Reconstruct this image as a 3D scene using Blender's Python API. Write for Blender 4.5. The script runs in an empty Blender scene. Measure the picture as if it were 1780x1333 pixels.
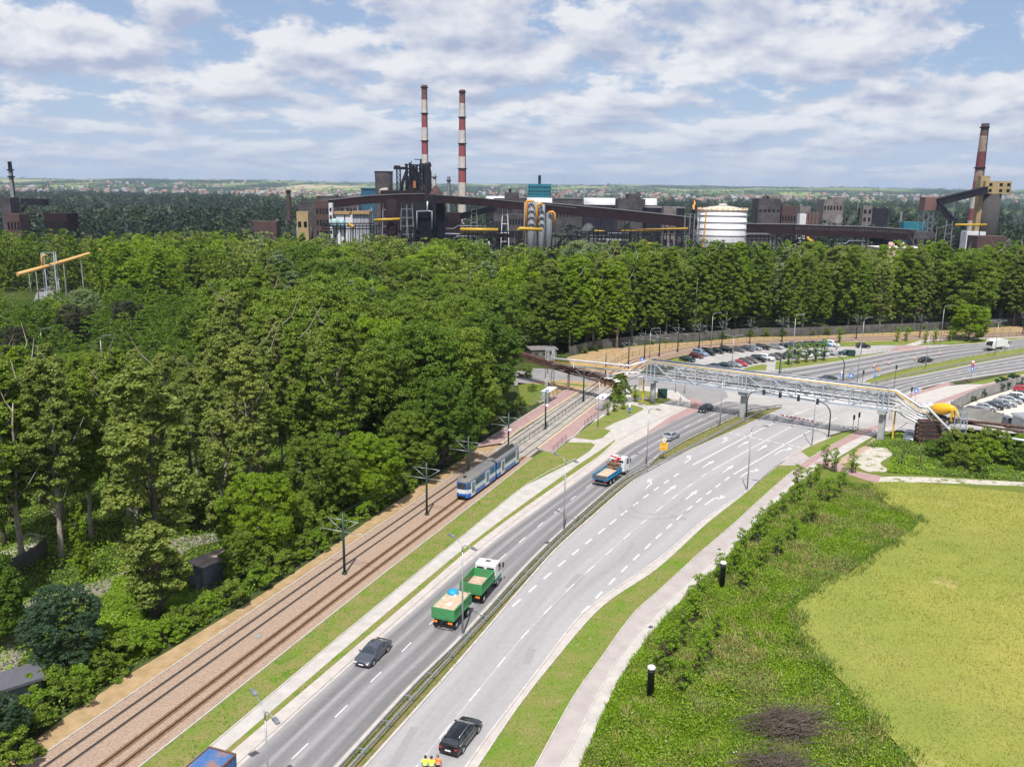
import bpy, math, random
import numpy as np
from mathutils import Vector, Matrix
from mathutils.geometry import tessellate_polygon, intersect_point_tri_2d

rad = math.radians
S = bpy.context.scene
COL = S.collection
rng = np.random.default_rng(7)
random.seed(7)

# ------------------------------------------------------------------ camera
F, HY, ROLL, CH = 1543.0, 325.0, rad(0.7), 45.0       # focal length and horizon in photo pixels, roll, height in m
PIT = math.atan((666.5 - HY) / F)
cam = bpy.data.cameras.new('camera')
cam.sensor_fit = 'HORIZONTAL'; cam.sensor_width = 36.0; cam.lens = F * 36.0 / 1780.0
cam.clip_start = 1.0; cam.clip_end = 60000.0
co = bpy.data.objects.new('camera', cam); COL.objects.link(co)
_f = Vector((0, math.cos(PIT), -math.sin(PIT))); _u = Vector((0, math.sin(PIT), math.cos(PIT))); _x = Vector((1, 0, 0))
_r = _x * math.cos(ROLL) + _u * math.sin(ROLL); _t = -_x * math.sin(ROLL) + _u * math.cos(ROLL)
co.matrix_world = Matrix(((_r.x, _t.x, -_f.x, 0), (_r.y, _t.y, -_f.y, 0), (_r.z, _t.z, -_f.z, CH), (0, 0, 0, 1)))
S.camera = co

# ------------------------------------------------------------------ sky and sun
SUN_EL = rad(60.0); SUN_AZ = rad(187.0)        # direction towards the sun, clockwise from +Y
W = bpy.data.worlds.new('World'); S.world = W; W.use_nodes = True
def build_world():
    nt = W.node_tree; N = nt.nodes; L = nt.links; N.clear()
    out = N.new('ShaderNodeOutputWorld'); bg = N.new('ShaderNodeBackground')
    sky = N.new('ShaderNodeTexSky'); sky.sky_type = 'NISHITA'; sky.sun_disc = False
    sky.sun_elevation = SUN_EL; sky.sun_rotation = SUN_AZ; sky.air_density = 1.0; sky.dust_density = 0.6; sky.ozone_density = 2.0
    tc = N.new('ShaderNodeTexCoord'); sp = N.new('ShaderNodeSeparateXYZ'); L.new(tc.outputs['Generated'], sp.inputs[0])
    def M(op, a, b=None, c=None, clamp=False):
        n = N.new('ShaderNodeMath'); n.operation = op; n.use_clamp = clamp
        for i, q in enumerate((a, b, c)):
            if q is None: continue
            if isinstance(q, (int, float)): n.inputs[i].default_value = q
            else: L.new(q, n.inputs[i])
        return n.outputs[0]
    z = M('MAXIMUM', sp.outputs[2], 0.012)
    zz = M('ADD', z, 0.035)
    px = M('DIVIDE', sp.outputs[0], zz); py = M('DIVIDE', sp.outputs[1], zz)
    cb = N.new('ShaderNodeCombineXYZ'); L.new(px, cb.inputs[0]); L.new(M('MULTIPLY', py, 0.8), cb.inputs[1]); cb.inputs[2].default_value = 3.7
    # azimuth / elevation coordinates give the puffs their height
    az = M('DIVIDE', sp.outputs[0], M('MAXIMUM', sp.outputs[1], 0.1))
    cb2 = N.new('ShaderNodeCombineXYZ'); L.new(M('MULTIPLY', az, 9.5), cb2.inputs[0]); L.new(M('MULTIPLY', M('LOGARITHM', M('ADD', z, 0.05), 2.718), 4.0), cb2.inputs[1])
    def noise(vec, sc, det, ro=0.55, dist=0.0, off=None):
        n = N.new('ShaderNodeTexNoise'); n.inputs['Scale'].default_value = sc; n.inputs['Detail'].default_value = det
        n.inputs['Roughness'].default_value = ro; n.inputs['Distortion'].default_value = dist
        if off:
            a = N.new('ShaderNodeVectorMath'); a.operation = 'ADD'; L.new(vec, a.inputs[0]); a.inputs[1].default_value = off; vec = a.outputs[0]
        L.new(vec, n.inputs['Vector']); return n.outputs[0]
    SX, SZ = 1.35, 0.0
    base = noise(cb.outputs[0], 0.5, 2.0, 0.5, 0.0)
    puff = noise(cb2.outputs[0], 0.95, 10.0, 0.62, 0.0)
    puff2 = noise(cb2.outputs[0], 0.95, 3.0, 0.55, 0.0, (-0.12, 0.34, 0.0))
    d = M('ADD', M('MULTIPLY', base, 0.6), M('MULTIPLY', puff, 1.05))
    d2 = M('ADD', M('MULTIPLY', base, 0.6), M('MULTIPLY', puff2, 1.05))
    cover = N.new('ShaderNodeMapRange'); cover.interpolation_type = 'SMOOTHSTEP'
    L.new(d, cover.inputs[0]); cover.inputs[1].default_value = 0.70; cover.inputs[2].default_value = 0.83
    # light: brighter where density falls off upwards (tops of the puffs), grey-blue undersides
    li = N.new('ShaderNodeMapRange'); L.new(M('SUBTRACT', d, d2), li.inputs[0]); li.inputs[1].default_value = -0.17; li.inputs[2].default_value = 0.12
    cr = N.new('ShaderNodeMixRGB'); L.new(li.outputs[0], cr.inputs[0])
    cr.inputs[1].default_value = (4.4, 4.95, 6.6, 1); cr.inputs[2].default_value = (9.0, 9.0, 9.3, 1)
    # low haze veil towards the horizon
    hz = N.new('ShaderNodeMapRange'); L.new(sp.outputs[2], hz.inputs[0]); hz.inputs[1].default_value = 0.0; hz.inputs[2].default_value = 0.13
    hz.inputs[3].default_value = 0.9; hz.inputs[4].default_value = 0.45
    skm = N.new('ShaderNodeMixRGB'); skm.blend_type = 'MULTIPLY'; skm.inputs[0].default_value = 1.0
    L.new(sky.outputs[0], skm.inputs[1]); skm.inputs[2].default_value = SKYMUL
    sk = N.new('ShaderNodeMixRGB'); L.new(hz.outputs[0], sk.inputs[0]); L.new(skm.outputs[0], sk.inputs[1]); sk.inputs[2].default_value = (5.3, 6.3, 8.4, 1)
    fade = N.new('ShaderNodeMapRange'); L.new(sp.outputs[2], fade.inputs[0]); fade.inputs[1].default_value = 0.0; fade.inputs[2].default_value = 0.09
    fade.inputs[3].default_value = 0.35; fade.inputs[4].default_value = 0.93
    mx = N.new('ShaderNodeMixRGB'); L.new(M('MULTIPLY', cover.outputs[0], fade.outputs[0]), mx.inputs[0]); L.new(sk.outputs[0], mx.inputs[1]); L.new(cr.outputs[0], mx.inputs[2])
    L.new(mx.outputs[0], bg.inputs[0]); bg.inputs[1].default_value = 0.082
    L.new(bg.outputs[0], out.inputs[0])
SKYMUL = (0.75, 0.88, 1.05, 1)
build_world()
sl = bpy.data.lights.new('sun', 'SUN'); sl.energy = 5.0; sl.angle = rad(0.53); sl.color = (1.0, 0.955, 0.89)
so = bpy.data.objects.new('sun', sl); COL.objects.link(so)
_d = Vector((math.sin(SUN_AZ) * math.cos(SUN_EL), math.cos(SUN_AZ) * math.cos(SUN_EL), math.sin(SUN_EL)))
so.rotation_euler = _d.to_track_quat('Z', 'Y').to_euler(); so.location = (0, -40, 120)
S.view_settings.view_transform = 'Standard'; S.view_settings.look = 'None'; S.view_settings.gamma = 1.0
S.view_settings.exposure = 0.27; S.view_settings.use_curve_mapping = False
S.cycles.max_bounces = 6; S.cycles.diffuse_bounces = 2; S.cycles.glossy_bounces = 2; S.cycles.transmission_bounces = 3
S.cycles.transparent_max_bounces = 40; S.cycles.volume_bounces = 0

# ------------------------------------------------------------------ placing by the surveyed photograph
def ray(u, v):
    x = (u - 890.0) / F; y = -(v - 666.5) / F
    return _f + _r * x + _t * y
def g(u, v, z=0.0):                      # where the line of sight of pixel (u, v) meets height z
    d = ray(u, v); t = (z - CH) / d.z
    return Vector((d.x * t, d.y * t, z))
def at(u, v, Y):                         # where it meets the vertical plane at distance Y
    d = ray(u, v); t = Y / d.y
    return Vector((d.x * t, Y, CH + d.z * t))

def tag(o, label=None, cat=None, group=None, kind=None):
    if label: o['label'] = label
    if cat: o['category'] = cat
    if group: o['group'] = group
    if kind: o['kind'] = kind
    return o
def empty(name, loc=(0, 0, 0), rz=0.0, label=None, cat=None, group=None):
    o = bpy.data.objects.new(name, None); COL.objects.link(o); o.location = loc; o.rotation_euler = (0, 0, rz)
    o.empty_display_size = 0.2
    return tag(o, label, cat, group)
def kids(o): return list(KIDS.get(o.name, ()))
KIDS = {}
def copy_tree(o, parent=None, mats=None):
    c = o.copy(); COL.objects.link(c)
    if parent is not None:
        c.parent = parent; KIDS.setdefault(parent.name, []).append(c)
    if mats and o.data is not None:
        for i, s in enumerate(o.material_slots):
            m = s.material
            if m and m.name in mats:
                c.material_slots[i].link = 'OBJECT'; c.material_slots[i].material = mats[m.name]
    for ch in kids(o): copy_tree(ch, c, mats)
    return c

class MB:
    def __init__(s): s.v = []; s.f = []; s.m = []; s.s = []; s.uv = None
    def add(s, vs, fs, m=0, sm=False):
        b = len(s.v); s.v += [tuple(p) for p in vs]
        for f in fs: s.f.append(tuple(i + b for i in f)); s.m.append(m); s.s.append(sm)
        return s
    def box(s, c, d, rz=0.0, m=0, ry=0.0):
        x, y, z = d[0] / 2, d[1] / 2, d[2] / 2
        vs = [Vector((a * x, b * y, e * z)) for e in (-1, 1) for b in (-1, 1) for a in (-1, 1)]
        if ry: R = Matrix.Rotation(ry, 3, 'Y'); vs = [R @ v for v in vs]
        if rz: R = Matrix.Rotation(rz, 3, 'Z'); vs = [R @ v for v in vs]
        c = Vector(c)
        return s.add([v + c for v in vs], [(0, 2, 3, 1), (4, 5, 7, 6), (0, 1, 5, 4), (2, 6, 7, 3), (0, 4, 6, 2), (1, 3, 7, 5)], m)
    def beam(s, p, q, w, h, m=0):
        p = Vector(p); q = Vector(q); d = (q - p)
        if d.length < 1e-6: return s
        d.normalize(); a = Vector((0, 0, 1)) if abs(d.z) < 0.97 else Vector((1, 0, 0))
        sd = d.cross(a).normalized() * w / 2; up = sd.cross(d).normalized() * h / 2
        vs = [e + i * sd + j * up for e in (p, q) for j in (-1, 1) for i in (-1, 1)]
        return s.add(vs, [(0, 1, 3, 2), (4, 6, 7, 5), (0, 4, 5, 1), (2, 3, 7, 6), (0, 2, 6, 4), (1, 5, 7, 3)], m)
    def tube(s, pts, r, n=8, m=0, caps=True):
        pts = [Vector(p) for p in pts]; k = len(pts)
        rs = r if isinstance(r, (list, tuple)) else [r] * k
        vs = []; ref = None
        for i, p in enumerate(pts):
            d = (pts[min(i + 1, k - 1)] - pts[max(i - 1, 0)]).normalized()
            a = Vector((0, 0, 1)) if abs(d.z) < 0.9 else Vector((0, 1, 0))
            if ref is not None: a = ref
            x = d.cross(a).normalized(); y = x.cross(d).normalized(); ref = y if abs(d.dot(y)) < 0.9 else None
            for j in range(n):
                t = 2 * math.pi * j / n; vs.append(p + (x * math.cos(t) + y * math.sin(t)) * rs[i])
        fs = [(i * n + j, i * n + (j + 1) % n, (i + 1) * n + (j + 1) % n, (i + 1) * n + j) for i in range(k - 1) for j in range(n)]
        s.add(vs, fs, m, True)
        if caps:
            b = len(s.v) - len(vs)
            s.f.append(tuple(b + j for j in range(n))[::-1]); s.m.append(m); s.s.append(False)
            s.f.append(tuple(b + (k - 1) * n + j for j in range(n))); s.m.append(m); s.s.append(False)
        return s
    def lathe(s, c, prof, n=16, m=0, smooth=True, caps=True):
        c = Vector(c); vs = []; k = len(prof)
        for r, z in prof:
            for j in range(n):
                t = 2 * math.pi * j / n; vs.append(c + Vector((r * math.cos(t), r * math.sin(t), z)))
        fs = [(i * n + j, i * n + (j + 1) % n, (i + 1) * n + (j + 1) % n, (i + 1) * n + j) for i in range(k - 1) for j in range(n)]
        s.add(vs, fs, m, smooth); b = len(s.v) - len(vs)
        if caps:
            s.f.append(tuple(b + j for j in range(n))[::-1]); s.m.append(m); s.s.append(False)
            s.f.append(tuple(b + (k - 1) * n + j for j in range(n))); s.m.append(m); s.s.append(False)
        return s
    def wheel(s, c, r, w, n=20, m=0):       # axis along y
        c = Vector(c)
        s.tube([c + Vector((0, -w / 2, 0)), c + Vector((0, w / 2, 0))], r, n, m); return s
    def prism(s, out, y0, y1, m=0):          # outline in x, z extruded along y
        n = len(out)
        vs = [(x, y0, z) for x, z in out] + [(x, y1, z) for x, z in out]
        return s.add(vs, [tuple(range(n)), tuple(range(2 * n - 1, n - 1, -1))] + [(i, n + i, n + (i + 1) % n, (i + 1) % n) for i in range(n)], m)
    def build(s, name, mats, parent=None, loc=None, rz=None):
        me = bpy.data.meshes.new(name); me.from_pydata(s.v, [], s.f)
        if not isinstance(mats, (list, tuple)): mats = [mats]
        for m in mats: me.materials.append(m)
        me.polygons.foreach_set('material_index', s.m); me.polygons.foreach_set('use_smooth', s.s)
        if s.uv is not None:
            l = me.uv_layers.new(name='UVMap'); idx = np.zeros(len(me.loops), np.int32); me.loops.foreach_get('vertex_index', idx)
            l.data.foreach_set('uv', np.array(s.uv, np.float32)[idx].ravel())
        me.update()
        o = bpy.data.objects.new(name, me); COL.objects.link(o)
        if parent is not None: o.parent = parent; KIDS.setdefault(parent.name, []).append(o)
        if loc is not None: o.location = loc
        if rz is not None: o.rotation_euler = (0, 0, rz)
        return o
def npmesh(name, V, Fc, mat, parent=None, nper=4, smooth=False):
    me = bpy.data.meshes.new(name); nv = len(V); nf = len(Fc)
    me.vertices.add(nv); me.vertices.foreach_set('co', np.ascontiguousarray(V, np.float32).ravel())
    me.loops.add(nf * nper); me.polygons.add(nf)
    me.loops.foreach_set('vertex_index', np.ascontiguousarray(Fc, np.int32).ravel())
    me.polygons.foreach_set('loop_start', np.arange(0, nf * nper, nper, dtype=np.int32))
    try: me.polygons.foreach_set('loop_total', np.full(nf, nper, np.int32))
    except Exception: pass
    if smooth: me.polygons.foreach_set('use_smooth', np.ones(nf, bool))
    for m in (mat if isinstance(mat, (list, tuple)) else [mat]): me.materials.append(m)
    me.update(calc_edges=True)
    o = bpy.data.objects.new(name, me); COL.objects.link(o)
    if parent is not None: o.parent = parent; KIDS.setdefault(parent.name, []).append(o)
    return o

# ------------------------------------------------------------------ materials
MATS = {}
def lin(c):
    return tuple((x / 12.92 if x <= 0.04045 else ((x + 0.055) / 1.055) ** 2.4) for x in (v / 255.0 for v in c))
def mat(name, c, rough=0.6, metal=0.0, var=0.0, scale=3.0, c2=None, bump=0.0, bscale=None, spec=0.5, coat=0.0, emit=None, spots=None, coords='Object', alpha=None):
    """base colour c (linear); mixed with c2 (or c*(1-var)) by two noises"""
    if name in MATS: return MATS[name]
    m = bpy.data.materials.new(name); m.use_nodes = True; nt = m.node_tree; N = nt.nodes; L = nt.links
    b = N['Principled BSDF']; b.inputs['Roughness'].default_value = rough; b.inputs['Metallic'].default_value = metal
    b.inputs['Specular IOR Level'].default_value = spec; b.inputs['Coat Weight'].default_value = coat; b.inputs['Coat Roughness'].default_value = 0.06
    c = tuple(c)
    if var or c2:
        tc = N.new('ShaderNodeTexCoord')
        n1 = N.new('ShaderNodeTexNoise'); n1.inputs['Scale'].default_value = scale; n1.inputs['Detail'].default_value = 8; n1.inputs['Roughness'].default_value = 0.65
        L.new(tc.outputs[coords], n1.inputs['Vector'])
        mr = N.new('ShaderNodeMapRange'); mr.inputs[1].default_value = 0.36; mr.inputs[2].default_value = 0.64; L.new(n1.outputs[0], mr.inputs[0])
        mx = N.new('ShaderNodeMixRGB'); L.new(mr.outputs[0], mx.inputs[0]); mx.inputs[1].default_value = c + (1,)
        mx.inputs[2].default_value = (tuple(c2) if c2 else tuple(x * (1 - var) for x in c)) + (1,)
        last = mx.outputs[0]
        if spots:      # (colour, scale, threshold) sharper patches of another colour
            for (sc_, s2, th) in spots:
                n2 = N.new('ShaderNodeTexNoise'); n2.inputs['Scale'].default_value = s2; n2.inputs['Detail'].default_value = 6; n2.inputs['Roughness'].default_value = 0.7
                L.new(tc.outputs[coords], n2.inputs['Vector'])
                m2 = N.new('ShaderNodeMapRange'); m2.inputs[1].default_value = th; m2.inputs[2].default_value = th + 0.06; L.new(n2.outputs[0], m2.inputs[0])
                x2 = N.new('ShaderNodeMixRGB'); L.new(m2.outputs[0], x2.inputs[0]); L.new(last, x2.inputs[1]); x2.inputs[2].default_value = tuple(sc_) + (1,)
                last = x2.outputs[0]
        L.new(last, b.inputs['Base Color'])
        if bump:
            n3 = N.new('ShaderNodeTexNoise'); n3.inputs['Scale'].default_value = bscale or scale * 6; n3.inputs['Detail'].default_value = 6
            L.new(tc.outputs[coords], n3.inputs['Vector'])
            bp = N.new('ShaderNodeBump'); bp.inputs['Strength'].default_value = bump; bp.inputs['Distance'].default_value = 0.1
            L.new(n3.outputs[0], bp.inputs['Height']); L.new(bp.outputs[0], b.inputs['Normal'])
    else:
        b.inputs['Base Color'].default_value = c + (1,)
    if emit: b.inputs['Emission Color'].default_value = tuple(emit[:3]) + (1,); b.inputs['Emission Strength'].default_value = emit[3]
    MATS[name] = m; return m
def foliage(name, c1, c2, tr=0.22, c3=None):
    if name in MATS: return MATS[name]
    m = bpy.data.materials.new(name); m.use_nodes = True; nt = m.node_tree; N = nt.nodes; L = nt.links; N.clear()
    out = N.new('ShaderNodeOutputMaterial'); d = N.new('ShaderNodeBsdfPrincipled'); d.inputs['Roughness'].default_value = 0.55; d.inputs['Specular IOR Level'].default_value = 0.3
    t = N.new('ShaderNodeBsdfTranslucent'); ms = N.new('ShaderNodeMixShader'); ms.inputs[0].default_value = tr
    ge = N.new('ShaderNodeNewGeometry'); oi = N.new('ShaderNodeObjectInfo'); tc = N.new('ShaderNodeTexCoord')
    no = N.new('ShaderNodeTexNoise'); no.inputs['Scale'].default_value = 0.35; no.inputs['Detail'].default_value = 3; L.new(tc.outputs['Object'], no.inputs['Vector'])
    a = N.new('ShaderNodeMath'); a.operation = 'MULTIPLY_ADD'; L.new(ge.outputs['Random Per Island'], a.inputs[0]); a.inputs[1].default_value = 0.45; L.new(no.outputs[0], a.inputs[2])
    a2 = N.new('ShaderNodeMath'); a2.operation = 'MULTIPLY_ADD'; L.new(oi.outputs['Random'], a2.inputs[0]); a2.inputs[1].default_value = 0.35; L.new(a.outputs[0], a2.inputs[2])
    mr = N.new('ShaderNodeMapRange'); L.new(a2.outputs[0], mr.inputs[0]); mr.inputs[1].default_value = 0.45; mr.inputs[2].default_value = 1.3
    mx = N.new('ShaderNodeMixRGB'); L.new(mr.outputs[0], mx.inputs[0]); mx.inputs[1].default_value = tuple(c1) + (1,); mx.inputs[2].default_value = tuple(c2) + (1,)
    L.new(mx.outputs[0], d.inputs['Base Color']); 
    tm = N.new('ShaderNodeMixRGB'); tm.blend_type = 'MULTIPLY'; tm.inputs[0].default_value = 1; L.new(mx.outputs[0], tm.inputs[1]); tm.inputs[2].default_value = (1.5, 1.7, 0.6, 1)
    L.new(tm.outputs[0], t.inputs[0])
    L.new(d.outputs[0], ms.inputs[1]); L.new(t.outputs[0], ms.inputs[2]); L.new(ms.outputs[0], out.inputs[0])
    MATS[name] = m; return m
def asphalt(name, c, streak=0.35, lanes=(0.25, 0.75), wid=0.085, pw=1.0, drk=0.55):
    """aggregate noise plus wheel-track wear running along the road (UV u across, v metres along)"""
    m = bpy.data.materials.new(name); m.use_nodes = True; nt = m.node_tree; N = nt.nodes; L = nt.links
    b = N['Principled BSDF']; b.inputs['Roughness'].default_value = 0.85; b.inputs['Specular IOR Level'].default_value = 0.25
    tc = N.new('ShaderNodeTexCoord'); uv = N.new('ShaderNodeSeparateXYZ'); L.new(tc.outputs['UV'], uv.inputs[0])
    cv = N.new('ShaderNodeCombineXYZ'); k = N.new('ShaderNodeMath'); k.operation = 'MULTIPLY'; L.new(uv.outputs[0], k.inputs[0]); k.inputs[1].default_value = 9.0
    k2 = N.new('ShaderNodeMath'); k2.operation = 'MULTIPLY'; L.new(uv.outputs[1], k2.inputs[0]); k2.inputs[1].default_value = 0.035
    L.new(k.outputs[0], cv.inputs[0]); L.new(k2.outputs[0], cv.inputs[1])
    st = N.new('ShaderNodeTexNoise'); st.inputs['Scale'].default_value = 1.3; st.inputs['Detail'].default_value = 5; L.new(cv.outputs[0], st.inputs['Vector'])
    tot = None
    for c0 in lanes:
        d = N.new('ShaderNodeMath'); d.operation = 'SUBTRACT'; L.new(uv.outputs[0], d.inputs[0]); d.inputs[1].default_value = c0
        e = N.new('ShaderNodeMath'); e.operation = 'ABSOLUTE'; L.new(d.outputs[0], e.inputs[0])
        f = N.new('ShaderNodeMapRange'); f.interpolation_type = 'SMOOTHSTEP'; L.new(e.outputs[0], f.inputs[0]); f.inputs[1].default_value = wid * 0.25; f.inputs[2].default_value = wid; f.inputs[3].default_value = 1; f.inputs[4].default_value = 0
        if tot is None: tot = f.outputs[0]
        else:
            q = N.new('ShaderNodeMath'); q.operation = 'MAXIMUM'; L.new(tot, q.inputs[0]); L.new(f.outputs[0], q.inputs[1]); tot = q.outputs[0]
    w = N.new('ShaderNodeMath'); w.operation = 'MULTIPLY'; L.new(tot, w.inputs[0]); w.inputs[1].default_value = pw
    w2 = N.new('ShaderNodeMath'); w2.operation = 'MULTIPLY_ADD'; L.new(st.outputs[0], w2.inputs[0]); w2.inputs[1].default_value = 1.0; L.new(w.outputs[0], w2.inputs[2])
    mr = N.new('ShaderNodeMapRange'); L.new(w2.outputs[0], mr.inputs[0]); mr.inputs[1].default_value = 0.35; mr.inputs[2].default_value = 1.35
    m1 = N.new('ShaderNodeMixRGB'); L.new(mr.outputs[0], m1.inputs[0]); m1.inputs[1].default_value = tuple(c) + (1,); m1.inputs[2].default_value = tuple(x * drk for x in c) + (1,)
    ag = N.new('ShaderNodeTexNoise'); ag.inputs['Scale'].default_value = 1.6; ag.inputs['Detail'].default_value = 12; ag.inputs['Roughness'].default_value = 0.78; L.new(tc.outputs['Object'], ag.inputs['Vector'])
    m2 = N.new('ShaderNodeMixRGB'); m2.blend_type = 'OVERLAY'; m2.inputs[0].default_value = streak; L.new(m1.outputs[0], m2.inputs[1]); L.new(ag.outputs[0], m2.inputs[2])
    L.new(m2.outputs[0], b.inputs['Base Color']); MATS[name] = m; return m
def car_paint(name, c, metal=0.3): return mat('paint_' + name, c, 0.32, metal, coat=0.8)

M_black = mat('black_plastic', (0.012, 0.012, 0.013), 0.5)
M_rubber = mat('rubber', (0.02, 0.02, 0.021), 0.85, var=0.3, scale=4)
M_glass = mat('dark_glass', (0.018, 0.026, 0.032), 0.06, spec=0.9, coat=0.5)
M_rim = mat('alloy_rim', (0.45, 0.45, 0.46), 0.35, 0.7)
M_lampglass = mat('headlight_glass', (0.75, 0.78, 0.8), 0.1, coat=0.6)
M_red = mat('red_lamp', (0.35, 0.015, 0.015), 0.25, coat=0.5)
M_orange = mat('orange_lamp', (0.8, 0.22, 0.02), 0.3, coat=0.4)
M_white = mat('white_paint', (0.72, 0.72, 0.71), 0.5, var=0.12, scale=1.5)
M_galv = mat('galvanised_steel', (0.42, 0.44, 0.46), 0.45, 0.5, var=0.25, scale=2)
M_galvd = mat('weathered_galvanised_steel', (0.26, 0.28, 0.31), 0.55, 0.4, var=0.3, scale=1.5)
M_mast = mat('dark_green_mast_paint', (0.018, 0.045, 0.04), 0.5, var=0.3, scale=1)
M_pipew = mat('white_pipe_cladding', (0.68, 0.69, 0.72), 0.35, 0.25, var=0.22, scale=0.8)
M_truss = mat('pale_blue_truss_paint', (0.42, 0.48, 0.56), 0.5, var=0.25, scale=1.2)
M_piped = mat('dark_pipe', (0.06, 0.065, 0.08), 0.6, var=0.3, scale=1.5)
M_yellow = mat('yellow_paint', (0.75, 0.45, 0.03), 0.45, var=0.2, scale=1)
M_rust = mat('rusty_pipe', (0.105, 0.048, 0.034), 0.85, var=0.5, scale=1.2, spots=[((0.22, 0.16, 0.13), 1.6, 0.6)])
M_conc = mat('concrete', (0.30, 0.295, 0.28), 0.85, var=0.3, scale=0.7, bump=0.3)
M_concw = mat('weathered_shaded_concrete_panel', (0.13, 0.122, 0.115), 0.9, var=0.5, scale=0.5, bump=0.3)  # weathered concrete, base colour darkened to paint in the shade of the trees
M_bark = mat('bark', (0.10, 0.085, 0.065), 0.95, var=0.5, scale=2.0, bump=0.5)
M_barkp = mat('pale_bark', (0.40, 0.35, 0.29), 0.9, var=0.5, scale=1.5, bump=0.4)

# ------------------------------------------------------------------ ground curves
def curve(pts, e0=0.0, e1=0.0, z=0.0, step=2.0, world=False):
    P = [Vector(p[:2]).to_3d() if world else g(p[0], p[1], z) for p in pts]
    P = [Vector((p.x, p.y, 0)) for p in P]
    if e0: P.insert(0, P[0] + (P[0] - P[1]).normalized() * e0)
    if e1: P.append(P[-1] + (P[-1] - P[-2]).normalized() * e1)
    Q = [P[0] * 2 - P[1]] + P + [P[-1] * 2 - P[-2]]; out = []
    for i in range(1, len(Q) - 2):
        a, b, c, d = Q[i - 1], Q[i], Q[i + 1], Q[i + 2]; n = max(1, int((c - b).length / step))
        # centripetal Catmull-Rom
        t0 = 0; t1 = t0 + max((b - a).length, 1e-3) ** .5; t2 = t1 + max((c - b).length, 1e-3) ** .5; t3 = t2 + max((d - c).length, 1e-3) ** .5
        for k in range(n):
            t = t1 + (t2 - t1) * k / n
            A1 = a * ((t1 - t) / (t1 - t0)) + b * ((t - t0) / (t1 - t0)); A2 = b * ((t2 - t) / (t2 - t1)) + c * ((t - t1) / (t2 - t1)); A3 = c * ((t3 - t) / (t3 - t2)) + d * ((t - t2) / (t3 - t2))
            B1 = A1 * ((t2 - t) / (t2 - t0)) + A2 * ((t - t0) / (t2 - t0)); B2 = A2 * ((t3 - t) / (t3 - t1)) + A3 * ((t - t1) / (t3 - t1))
            out.append(B1 * ((t2 - t) / (t2 - t1)) + B2 * ((t - t1) / (t2 - t1)))
    out.append(P[-1]); return out
def resample(c, n):
    L = [0.0]
    for a, b in zip(c, c[1:]): L.append(L[-1] + (b - a).length)
    T = L[-1]; out = []; j = 0
    for k in range(n):
        s = T * k / (n - 1)
        while j < len(L) - 2 and L[j + 1] < s: j += 1
        t = (s - L[j]) / max(L[j + 1] - L[j], 1e-9); out.append(c[j].lerp(c[j + 1], min(max(t, 0), 1)))
    return out, T
def offset(c, d):
    out = []
    for i, p in enumerate(c):
        t = (c[min(i + 1, len(c) - 1)] - c[max(i - 1, 0)]).normalized(); out.append(p + Vector((t.y, -t.x, 0)) * d)   # + = right of travel
    return out
def strip(name, A, B, m, z, label=None, kind='structure', across=4, build=True):
    n = max(len(A), len(B), 2); a, TL = resample(A, n); b, _ = resample(B, n)
    mb = MB(); mb.uv = []
    for i in range(n):
        for j in range(across + 1):
            p = a[i].lerp(b[i], j / across); mb.v.append((p.x, p.y, z)); mb.uv.append((j / across, TL * i / (n - 1)))
    k = across + 1
    for i in range(n - 1):
        for j in range(across): mb.f.append((i * k + j, i * k + j + 1, (i + 1) * k + j + 1, (i + 1) * k + j)); mb.m.append(0); mb.s.append(False)
    o = mb.build(name, m)
    me = o.data
    if me.polygons and me.polygons[0].normal.z < 0: me.flip_normals()
    if kind: o['kind'] = kind
    if label: o['label'] = label
    return o
def area(name, pts, m, z, kind='structure', world=False, smooth=0):
    P = [Vector((p.x, p.y, 0)) if isinstance(p, Vector) else g(p[0], p[1]) for p in pts]
    P = [Vector((p.x, p.y, z)) for p in P]
    if smooth:
        Q = []; n = len(P)
        for i in range(n):
            a, b, c, d = P[i - 1], P[i], P[(i + 1) % n], P[(i + 2) % n]
            for k in range(smooth):
                t = k / smooth; Q.append(0.5 * ((2 * b) + (c - a) * t + (2 * a - 5 * b + 4 * c - d) * t * t + (3 * b - a - 3 * c + d) * t ** 3))
        P = Q
    tr = tessellate_polygon([P]); mb = MB(); mb.v = [tuple(p) for p in P]
    for t in tr: mb.f.append(tuple(t)); mb.m.append(0); mb.s.append(False)
    o = mb.build(name, m); me = o.data
    for p in me.polygons:
        if p.normal.z < 0: p.flip()
    me.update()
    if kind: o['kind'] = kind
    return o
def ribbon(mb, c, w, h, z=0.0, m=0):       # raised kerb following a curve
    l = offset(c, -w / 2); r = offset(c, w / 2); n = len(c); b = len(mb.v)
    for i in range(n):
        for p, zz in ((l[i], z), (l[i], z + h), (r[i], z + h), (r[i], z)): mb.v.append((p.x, p.y, zz))
    for i in range(n - 1):
        for j in range(3): mb.f.append((b + i * 4 + j, b + i * 4 + j + 1, b + (i + 1) * 4 + j + 1, b + (i + 1) * 4 + j)); mb.m.append(m); mb.s.append(False)
def inpoly(x, y, poly):
    c = False; n = len(poly); j = n - 1
    for i in range(n):
        xi, yi = poly[i][0], poly[i][1]; xj, yj = poly[j][0], poly[j][1]
        if (yi > y) != (yj > y) and x < (xj - xi) * (y - yi) / (yj - yi) + xi: c = not c
        j = i
    return c
def gp(pts): return [tuple(g(*p)[:2]) for p in pts]

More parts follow.
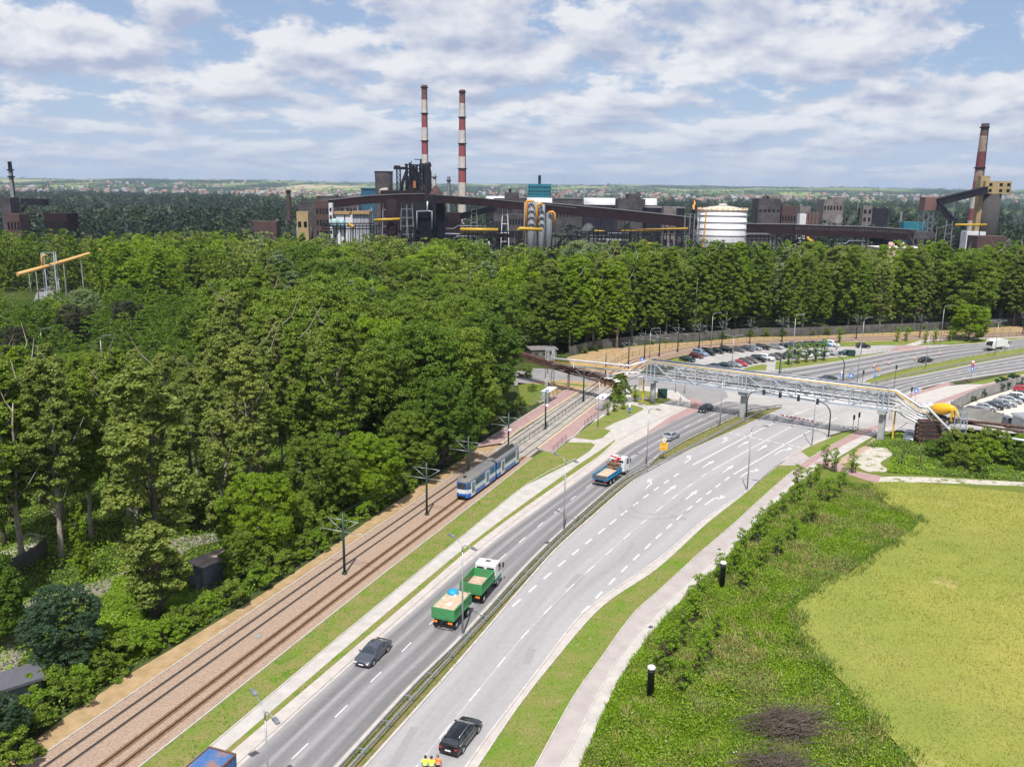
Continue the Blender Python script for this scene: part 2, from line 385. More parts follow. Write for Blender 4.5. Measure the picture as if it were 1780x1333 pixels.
# ================================================================== THE SETTING: terrain
def terrain():
    m = bpy.data.materials.new('land'); m.use_nodes = True; nt = m.node_tree; N = nt.nodes; L = nt.links
    b = N['Principled BSDF']; b.inputs['Roughness'].default_value = 0.95; b.inputs['Specular IOR Level'].default_value = 0.1
    tc = N.new('ShaderNodeTexCoord'); mp = N.new('ShaderNodeMapping'); L.new(tc.outputs['Object'], mp.inputs[0]); mp.inputs['Scale'].default_value = (1, 0.55, 1); mp.inputs['Rotation'].default_value = (0, 0, 0.3)
    vo = N.new('ShaderNodeTexVoronoi'); vo.inputs['Scale'].default_value = 0.0042; L.new(mp.outputs[0], vo.inputs['Vector'])
    sp = N.new('ShaderNodeSeparateXYZ'); L.new(vo.outputs['Color'], sp.inputs[0])
    cr = N.new('ShaderNodeValToRGB'); cr.color_ramp.interpolation = 'CONSTANT'; e = cr.color_ramp.elements
    e[0].position = 0; e[0].color = (0.045, 0.075, 0.03, 1); e[1].position = 0.28; e[1].color = (0.15, 0.2, 0.07, 1)
    for p, c in ((0.45, (0.24, 0.27, 0.10, 1)), (0.6, (0.10, 0.15, 0.05, 1)), (0.75, (0.36, 0.32, 0.2, 1)), (0.82, (0.2, 0.25, 0.09, 1))):
        q = e.new(p); q.color = c
    L.new(sp.outputs[0], cr.inputs[0])
    wd = N.new('ShaderNodeTexNoise'); wd.inputs['Scale'].default_value = 0.0011; wd.inputs['Detail'].default_value = 6; wd.inputs['Roughness'].default_value = 0.6; L.new(mp.outputs[0], wd.inputs['Vector'])
    wr = N.new('ShaderNodeMapRange'); L.new(wd.outputs[0], wr.inputs[0]); wr.inputs[1].default_value = 0.47; wr.inputs[2].default_value = 0.53
    mx = N.new('ShaderNodeMixRGB'); L.new(wr.outputs[0], mx.inputs[0]); L.new(cr.outputs[0], mx.inputs[1]); mx.inputs[2].default_value = (0.025, 0.045, 0.022, 1)
    # near the camera: rough meadow and bare earth
    n1 = N.new('ShaderNodeTexNoise'); n1.inputs['Scale'].default_value = 0.09; n1.inputs['Detail'].default_value = 10; n1.inputs['Roughness'].default_value = 0.7; L.new(tc.outputs['Object'], n1.inputs['Vector'])
    r1 = N.new('ShaderNodeValToRGB'); e = r1.color_ramp.elements; e[0].position = 0.35; e[0].color = (0.035, 0.055, 0.018, 1); e[1].position = 0.7; e[1].color = (0.10, 0.085, 0.055, 1); L.new(n1.outputs[0], r1.inputs[0])
    sx = N.new('ShaderNodeSeparateXYZ'); L.new(tc.outputs['Object'], sx.inputs[0]); yr = N.new('ShaderNodeMapRange'); L.new(sx.outputs[1], yr.inputs[0]); yr.inputs[1].default_value = 1500; yr.inputs[2].default_value = 2400
    m3 = N.new('ShaderNodeMixRGB'); L.new(yr.outputs[0], m3.inputs[0]); L.new(r1.outputs[0], m3.inputs[1]); L.new(mx.outputs[0], m3.inputs[2]); L.new(m3.outputs[0], b.inputs['Base Color'])
    R = np.concatenate([[0.0], np.geomspace(40, 15500, 150)]); A = np.radians(np.linspace(0, 360, 241))
    rr, aa = np.meshgrid(R, A, indexing='ij'); X = rr * np.sin(aa); Y = rr * np.cos(aa)
    Z = hill(X, Y)
    V = np.stack([X, Y, Z], -1).reshape(-1, 3); n = len(A); i, j = np.meshgrid(np.arange(len(R) - 1), np.arange(n - 1), indexing='ij')
    a = (i * n + j).ravel(); Fc = np.stack([a, a + 1, a + n + 1, a + n], -1)[:, ::-1]
    o = npmesh('ground', V, Fc, m, smooth=True); me = o.data
    if me.polygons[n * 20].normal.z < 0: me.flip_normals()
    o['kind'] = 'structure'
def hill(X, Y):
    R = np.hypot(X, Y); t = np.clip((R - 3300) / 6500, 0, 1); t = t * t * (3 - 2 * t)
    u = X / 1000.0; w = Y / 1000.0
    n = 0.5 * np.sin(u * 1.3 + 0.6 * w) + 0.35 * np.sin(u * 2.9 - w * 1.1 + 1.7) + 0.25 * np.sin(u * 5.3 + w * 2.3 + 0.4) + 0.15 * np.sin(u * 9.1 - 3.1 * w)
    t2 = np.clip((R - 3000) / 2500, 0, 1)
    return t * (62 + 13 * n) + t2 * 6 * (1 + np.sin(u * 3.7 + w * 4.1)) - 0.03
terrain()

# ------------------------------------------------------------------ surfaces
m_asphL = asphalt('dark_asphalt', (0.285, 0.275, 0.285), 0.30, (0.14, 0.36, 0.62, 0.84), 0.13, 0.7, 0.52)
m_asphR = asphalt('light_asphalt', (0.33, 0.32, 0.325), 0.25, (0.3, 0.7), 0.2, 0.3, 0.72)
m_asphF = asphalt('far_asphalt', (0.30, 0.295, 0.30), 0.25, (0.16, 0.38, 0.6, 0.82), 0.1, 0.8, 0.45)
m_asphJ = mat('junction_asphalt', (0.40, 0.385, 0.37), 0.85, c2=(0.30, 0.29, 0.285), scale=0.12, spec=0.2)
m_asphS = mat('side_asphalt', (0.27, 0.26, 0.26), 0.85, c2=(0.20, 0.195, 0.2), scale=0.15, spec=0.2)
m_pave = mat('pale_paving', (0.46, 0.43, 0.405), 0.85, c2=(0.37, 0.345, 0.325), scale=0.6, bump=0.1)
m_should = mat('concrete_shoulder', (0.47, 0.43, 0.40), 0.85, c2=(0.38, 0.345, 0.32), scale=0.8)
m_pink = mat('red_block_paving', (0.36, 0.235, 0.225), 0.85, c2=(0.29, 0.185, 0.18), scale=0.9)
m_pinkp = mat('faded_red_asphalt', (0.385, 0.345, 0.33), 0.85, c2=(0.32, 0.285, 0.275), scale=0.5)
m_kerb = mat('kerb_stone', (0.5, 0.47, 0.45), 0.8, var=0.25, scale=1.0)
m_grass = mat('mown_grass', (0.13, 0.20, 0.028), 0.95, c2=(0.235, 0.20, 0.08), scale=0.5, bump=0.9, bscale=9, spec=0.1, spots=[((0.08, 0.13, 0.02), 4.5, 0.56), ((0.29, 0.24, 0.14), 3.3, 0.62), ((0.26, 0.21, 0.12), 0.7, 0.60), ((0.09, 0.17, 0.02), 0.35, 0.58)])
m_grassg = mat('green_grass', (0.12, 0.20, 0.022), 0.95, c2=(0.22, 0.20, 0.07), scale=0.3, bump=0.9, bscale=9, spec=0.1, spots=[((0.075, 0.13, 0.018), 4.5, 0.55), ((0.28, 0.25, 0.13), 1.4, 0.6)])
m_dry = mat('dry_grass', (0.40, 0.285, 0.165), 0.95, c2=(0.29, 0.205, 0.105), scale=0.8, bump=0.6, bscale=8, spec=0.1, spots=[((0.12, 0.13, 0.04), 1.3, 0.66)])
m_ball = mat('ballast', (0.40, 0.295, 0.225), 0.95, c2=(0.26, 0.19, 0.145), scale=5.0, bump=1.0, bscale=9, spec=0.1, spots=[((0.36, 0.30, 0.26), 7, 0.62)])
m_ballr = mat('rust_stained_ballast', (0.26, 0.155, 0.09), 0.95, c2=(0.16, 0.09, 0.05), scale=4.0, bump=0.8, spec=0.1)
m_med = mat('median_earth', (0.21, 0.165, 0.085), 0.95, c2=(0.12, 0.145, 0.035), scale=0.8, bump=0.8, bscale=8, spec=0.1, spots=[((0.36, 0.3, 0.22), 1.1, 0.62)])
m_gravel = mat('pale_gravel', (0.5, 0.46, 0.41), 0.9, c2=(0.36, 0.33, 0.27), scale=0.8, bump=0.4, spots=[((0.13, 0.16, 0.04), 0.55, 0.53)])
m_dirt = mat('forest_path_dirt', (0.30, 0.26, 0.25), 0.9, c2=(0.2, 0.17, 0.15), scale=0.7)
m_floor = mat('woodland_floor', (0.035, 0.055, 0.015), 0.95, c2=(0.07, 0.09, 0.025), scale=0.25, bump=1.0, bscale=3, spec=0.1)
m_weed = mat('weedy_grass', (0.10, 0.155, 0.022), 0.95, c2=(0.15, 0.155, 0.04), scale=0.22, bump=1.0, bscale=5, spec=0.1, spots=[((0.27, 0.22, 0.11), 0.35, 0.64)])
m_crop = mat('ripening_crop', (0.285, 0.275, 0.065), 0.95, c2=(0.185, 0.23, 0.045), scale=0.045, bump=1.0, bscale=7, spec=0.1, spots=[((0.38, 0.32, 0.13), 0.05, 0.6)])
m_mark = mat('road_paint', (0.62, 0.62, 0.62), 0.7, var=0.22, scale=1.5)
m_slab = mat('track_slab_concrete', (0.36, 0.33, 0.30), 0.85, c2=(0.26, 0.235, 0.215), scale=0.5)
m_tact = mat('yellow_edge_paving', (0.5, 0.42, 0.27), 0.85, var=0.15, scale=1)
m_rail = mat('rusty_rail', (0.10, 0.065, 0.045), 0.6, 0.4, var=0.3, scale=3)
m_railt = mat('dark_worn_rail', (0.045, 0.04, 0.04), 0.5, 0.5)

area('works_yard', [Vector(q + (0,)) for q in ((-420, 470), (-60, 475), (320, 475), (520, 560), (700, 1050), (-500, 1050))], mat('sooty_ground', (.03, .028, .026), .95, c2=(.06, .05, .045), scale=.03, spots=[((.02, .035, .012), .02, .52)]), 0.02)
# base areas
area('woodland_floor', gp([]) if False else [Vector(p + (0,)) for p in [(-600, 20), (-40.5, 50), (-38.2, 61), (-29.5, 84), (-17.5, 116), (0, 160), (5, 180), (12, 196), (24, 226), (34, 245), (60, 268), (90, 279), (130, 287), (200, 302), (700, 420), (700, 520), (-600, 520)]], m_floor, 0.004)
area('dry_verge', [Vector(p + (0,)) for p in [(-47, 40)]] + [g(0, 1333), g(112, 1247), g(217, 1176), g(326, 1111), g(450, 1036), g(560, 962), g(640, 905), g(730, 845), g(800, 800), g(838, 771), g(871, 774), g(815, 822), g(760, 850), g(680, 900), g(400, 1094.6), g(50.6, 1333)] + [Vector((-44, 40, 0))], m_dry, 0.012)
area('dry_verge', [g(925, 700), g(905, 660), g(1000, 645), g(985, 621), g(1040, 608), g(1150, 597), g(1210, 594), g(1300, 586), g(1400, 584.5), g(1500, 580), g(1600, 576), g(1700, 571), g(1780, 566), Vector((260, 318, 0)), Vector((260, 300, 0)), g(1780, 588), g(1700, 588), g(1598, 592), g(1488, 595), g(1359, 600), g(1303, 603), g(1255, 607), g(1215, 613), g(1178, 620), g(1120, 634), g(1060, 668), g(1000, 700)], m_dry, 0.008)
area('parking_surface', [g(1125, 662), g(1155, 648), g(1183, 634), g(1207, 624), g(1255, 608), g(1333, 601.5), g(1480, 602), g(1561, 599), g(1665, 597), g(1600, 606), g(1480, 626), g(1415, 637), g(1352, 646), g(1300, 660), g(1240, 672)], mat('parking_asphalt', (0.38, 0.365, 0.355), 0.85, c2=(0.30, 0.29, 0.285), scale=0.2, spec=0.2), 0.016)
area('side_road', [g(700, 668), g(860, 652), g(925, 640), g(1000, 643), g(1060, 648), g(1110, 650), g(1160, 655), g(1210, 660), g(1243, 670), g(1262, 682), g(1266, 690), g(1250, 699), g(1232, 706), g(1212, 713), g(1195, 696), g(1178, 683), g(1150, 677), g(1110, 672), g(1055, 667), g(980, 660), g(925, 665), g(860, 676), g(700, 694)], m_asphS, 0.020)
# junction
area('junction', [g(1212, 713), g(1240, 697), g(1255, 680), g(1300, 655), g(1352, 644), g(1460, 640), g(1501, 660), g(1523, 668), g(1545, 676), g(1600, 676), g(1640, 690), g(1700, 720), g(1780, 760), g(1780, 800), g(1700, 780), g(1640, 768), g(1560, 752), g(1530, 748), g(1500, 748), g(1474, 747), g(1440, 757), g(1400, 750), g(1364, 712), g(1340, 706), g(1280, 717)], m_asphJ, 0.012)
area('pale_plaza', [g(1000, 839), g(1001, 797), g(985, 770), g(1000, 758), g(1030, 735), g(1060, 700), g(1085, 676), g(1110, 670), g(1150, 675), g(1178, 681), g(1195, 694), g(1222, 708), g(1200, 720), g(1170, 732), g(1125, 755.5), g(1080, 780)], m_pave, 0.024)
area('red_paving', [g(1200, 689), g(1212, 694), g(1225, 703), g(1216, 713.5), g(1170, 732), g(1125, 755), g(1128, 749), g(1165, 724), g(1200, 707)], m_pink, 0.030)

# long lines of the scene, from the bottom edge of the photograph to the bridge
E0 = 25
L0 = curve([(400, 1268), (593, 1105), (659.5, 1050), (797, 938), (930, 833), (1001, 797)], E0 + 8)
L1 = curve([(400, 1297), (690, 1050), (824, 940), (1000, 811.6), (1040, 785), (1068, 765)], E0)
L2 = curve([(400, 1308), (702, 1052), (838.5, 936), (1000, 820.6), (1040, 793), (1070, 766)], E0)
L3 = curve([(415.7, 1333), (530, 1227.5), (620, 1146.6), (731.5, 1050), (860, 940), (1000, 838.7), (1080, 780), (1125, 755.5), (1170, 732), (1216, 712), (1262, 697)], E0)
L3k = curve([(411, 1328.6), (721, 1050), (855, 936), (1000, 827), (1080, 764.5), (1127, 737.5), (1187, 709.4)], E0)
L4 = curve([(566, 1333), (692, 1194), (724, 1180 - 14), (816, 1070), (872.6, 1012), (933.7, 955), (995, 900), (1098, 819), (1130.6, 798), (1203.6, 755.5), (1279.7, 717), (1320, 703), (1350, 694)], E0)
def curz(pts, z, e0=0, e1=0):
    P = [g(u, v, z) for u, v in pts]; return curve([tuple(p[:2]) for p in P], e0, e1, world=True)
GL = curz([(588, 1333), (733, 1176), (800, 1111), (920, 978.7), (980, 920), (1093, 823.8), (1131, 803), (1154.6, 783.7), (1200, 757), (1275, 722.4), (1299, 712), (1358.6, 702.7)], .75, 22)
L4 = offset(GL, -.4)
L6 = curve([(633.7, 1333), (800, 1147), (914.6, 1012.7), (966, 955), (1027, 900), (1121.6, 821.5), (1192, 786), (1287, 743.6), (1334, 721.5), (1364.3, 708.3)], E0)
L7 = curve([(808, 1333), (849, 1275), (900, 1208.7), (945, 1150), (1010, 1068), (1067.4, 1024), (1140, 974.5), (1235, 894.6), (1298.5, 852), (1348, 812), (1400, 774), (1440, 756.5)], E0)
L8 = curve([(829.7, 1333), (900, 1229), (962, 1150), (1048, 1052.8), (1140, 989.8), (1230, 908.8), (1296, 857), (1352.8, 809), (1404, 778), (1444, 761)], E0)
L9 = curve([(930, 1333), (1000, 1207), (1040.7, 1150), (1105.6, 1062), (1140, 1031.8), (1218, 960), (1275, 911), (1334, 856.9), (1390.6, 808.5), (1408, 796.5), (1440, 777), (1495, 748.8), (1530, 738)], E0)
L10 = curve([(975, 1333), (1000, 1285.6), (1074.5, 1145), (1175, 1031.5), (1263, 952.6), (1330, 880), (1385.6, 829.8), (1412, 807), (1440, 789), (1517.5, 750), (1545, 741)], E0)
L11 = curve([(1006, 1333), (1013, 1320.7), (1087.6, 1163), (1184, 1044.6), (1245, 987.6), (1324, 902), (1382.6, 846), (1419, 814.6), (1459, 793.7), (1524, 755.5), (1552, 745)], E0)

# tram track axis from masts
TC = curve([(145, 1331), (400, 1144), (599, 998), (742, 895), (947.8, 746), (1013.8, 698), (1051.7, 671), (1091, 643), (1120, 626), (1145.8, 619.6), (1177.8, 612), (1215, 605.5), (1254.5, 601), (1303, 597.6), (1358.7, 594.8), (1488, 589.4), (1598.4, 587.2), (1777.5, 581)], 30, 60)
def cut(c, p0, p1):      # part of curve between the points nearest p0 and p1
    i = min(range(len(c)), key=lambda k: (c[k] - p0).length); j = min(range(len(c)), key=lambda k: (c[k] - p1).length)
    return c[i:j + 1] if i < j else c[j:i + 1]
P_SLAB0 = g(900, 790); P_SLAB1 = g(1041, 672)
tcA = cut(TC, TC[0], P_SLAB0); tcB = cut(TC, P_SLAB0, P_SLAB1); tcC = cut(TC, P_SLAB1, TC[-1])
strip('tram_track_bed', offset(tcA, -4.0), offset(tcA, 4.1), m_ball, 0.05, across=1)
strip('tram_track_slab', offset(tcB, -3.6), offset(tcB, 3.6), m_slab, 0.05, across=1)
strip('tram_track_bed', offset(tcC, -3.6), offset(tcC, 3.6), m_ball, 0.05, across=1)
mb = MB(); ms = MB()
for k, (c, dz) in enumerate(((tcA, 0.02), (tcB, 0.01), (tcC, 0.02))):
    for s in (-2.0, 2.0):
        for t in (-0.72, 0.72):
            ribbon(mb, offset(c, s + t), 0.13, 0.055 + dz, 0.03)
strip_no = 0
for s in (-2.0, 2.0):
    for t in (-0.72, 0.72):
        ro = strip('rail_band', offset(tcA, s + t - (0.34 if s > 0 else 0.2)), offset(tcA, s + t + (0.34 if s > 0 else 0.2)), m_ballr if s > 0 else mat('dark_ballast_band', (0.17, 0.125, 0.10), 0.95, c2=(0.12, 0.09, 0.07), scale=4), 0.058, across=1)  # darker ballast along the left track rails, rust-stained along the right
        ro = strip('rail_band', offset(tcC, s + t - 0.2), offset(tcC, s + t + 0.2), m_ballr, 0.058, across=1)
o = mb.build('rails', m_railt); o['kind'] = 'structure'
# sidewalk, strips, roads
strip('tram_side_grass', offset(tcA, 4.2), L0, m_grass, 0.03, across=1)
area('lawn', [g(918, 800), g(952, 780), g(987.6, 768.8), g(1028, 769.6), g(1034.8, 773), g(1024.7, 784), g(1001, 800), g(930, 836), g(880, 860), g(860, 845)], m_grass, 0.034)
strip('sidewalk', L0, L1, m_pave, 0.028, across=1)
strip('grass_strip', L1, L2, m_grass, 0.032, across=1)
strip('road_shoulder', L2, L3, m_should, 0.026, across=1)
area('road_shoulder', [g(1000, 822), g(1068, 766), g(1080, 764.5), g(1127, 737.5), g(1187, 709.4), g(1216, 712), g(1170, 732), g(1125, 755.5), g(1080, 780), g(1000, 838.7)], m_should, 0.029)
strip('left_carriageway', L3, L4, m_asphL, 0.020, across=8)
strip('right_carriageway', L6, L7, m_asphR, 0.018, across=8)
strip('median', L4, L6, m_med, 0.028, across=1)
strip('road_shoulder', offset(L4, -.55), L4, m_should, 0.0245, across=1)
strip('gutter', L7, L8, m_should, 0.026, across=1)
L8v = cut(L8, L8[0], g(1352.8, 808.5)); L9v = cut(L9, L9[0], g(1391, 808.5))
strip('verge', L8v, L9v, m_grassg, 0.03, across=1)
strip('cycle_path', cut(L9, L9[0], g(1385, 812)), cut(L10, L10[0], g(1380, 834)), m_pinkp, 0.033, across=1)
strip('cycle_path', cut(L9, g(1385, 812), L9[-1]), cut(L10, g(1380, 834), L10[-1]), m_pink, 0.033, across=1)
strip('footpath', L10, L11, m_pave, 0.03, across=1)
area('red_crossing', [g(1352.8, 809), g(1360, 799), g(1392, 779), g(1412, 796), g(1391, 809)], m_pinkp, 0.032)
area('verge', [g(1392, 784.7), g(1412.6, 773.5), g(1443, 760), g(1474, 749.5), g(1500, 748.6), g(1489, 752), g(1440, 777), g(1408, 796.5)], m_grassg, 0.036)
area('red_paving', [g(1412, 806), g(1440, 795), g(1480, 817), g(1505, 822), g(1532, 828), g(1526, 840), g(1500, 833), g(1465, 822)], m_pink, 0.038)
mb = MB()
for c, w in ((L0, .12), (offset(tcA, -4.08), .12), (offset(tcA, 4.18), .12), (L6, .22), (L4, .16), (offset(L7, .1), .2), (L10, .1), (L3k, .1), (L8, .12), (L9, .1)): ribbon(mb, c, w, 0.115, 0.0)
o = mb.build('kerbs', m_kerb); o['kind'] = 'structure'
# grass islands round the tram stop
IS = [([(998.6, 761), (1031.5, 765), (1046.6, 762), (1061.8, 748.5), (1050, 745), (1068.5, 735), (1093.8, 725), (1119, 711.5), (1115.7, 708), (1099, 704), (1075, 705), (1052, 722), (1018, 743.5)], m_grass),
      ([(1097, 697), (1125, 705), (1143, 704), (1167.6, 695), (1163, 692), (1140.7, 692.6)], m_grass), ([(1095, 680), (1120, 679), (1144, 683), (1145, 689.5), (1098, 692)], m_grass),
      ([(960, 664), (1000, 667), (1028, 670), (1022, 673), (985, 669)], m_grass),
      ([(1165, 626), (1183, 621), (1201, 628.5), (1173, 632)], m_grassg), ([(1292.4, 641), (1306, 637), (1325, 633), (1333.4, 634), (1331.7, 643.7), (1297, 643.7)], m_grassg),
      ([(1348.5, 628.5), (1400, 625), (1480, 619.5), (1540, 611.5), (1538, 613), (1500, 620.5), (1480, 624), (1420, 634), (1358.7, 641.5), (1347.4, 642.6)], m_grassg),
      ([(1455, 595), (1488, 594.6), (1599, 591.7), (1585, 597), (1572, 600.2), (1520, 600), (1460, 602.5), (1452, 600)], m_grassg),
      ([(1592.6, 601), (1611.7, 595), (1660, 591.7), (1705, 590), (1780, 587), (1780, 590), (1705, 596), (1660, 598.4)], m_grassg),
      ([(1247, 610), (1262, 603), (1333, 600), (1345, 602), (1258, 609)], m_grass)]
for pl, m_ in IS: area('lawn', [g(*p) for p in pl], m_, 0.045)
area('lawn', [g(906, 700), g(900, 665), g(960, 670), g(955, 690), g(925, 705)], m_weed, 0.02)
# far carriageways
F1u = curve([(1240, 668), (1300, 652), (1352, 643.7), (1415, 635), (1480, 624.6), (1550, 612), (1607, 604.5), (1660, 599.6), (1705, 596.7), (1780, 589.4)], 0, 80)
F1l = curve([(1440, 690), (1490, 668), (1523, 654.6), (1561, 644.5), (1607, 634.5), (1660, 624), (1715, 614.5), (1780, 605)], 0, 80)
F2u = curve([(1500, 678), (1529.7, 665.8), (1600, 652.4), (1660, 640), (1715, 629), (1780, 617.7)], 0, 80)
F2l = curve([(1545, 705), (1580, 683), (1600, 675.5), (1645, 665), (1700, 655.5), (1780, 644)], 0, 80)
strip('far_carriageway', F1u, F1l, m_asphF, 0.024, across=8)
strip('near_far_carriageway', F2u, F2l, m_asphF, 0.022, across=8)
area('median', [g(1501.6, 664.7)] + cut(F1l, g(1523, 654.6), F1l[-1]) + cut(F2u, g(1529.7, 665.8), F2u[-1])[::-1], m_grass, 0.04)
area('verge', [g(1680, 667.6), g(1730, 656.5), g(1780, 645), g(1800, 641), g(1800, 647), g(1780, 651), g(1710, 668)], m_grassg, 0.04)
area('pale_plaza', [g(1560, 700), g(1600, 684), g(1645, 671), g(1680, 667.8), g(1710, 668), g(1780, 651), g(1810, 645), g(1810, 665), g(1780, 666), g(1700, 690), g(1652, 705), g(1630, 712), g(1600, 700)], m_pave, 0.030)
area('red_paving', [g(1598, 680), g(1645, 665), g(1660, 667), g(1600, 684), g(1570, 695), g(1563, 691)], m_pink, 0.034)
area('cycle_path', [g(1613.7, 703), g(1660, 686), g(1710, 669.5), g(1780, 652.6), g(1810, 645.5), g(1810, 651), g(1780, 658.4), g(1710, 676), g(1665, 692), g(1631, 704)], m_pink, 0.036)
area('red_paving', [g(1547, 609), g(1561, 601), g(1595, 601.3), g(1625, 603.5), g(1600, 606.5), g(1573, 611)], m_pink, 0.030)
area('footpath', [g(1572, 600.5), g(1599, 592), g(1640, 590), g(1780, 585.5), g(1780, 587), g(1640, 591.5), g(1611, 594.7), g(1592, 601)], m_pave, 0.047)
mb = MB(); ribbon(mb, F1u, .3, .11); ribbon(mb, F1l, .25, .1); ribbon(mb, F2u, .25, .1); ribbon(mb, F2l, .3, .1)
o = mb.build('kerbs', m_kerb); o['kind'] = 'structure'
# right yard, weeds, field, gravel
area('yard_gravel', [g(1652, 716), g(1700, 695), g(1780, 670), g(1850, 655), g(1850, 760), g(1780, 748), g(1740, 735), g(1677, 727)], mat('yard_gravel', (0.55, 0.51, 0.46), 0.9, c2=(0.46, 0.42, 0.37), scale=0.4), 0.02)
L11w = cut(L11, L11[0], g(1530, 752))
area('weed_slope', L11w + [g(1560, 748), g(1600, 752), g(1660, 745), g(1780, 755)] + [Vector((300, 170, 0)), Vector((300, 20, 0)), Vector((10, 20, 0))], m_weed, 0.012)
area('gravel_path', [g(1526, 829), g(1560, 828), g(1600, 829), g(1660, 832), g(1720, 835), g(1780, 838), g(1780, 845), g(1700, 842), g(1600, 838), g(1524, 841)], m_gravel, 0.022)
area('gravel_patch', [g(1490, 790), g(1510, 778), g(1540, 779), g(1552, 790), g(1530, 805), g(1545, 818), g(1510, 820), g(1486, 806)], m_gravel, 0.022, smooth=4)
area('earth_bank', [g(1462, 796), g(1500, 776), g(1522, 760), g(1531, 765), g(1505, 783), g(1475, 803), g(1458, 806)], mat('bare_earth', (0.42, 0.31, 0.22), 0.95, var=0.3, scale=1.2, bump=0.6), 0.024, smooth=3)
CROP = [g(1501, 842), g(1560, 840), g(1640, 845), g(1780, 860), Vector((190, 128, 0)), Vector((190, 25, 0)), Vector((34, 25, 0)), Vector((36, 50, 0)), g(1591.6, 1333), g(1526, 1263.7), g(1482, 1206.7), g(1420.7, 1149.8), g(1385.6, 1088), g(1385.6, 1053), g(1438, 1009.6), g(1476.6, 1000), g(1513, 969), g(1585, 925), g(1598, 911), g(1546, 881)]
# forest path
FPc = curve([(-60, 1240), (13.6, 1118), (68, 1050), (150, 1030), (251, 995), (306, 948), (391, 927), (450, 915)])
strip('forest_path', offset(FPc, -2.2), offset(FPc, 2.2), m_dirt, 0.02, across=1)
area('forest_clearing', [g(0, 960), g(50, 925), g(80, 930), g(40, 975), g(0, 990)], m_gravel, 0.02)
area('works_road', [g(55, 535), g(65, 505), g(92, 494), g(96, 498), g(90, 525), g(75, 540)], m_asphS, 0.02)
area('works_road', [g(120, 668), g(165, 652), g(215, 650), g(300, 655), g(300, 665), g(200, 672), g(130, 680)], m_pave, 0.02)
# platforms
PA_in = offset(tcB, -3.75); 
def px_poly(l): return [g(*p) for p in l]
area('tram_platform', px_poly([(832, 779), (838, 771), (900, 732.5), (935, 710), (984, 679.4), (1007.9, 681), (900, 750), (871, 773)]), m_pink, 0.30)
area('tram_platform', px_poly([(936, 781), (961.5, 788), (984, 768), (999, 759.5), (1016, 742.6), (1051.7, 716), (1064, 705), (1056, 694), (1045, 697)]), m_pink, 0.31)
mb = MB()
for pl in ([(871, 773.5), (900, 750.5), (1008, 681.5)], [(934.5, 781.3), (1045, 696.5), (1054, 691)]):
    c = [g(*p) for p in pl]; c = [Vector((p.x, p.y, 0)) for p in c]; ribbon(mb, c, 0.45, 0.315)
o = mb.build('platform_edge', m_tact); o['kind'] = 'structure'
mb = MB()
for pl in ([(832, 779), (838, 771), (900, 732.5), (984, 679.4), (1007, 681)], [(936, 781.3), (961.5, 788.3), (984, 768), (999, 759.5), (1016, 742.6), (1051.7, 716), (1064, 705)]):
    c = [Vector((g(*p).x, g(*p).y, 0)) for p in pl]; ribbon(mb, c, 0.18, 0.325)
o = mb.build('platform_kerb', m_kerb); o['kind'] = 'structure'

# ------------------------------------------------------------------ road markings (painted sheets)
MK = MB()
def mk_quad(p, q, w, z):
    d = (q - p).normalized(); n = Vector((d.y, -d.x, 0)) * w / 2
    MK.add([(p - n).xy.to_3d() + Vector((0, 0, z)), (p + n).xy.to_3d() + Vector((0, 0, z)), (q + n).xy.to_3d() + Vector((0, 0, z)), (q - n).xy.to_3d() + Vector((0, 0, z))], [(0, 1, 2, 3)])
def dashes(c, on, off, w, z, ph=0.0):
    c, T = resample(c, max(3, int(sum((b - a).length for a, b in zip(c, c[1:])) / 0.25))); st = T / (len(c) - 1); s = ph
    while s < T - on * 0.5:
        i = max(0, int(s / st)); j = min(len(c) - 1, int((s + on) / st))
        if s >= 0 and j > i: mk_quad(c[i], c[j], w, z)
        s += on + off
def line(c, w, z):
    c, T = resample(c, max(2, int(sum((b - a).length for a, b in zip(c, c[1:])) / 2)))
    for a, b in zip(c, c[1:]): mk_quad(a, b + (b - a).normalized() * 0.01, w, z)
ZL, ZR = 0.0245, 0.0225
cl = curve([(510, 1316.3), (579.8, 1248.9), (642, 1187.5), (696.6, 1134.3), (742.7, 1088.9), (863, 977.4), (929.9, 919.7), (1015.4, 851), (1114.5, 783.7), (1147.4, 765), (1185, 746), (1216.5, 730), (1265.4, 709.4), (1300, 697)], 12)
dashes(cl, 2.1, 3.95, 0.13, ZL, 12 - 12.1)
cr_ = curve([(765.4, 1281), (834.3, 1196), (903.7, 1112), (943.3, 1069), (980.9, 1031), (1050, 966.9), (1110, 914), (1164.8, 869.8), (1215.5, 831.6), (1238.4, 816.7)], 12)
dashes(cr_, 2.2, 3.85, 0.14, ZR, 12 - 12.1)
line(cr_, 0.035, ZR - 0.001)
for pl, w in (([(1238.4, 816.7), (1381, 738.9), (1431.7, 717.9)], .16), ([(1204.2, 808), (1348, 734.2), (1404.7, 711.7)], .24), ([(1275, 824.5), (1400, 753), (1455, 726)], .24)):
    line(curve(pl), w, ZR)
dashes(curve([(890.7, 1054), (969.6, 985), (1038.3, 928.8), (1098, 881), (1152.3, 841.5), (1190, 816)]), 2.1, 1.95, 0.24, ZR)
dashes(curve([(1011, 1065.6), (1079.3, 994.6), (1119.7, 955.3), (1157.4, 920), (1208.9, 874.6), (1258, 836.3), (1268, 829)]), 2.1, 1.95, 0.24, ZR)
dashes(curve([(1267.9, 752.3), (1391.8, 777.8)]), 1.0, 0.5, 0.3, ZR)
for pl in ([(1415, 735), (1480, 700)], [(1455, 745), (1500, 720)], [(1404.7, 711.7), (1440, 698)], [(1431.7, 717.9), (1470, 703)]): dashes(curve(pl), 1.0, 1.0, 0.12, 0.022)
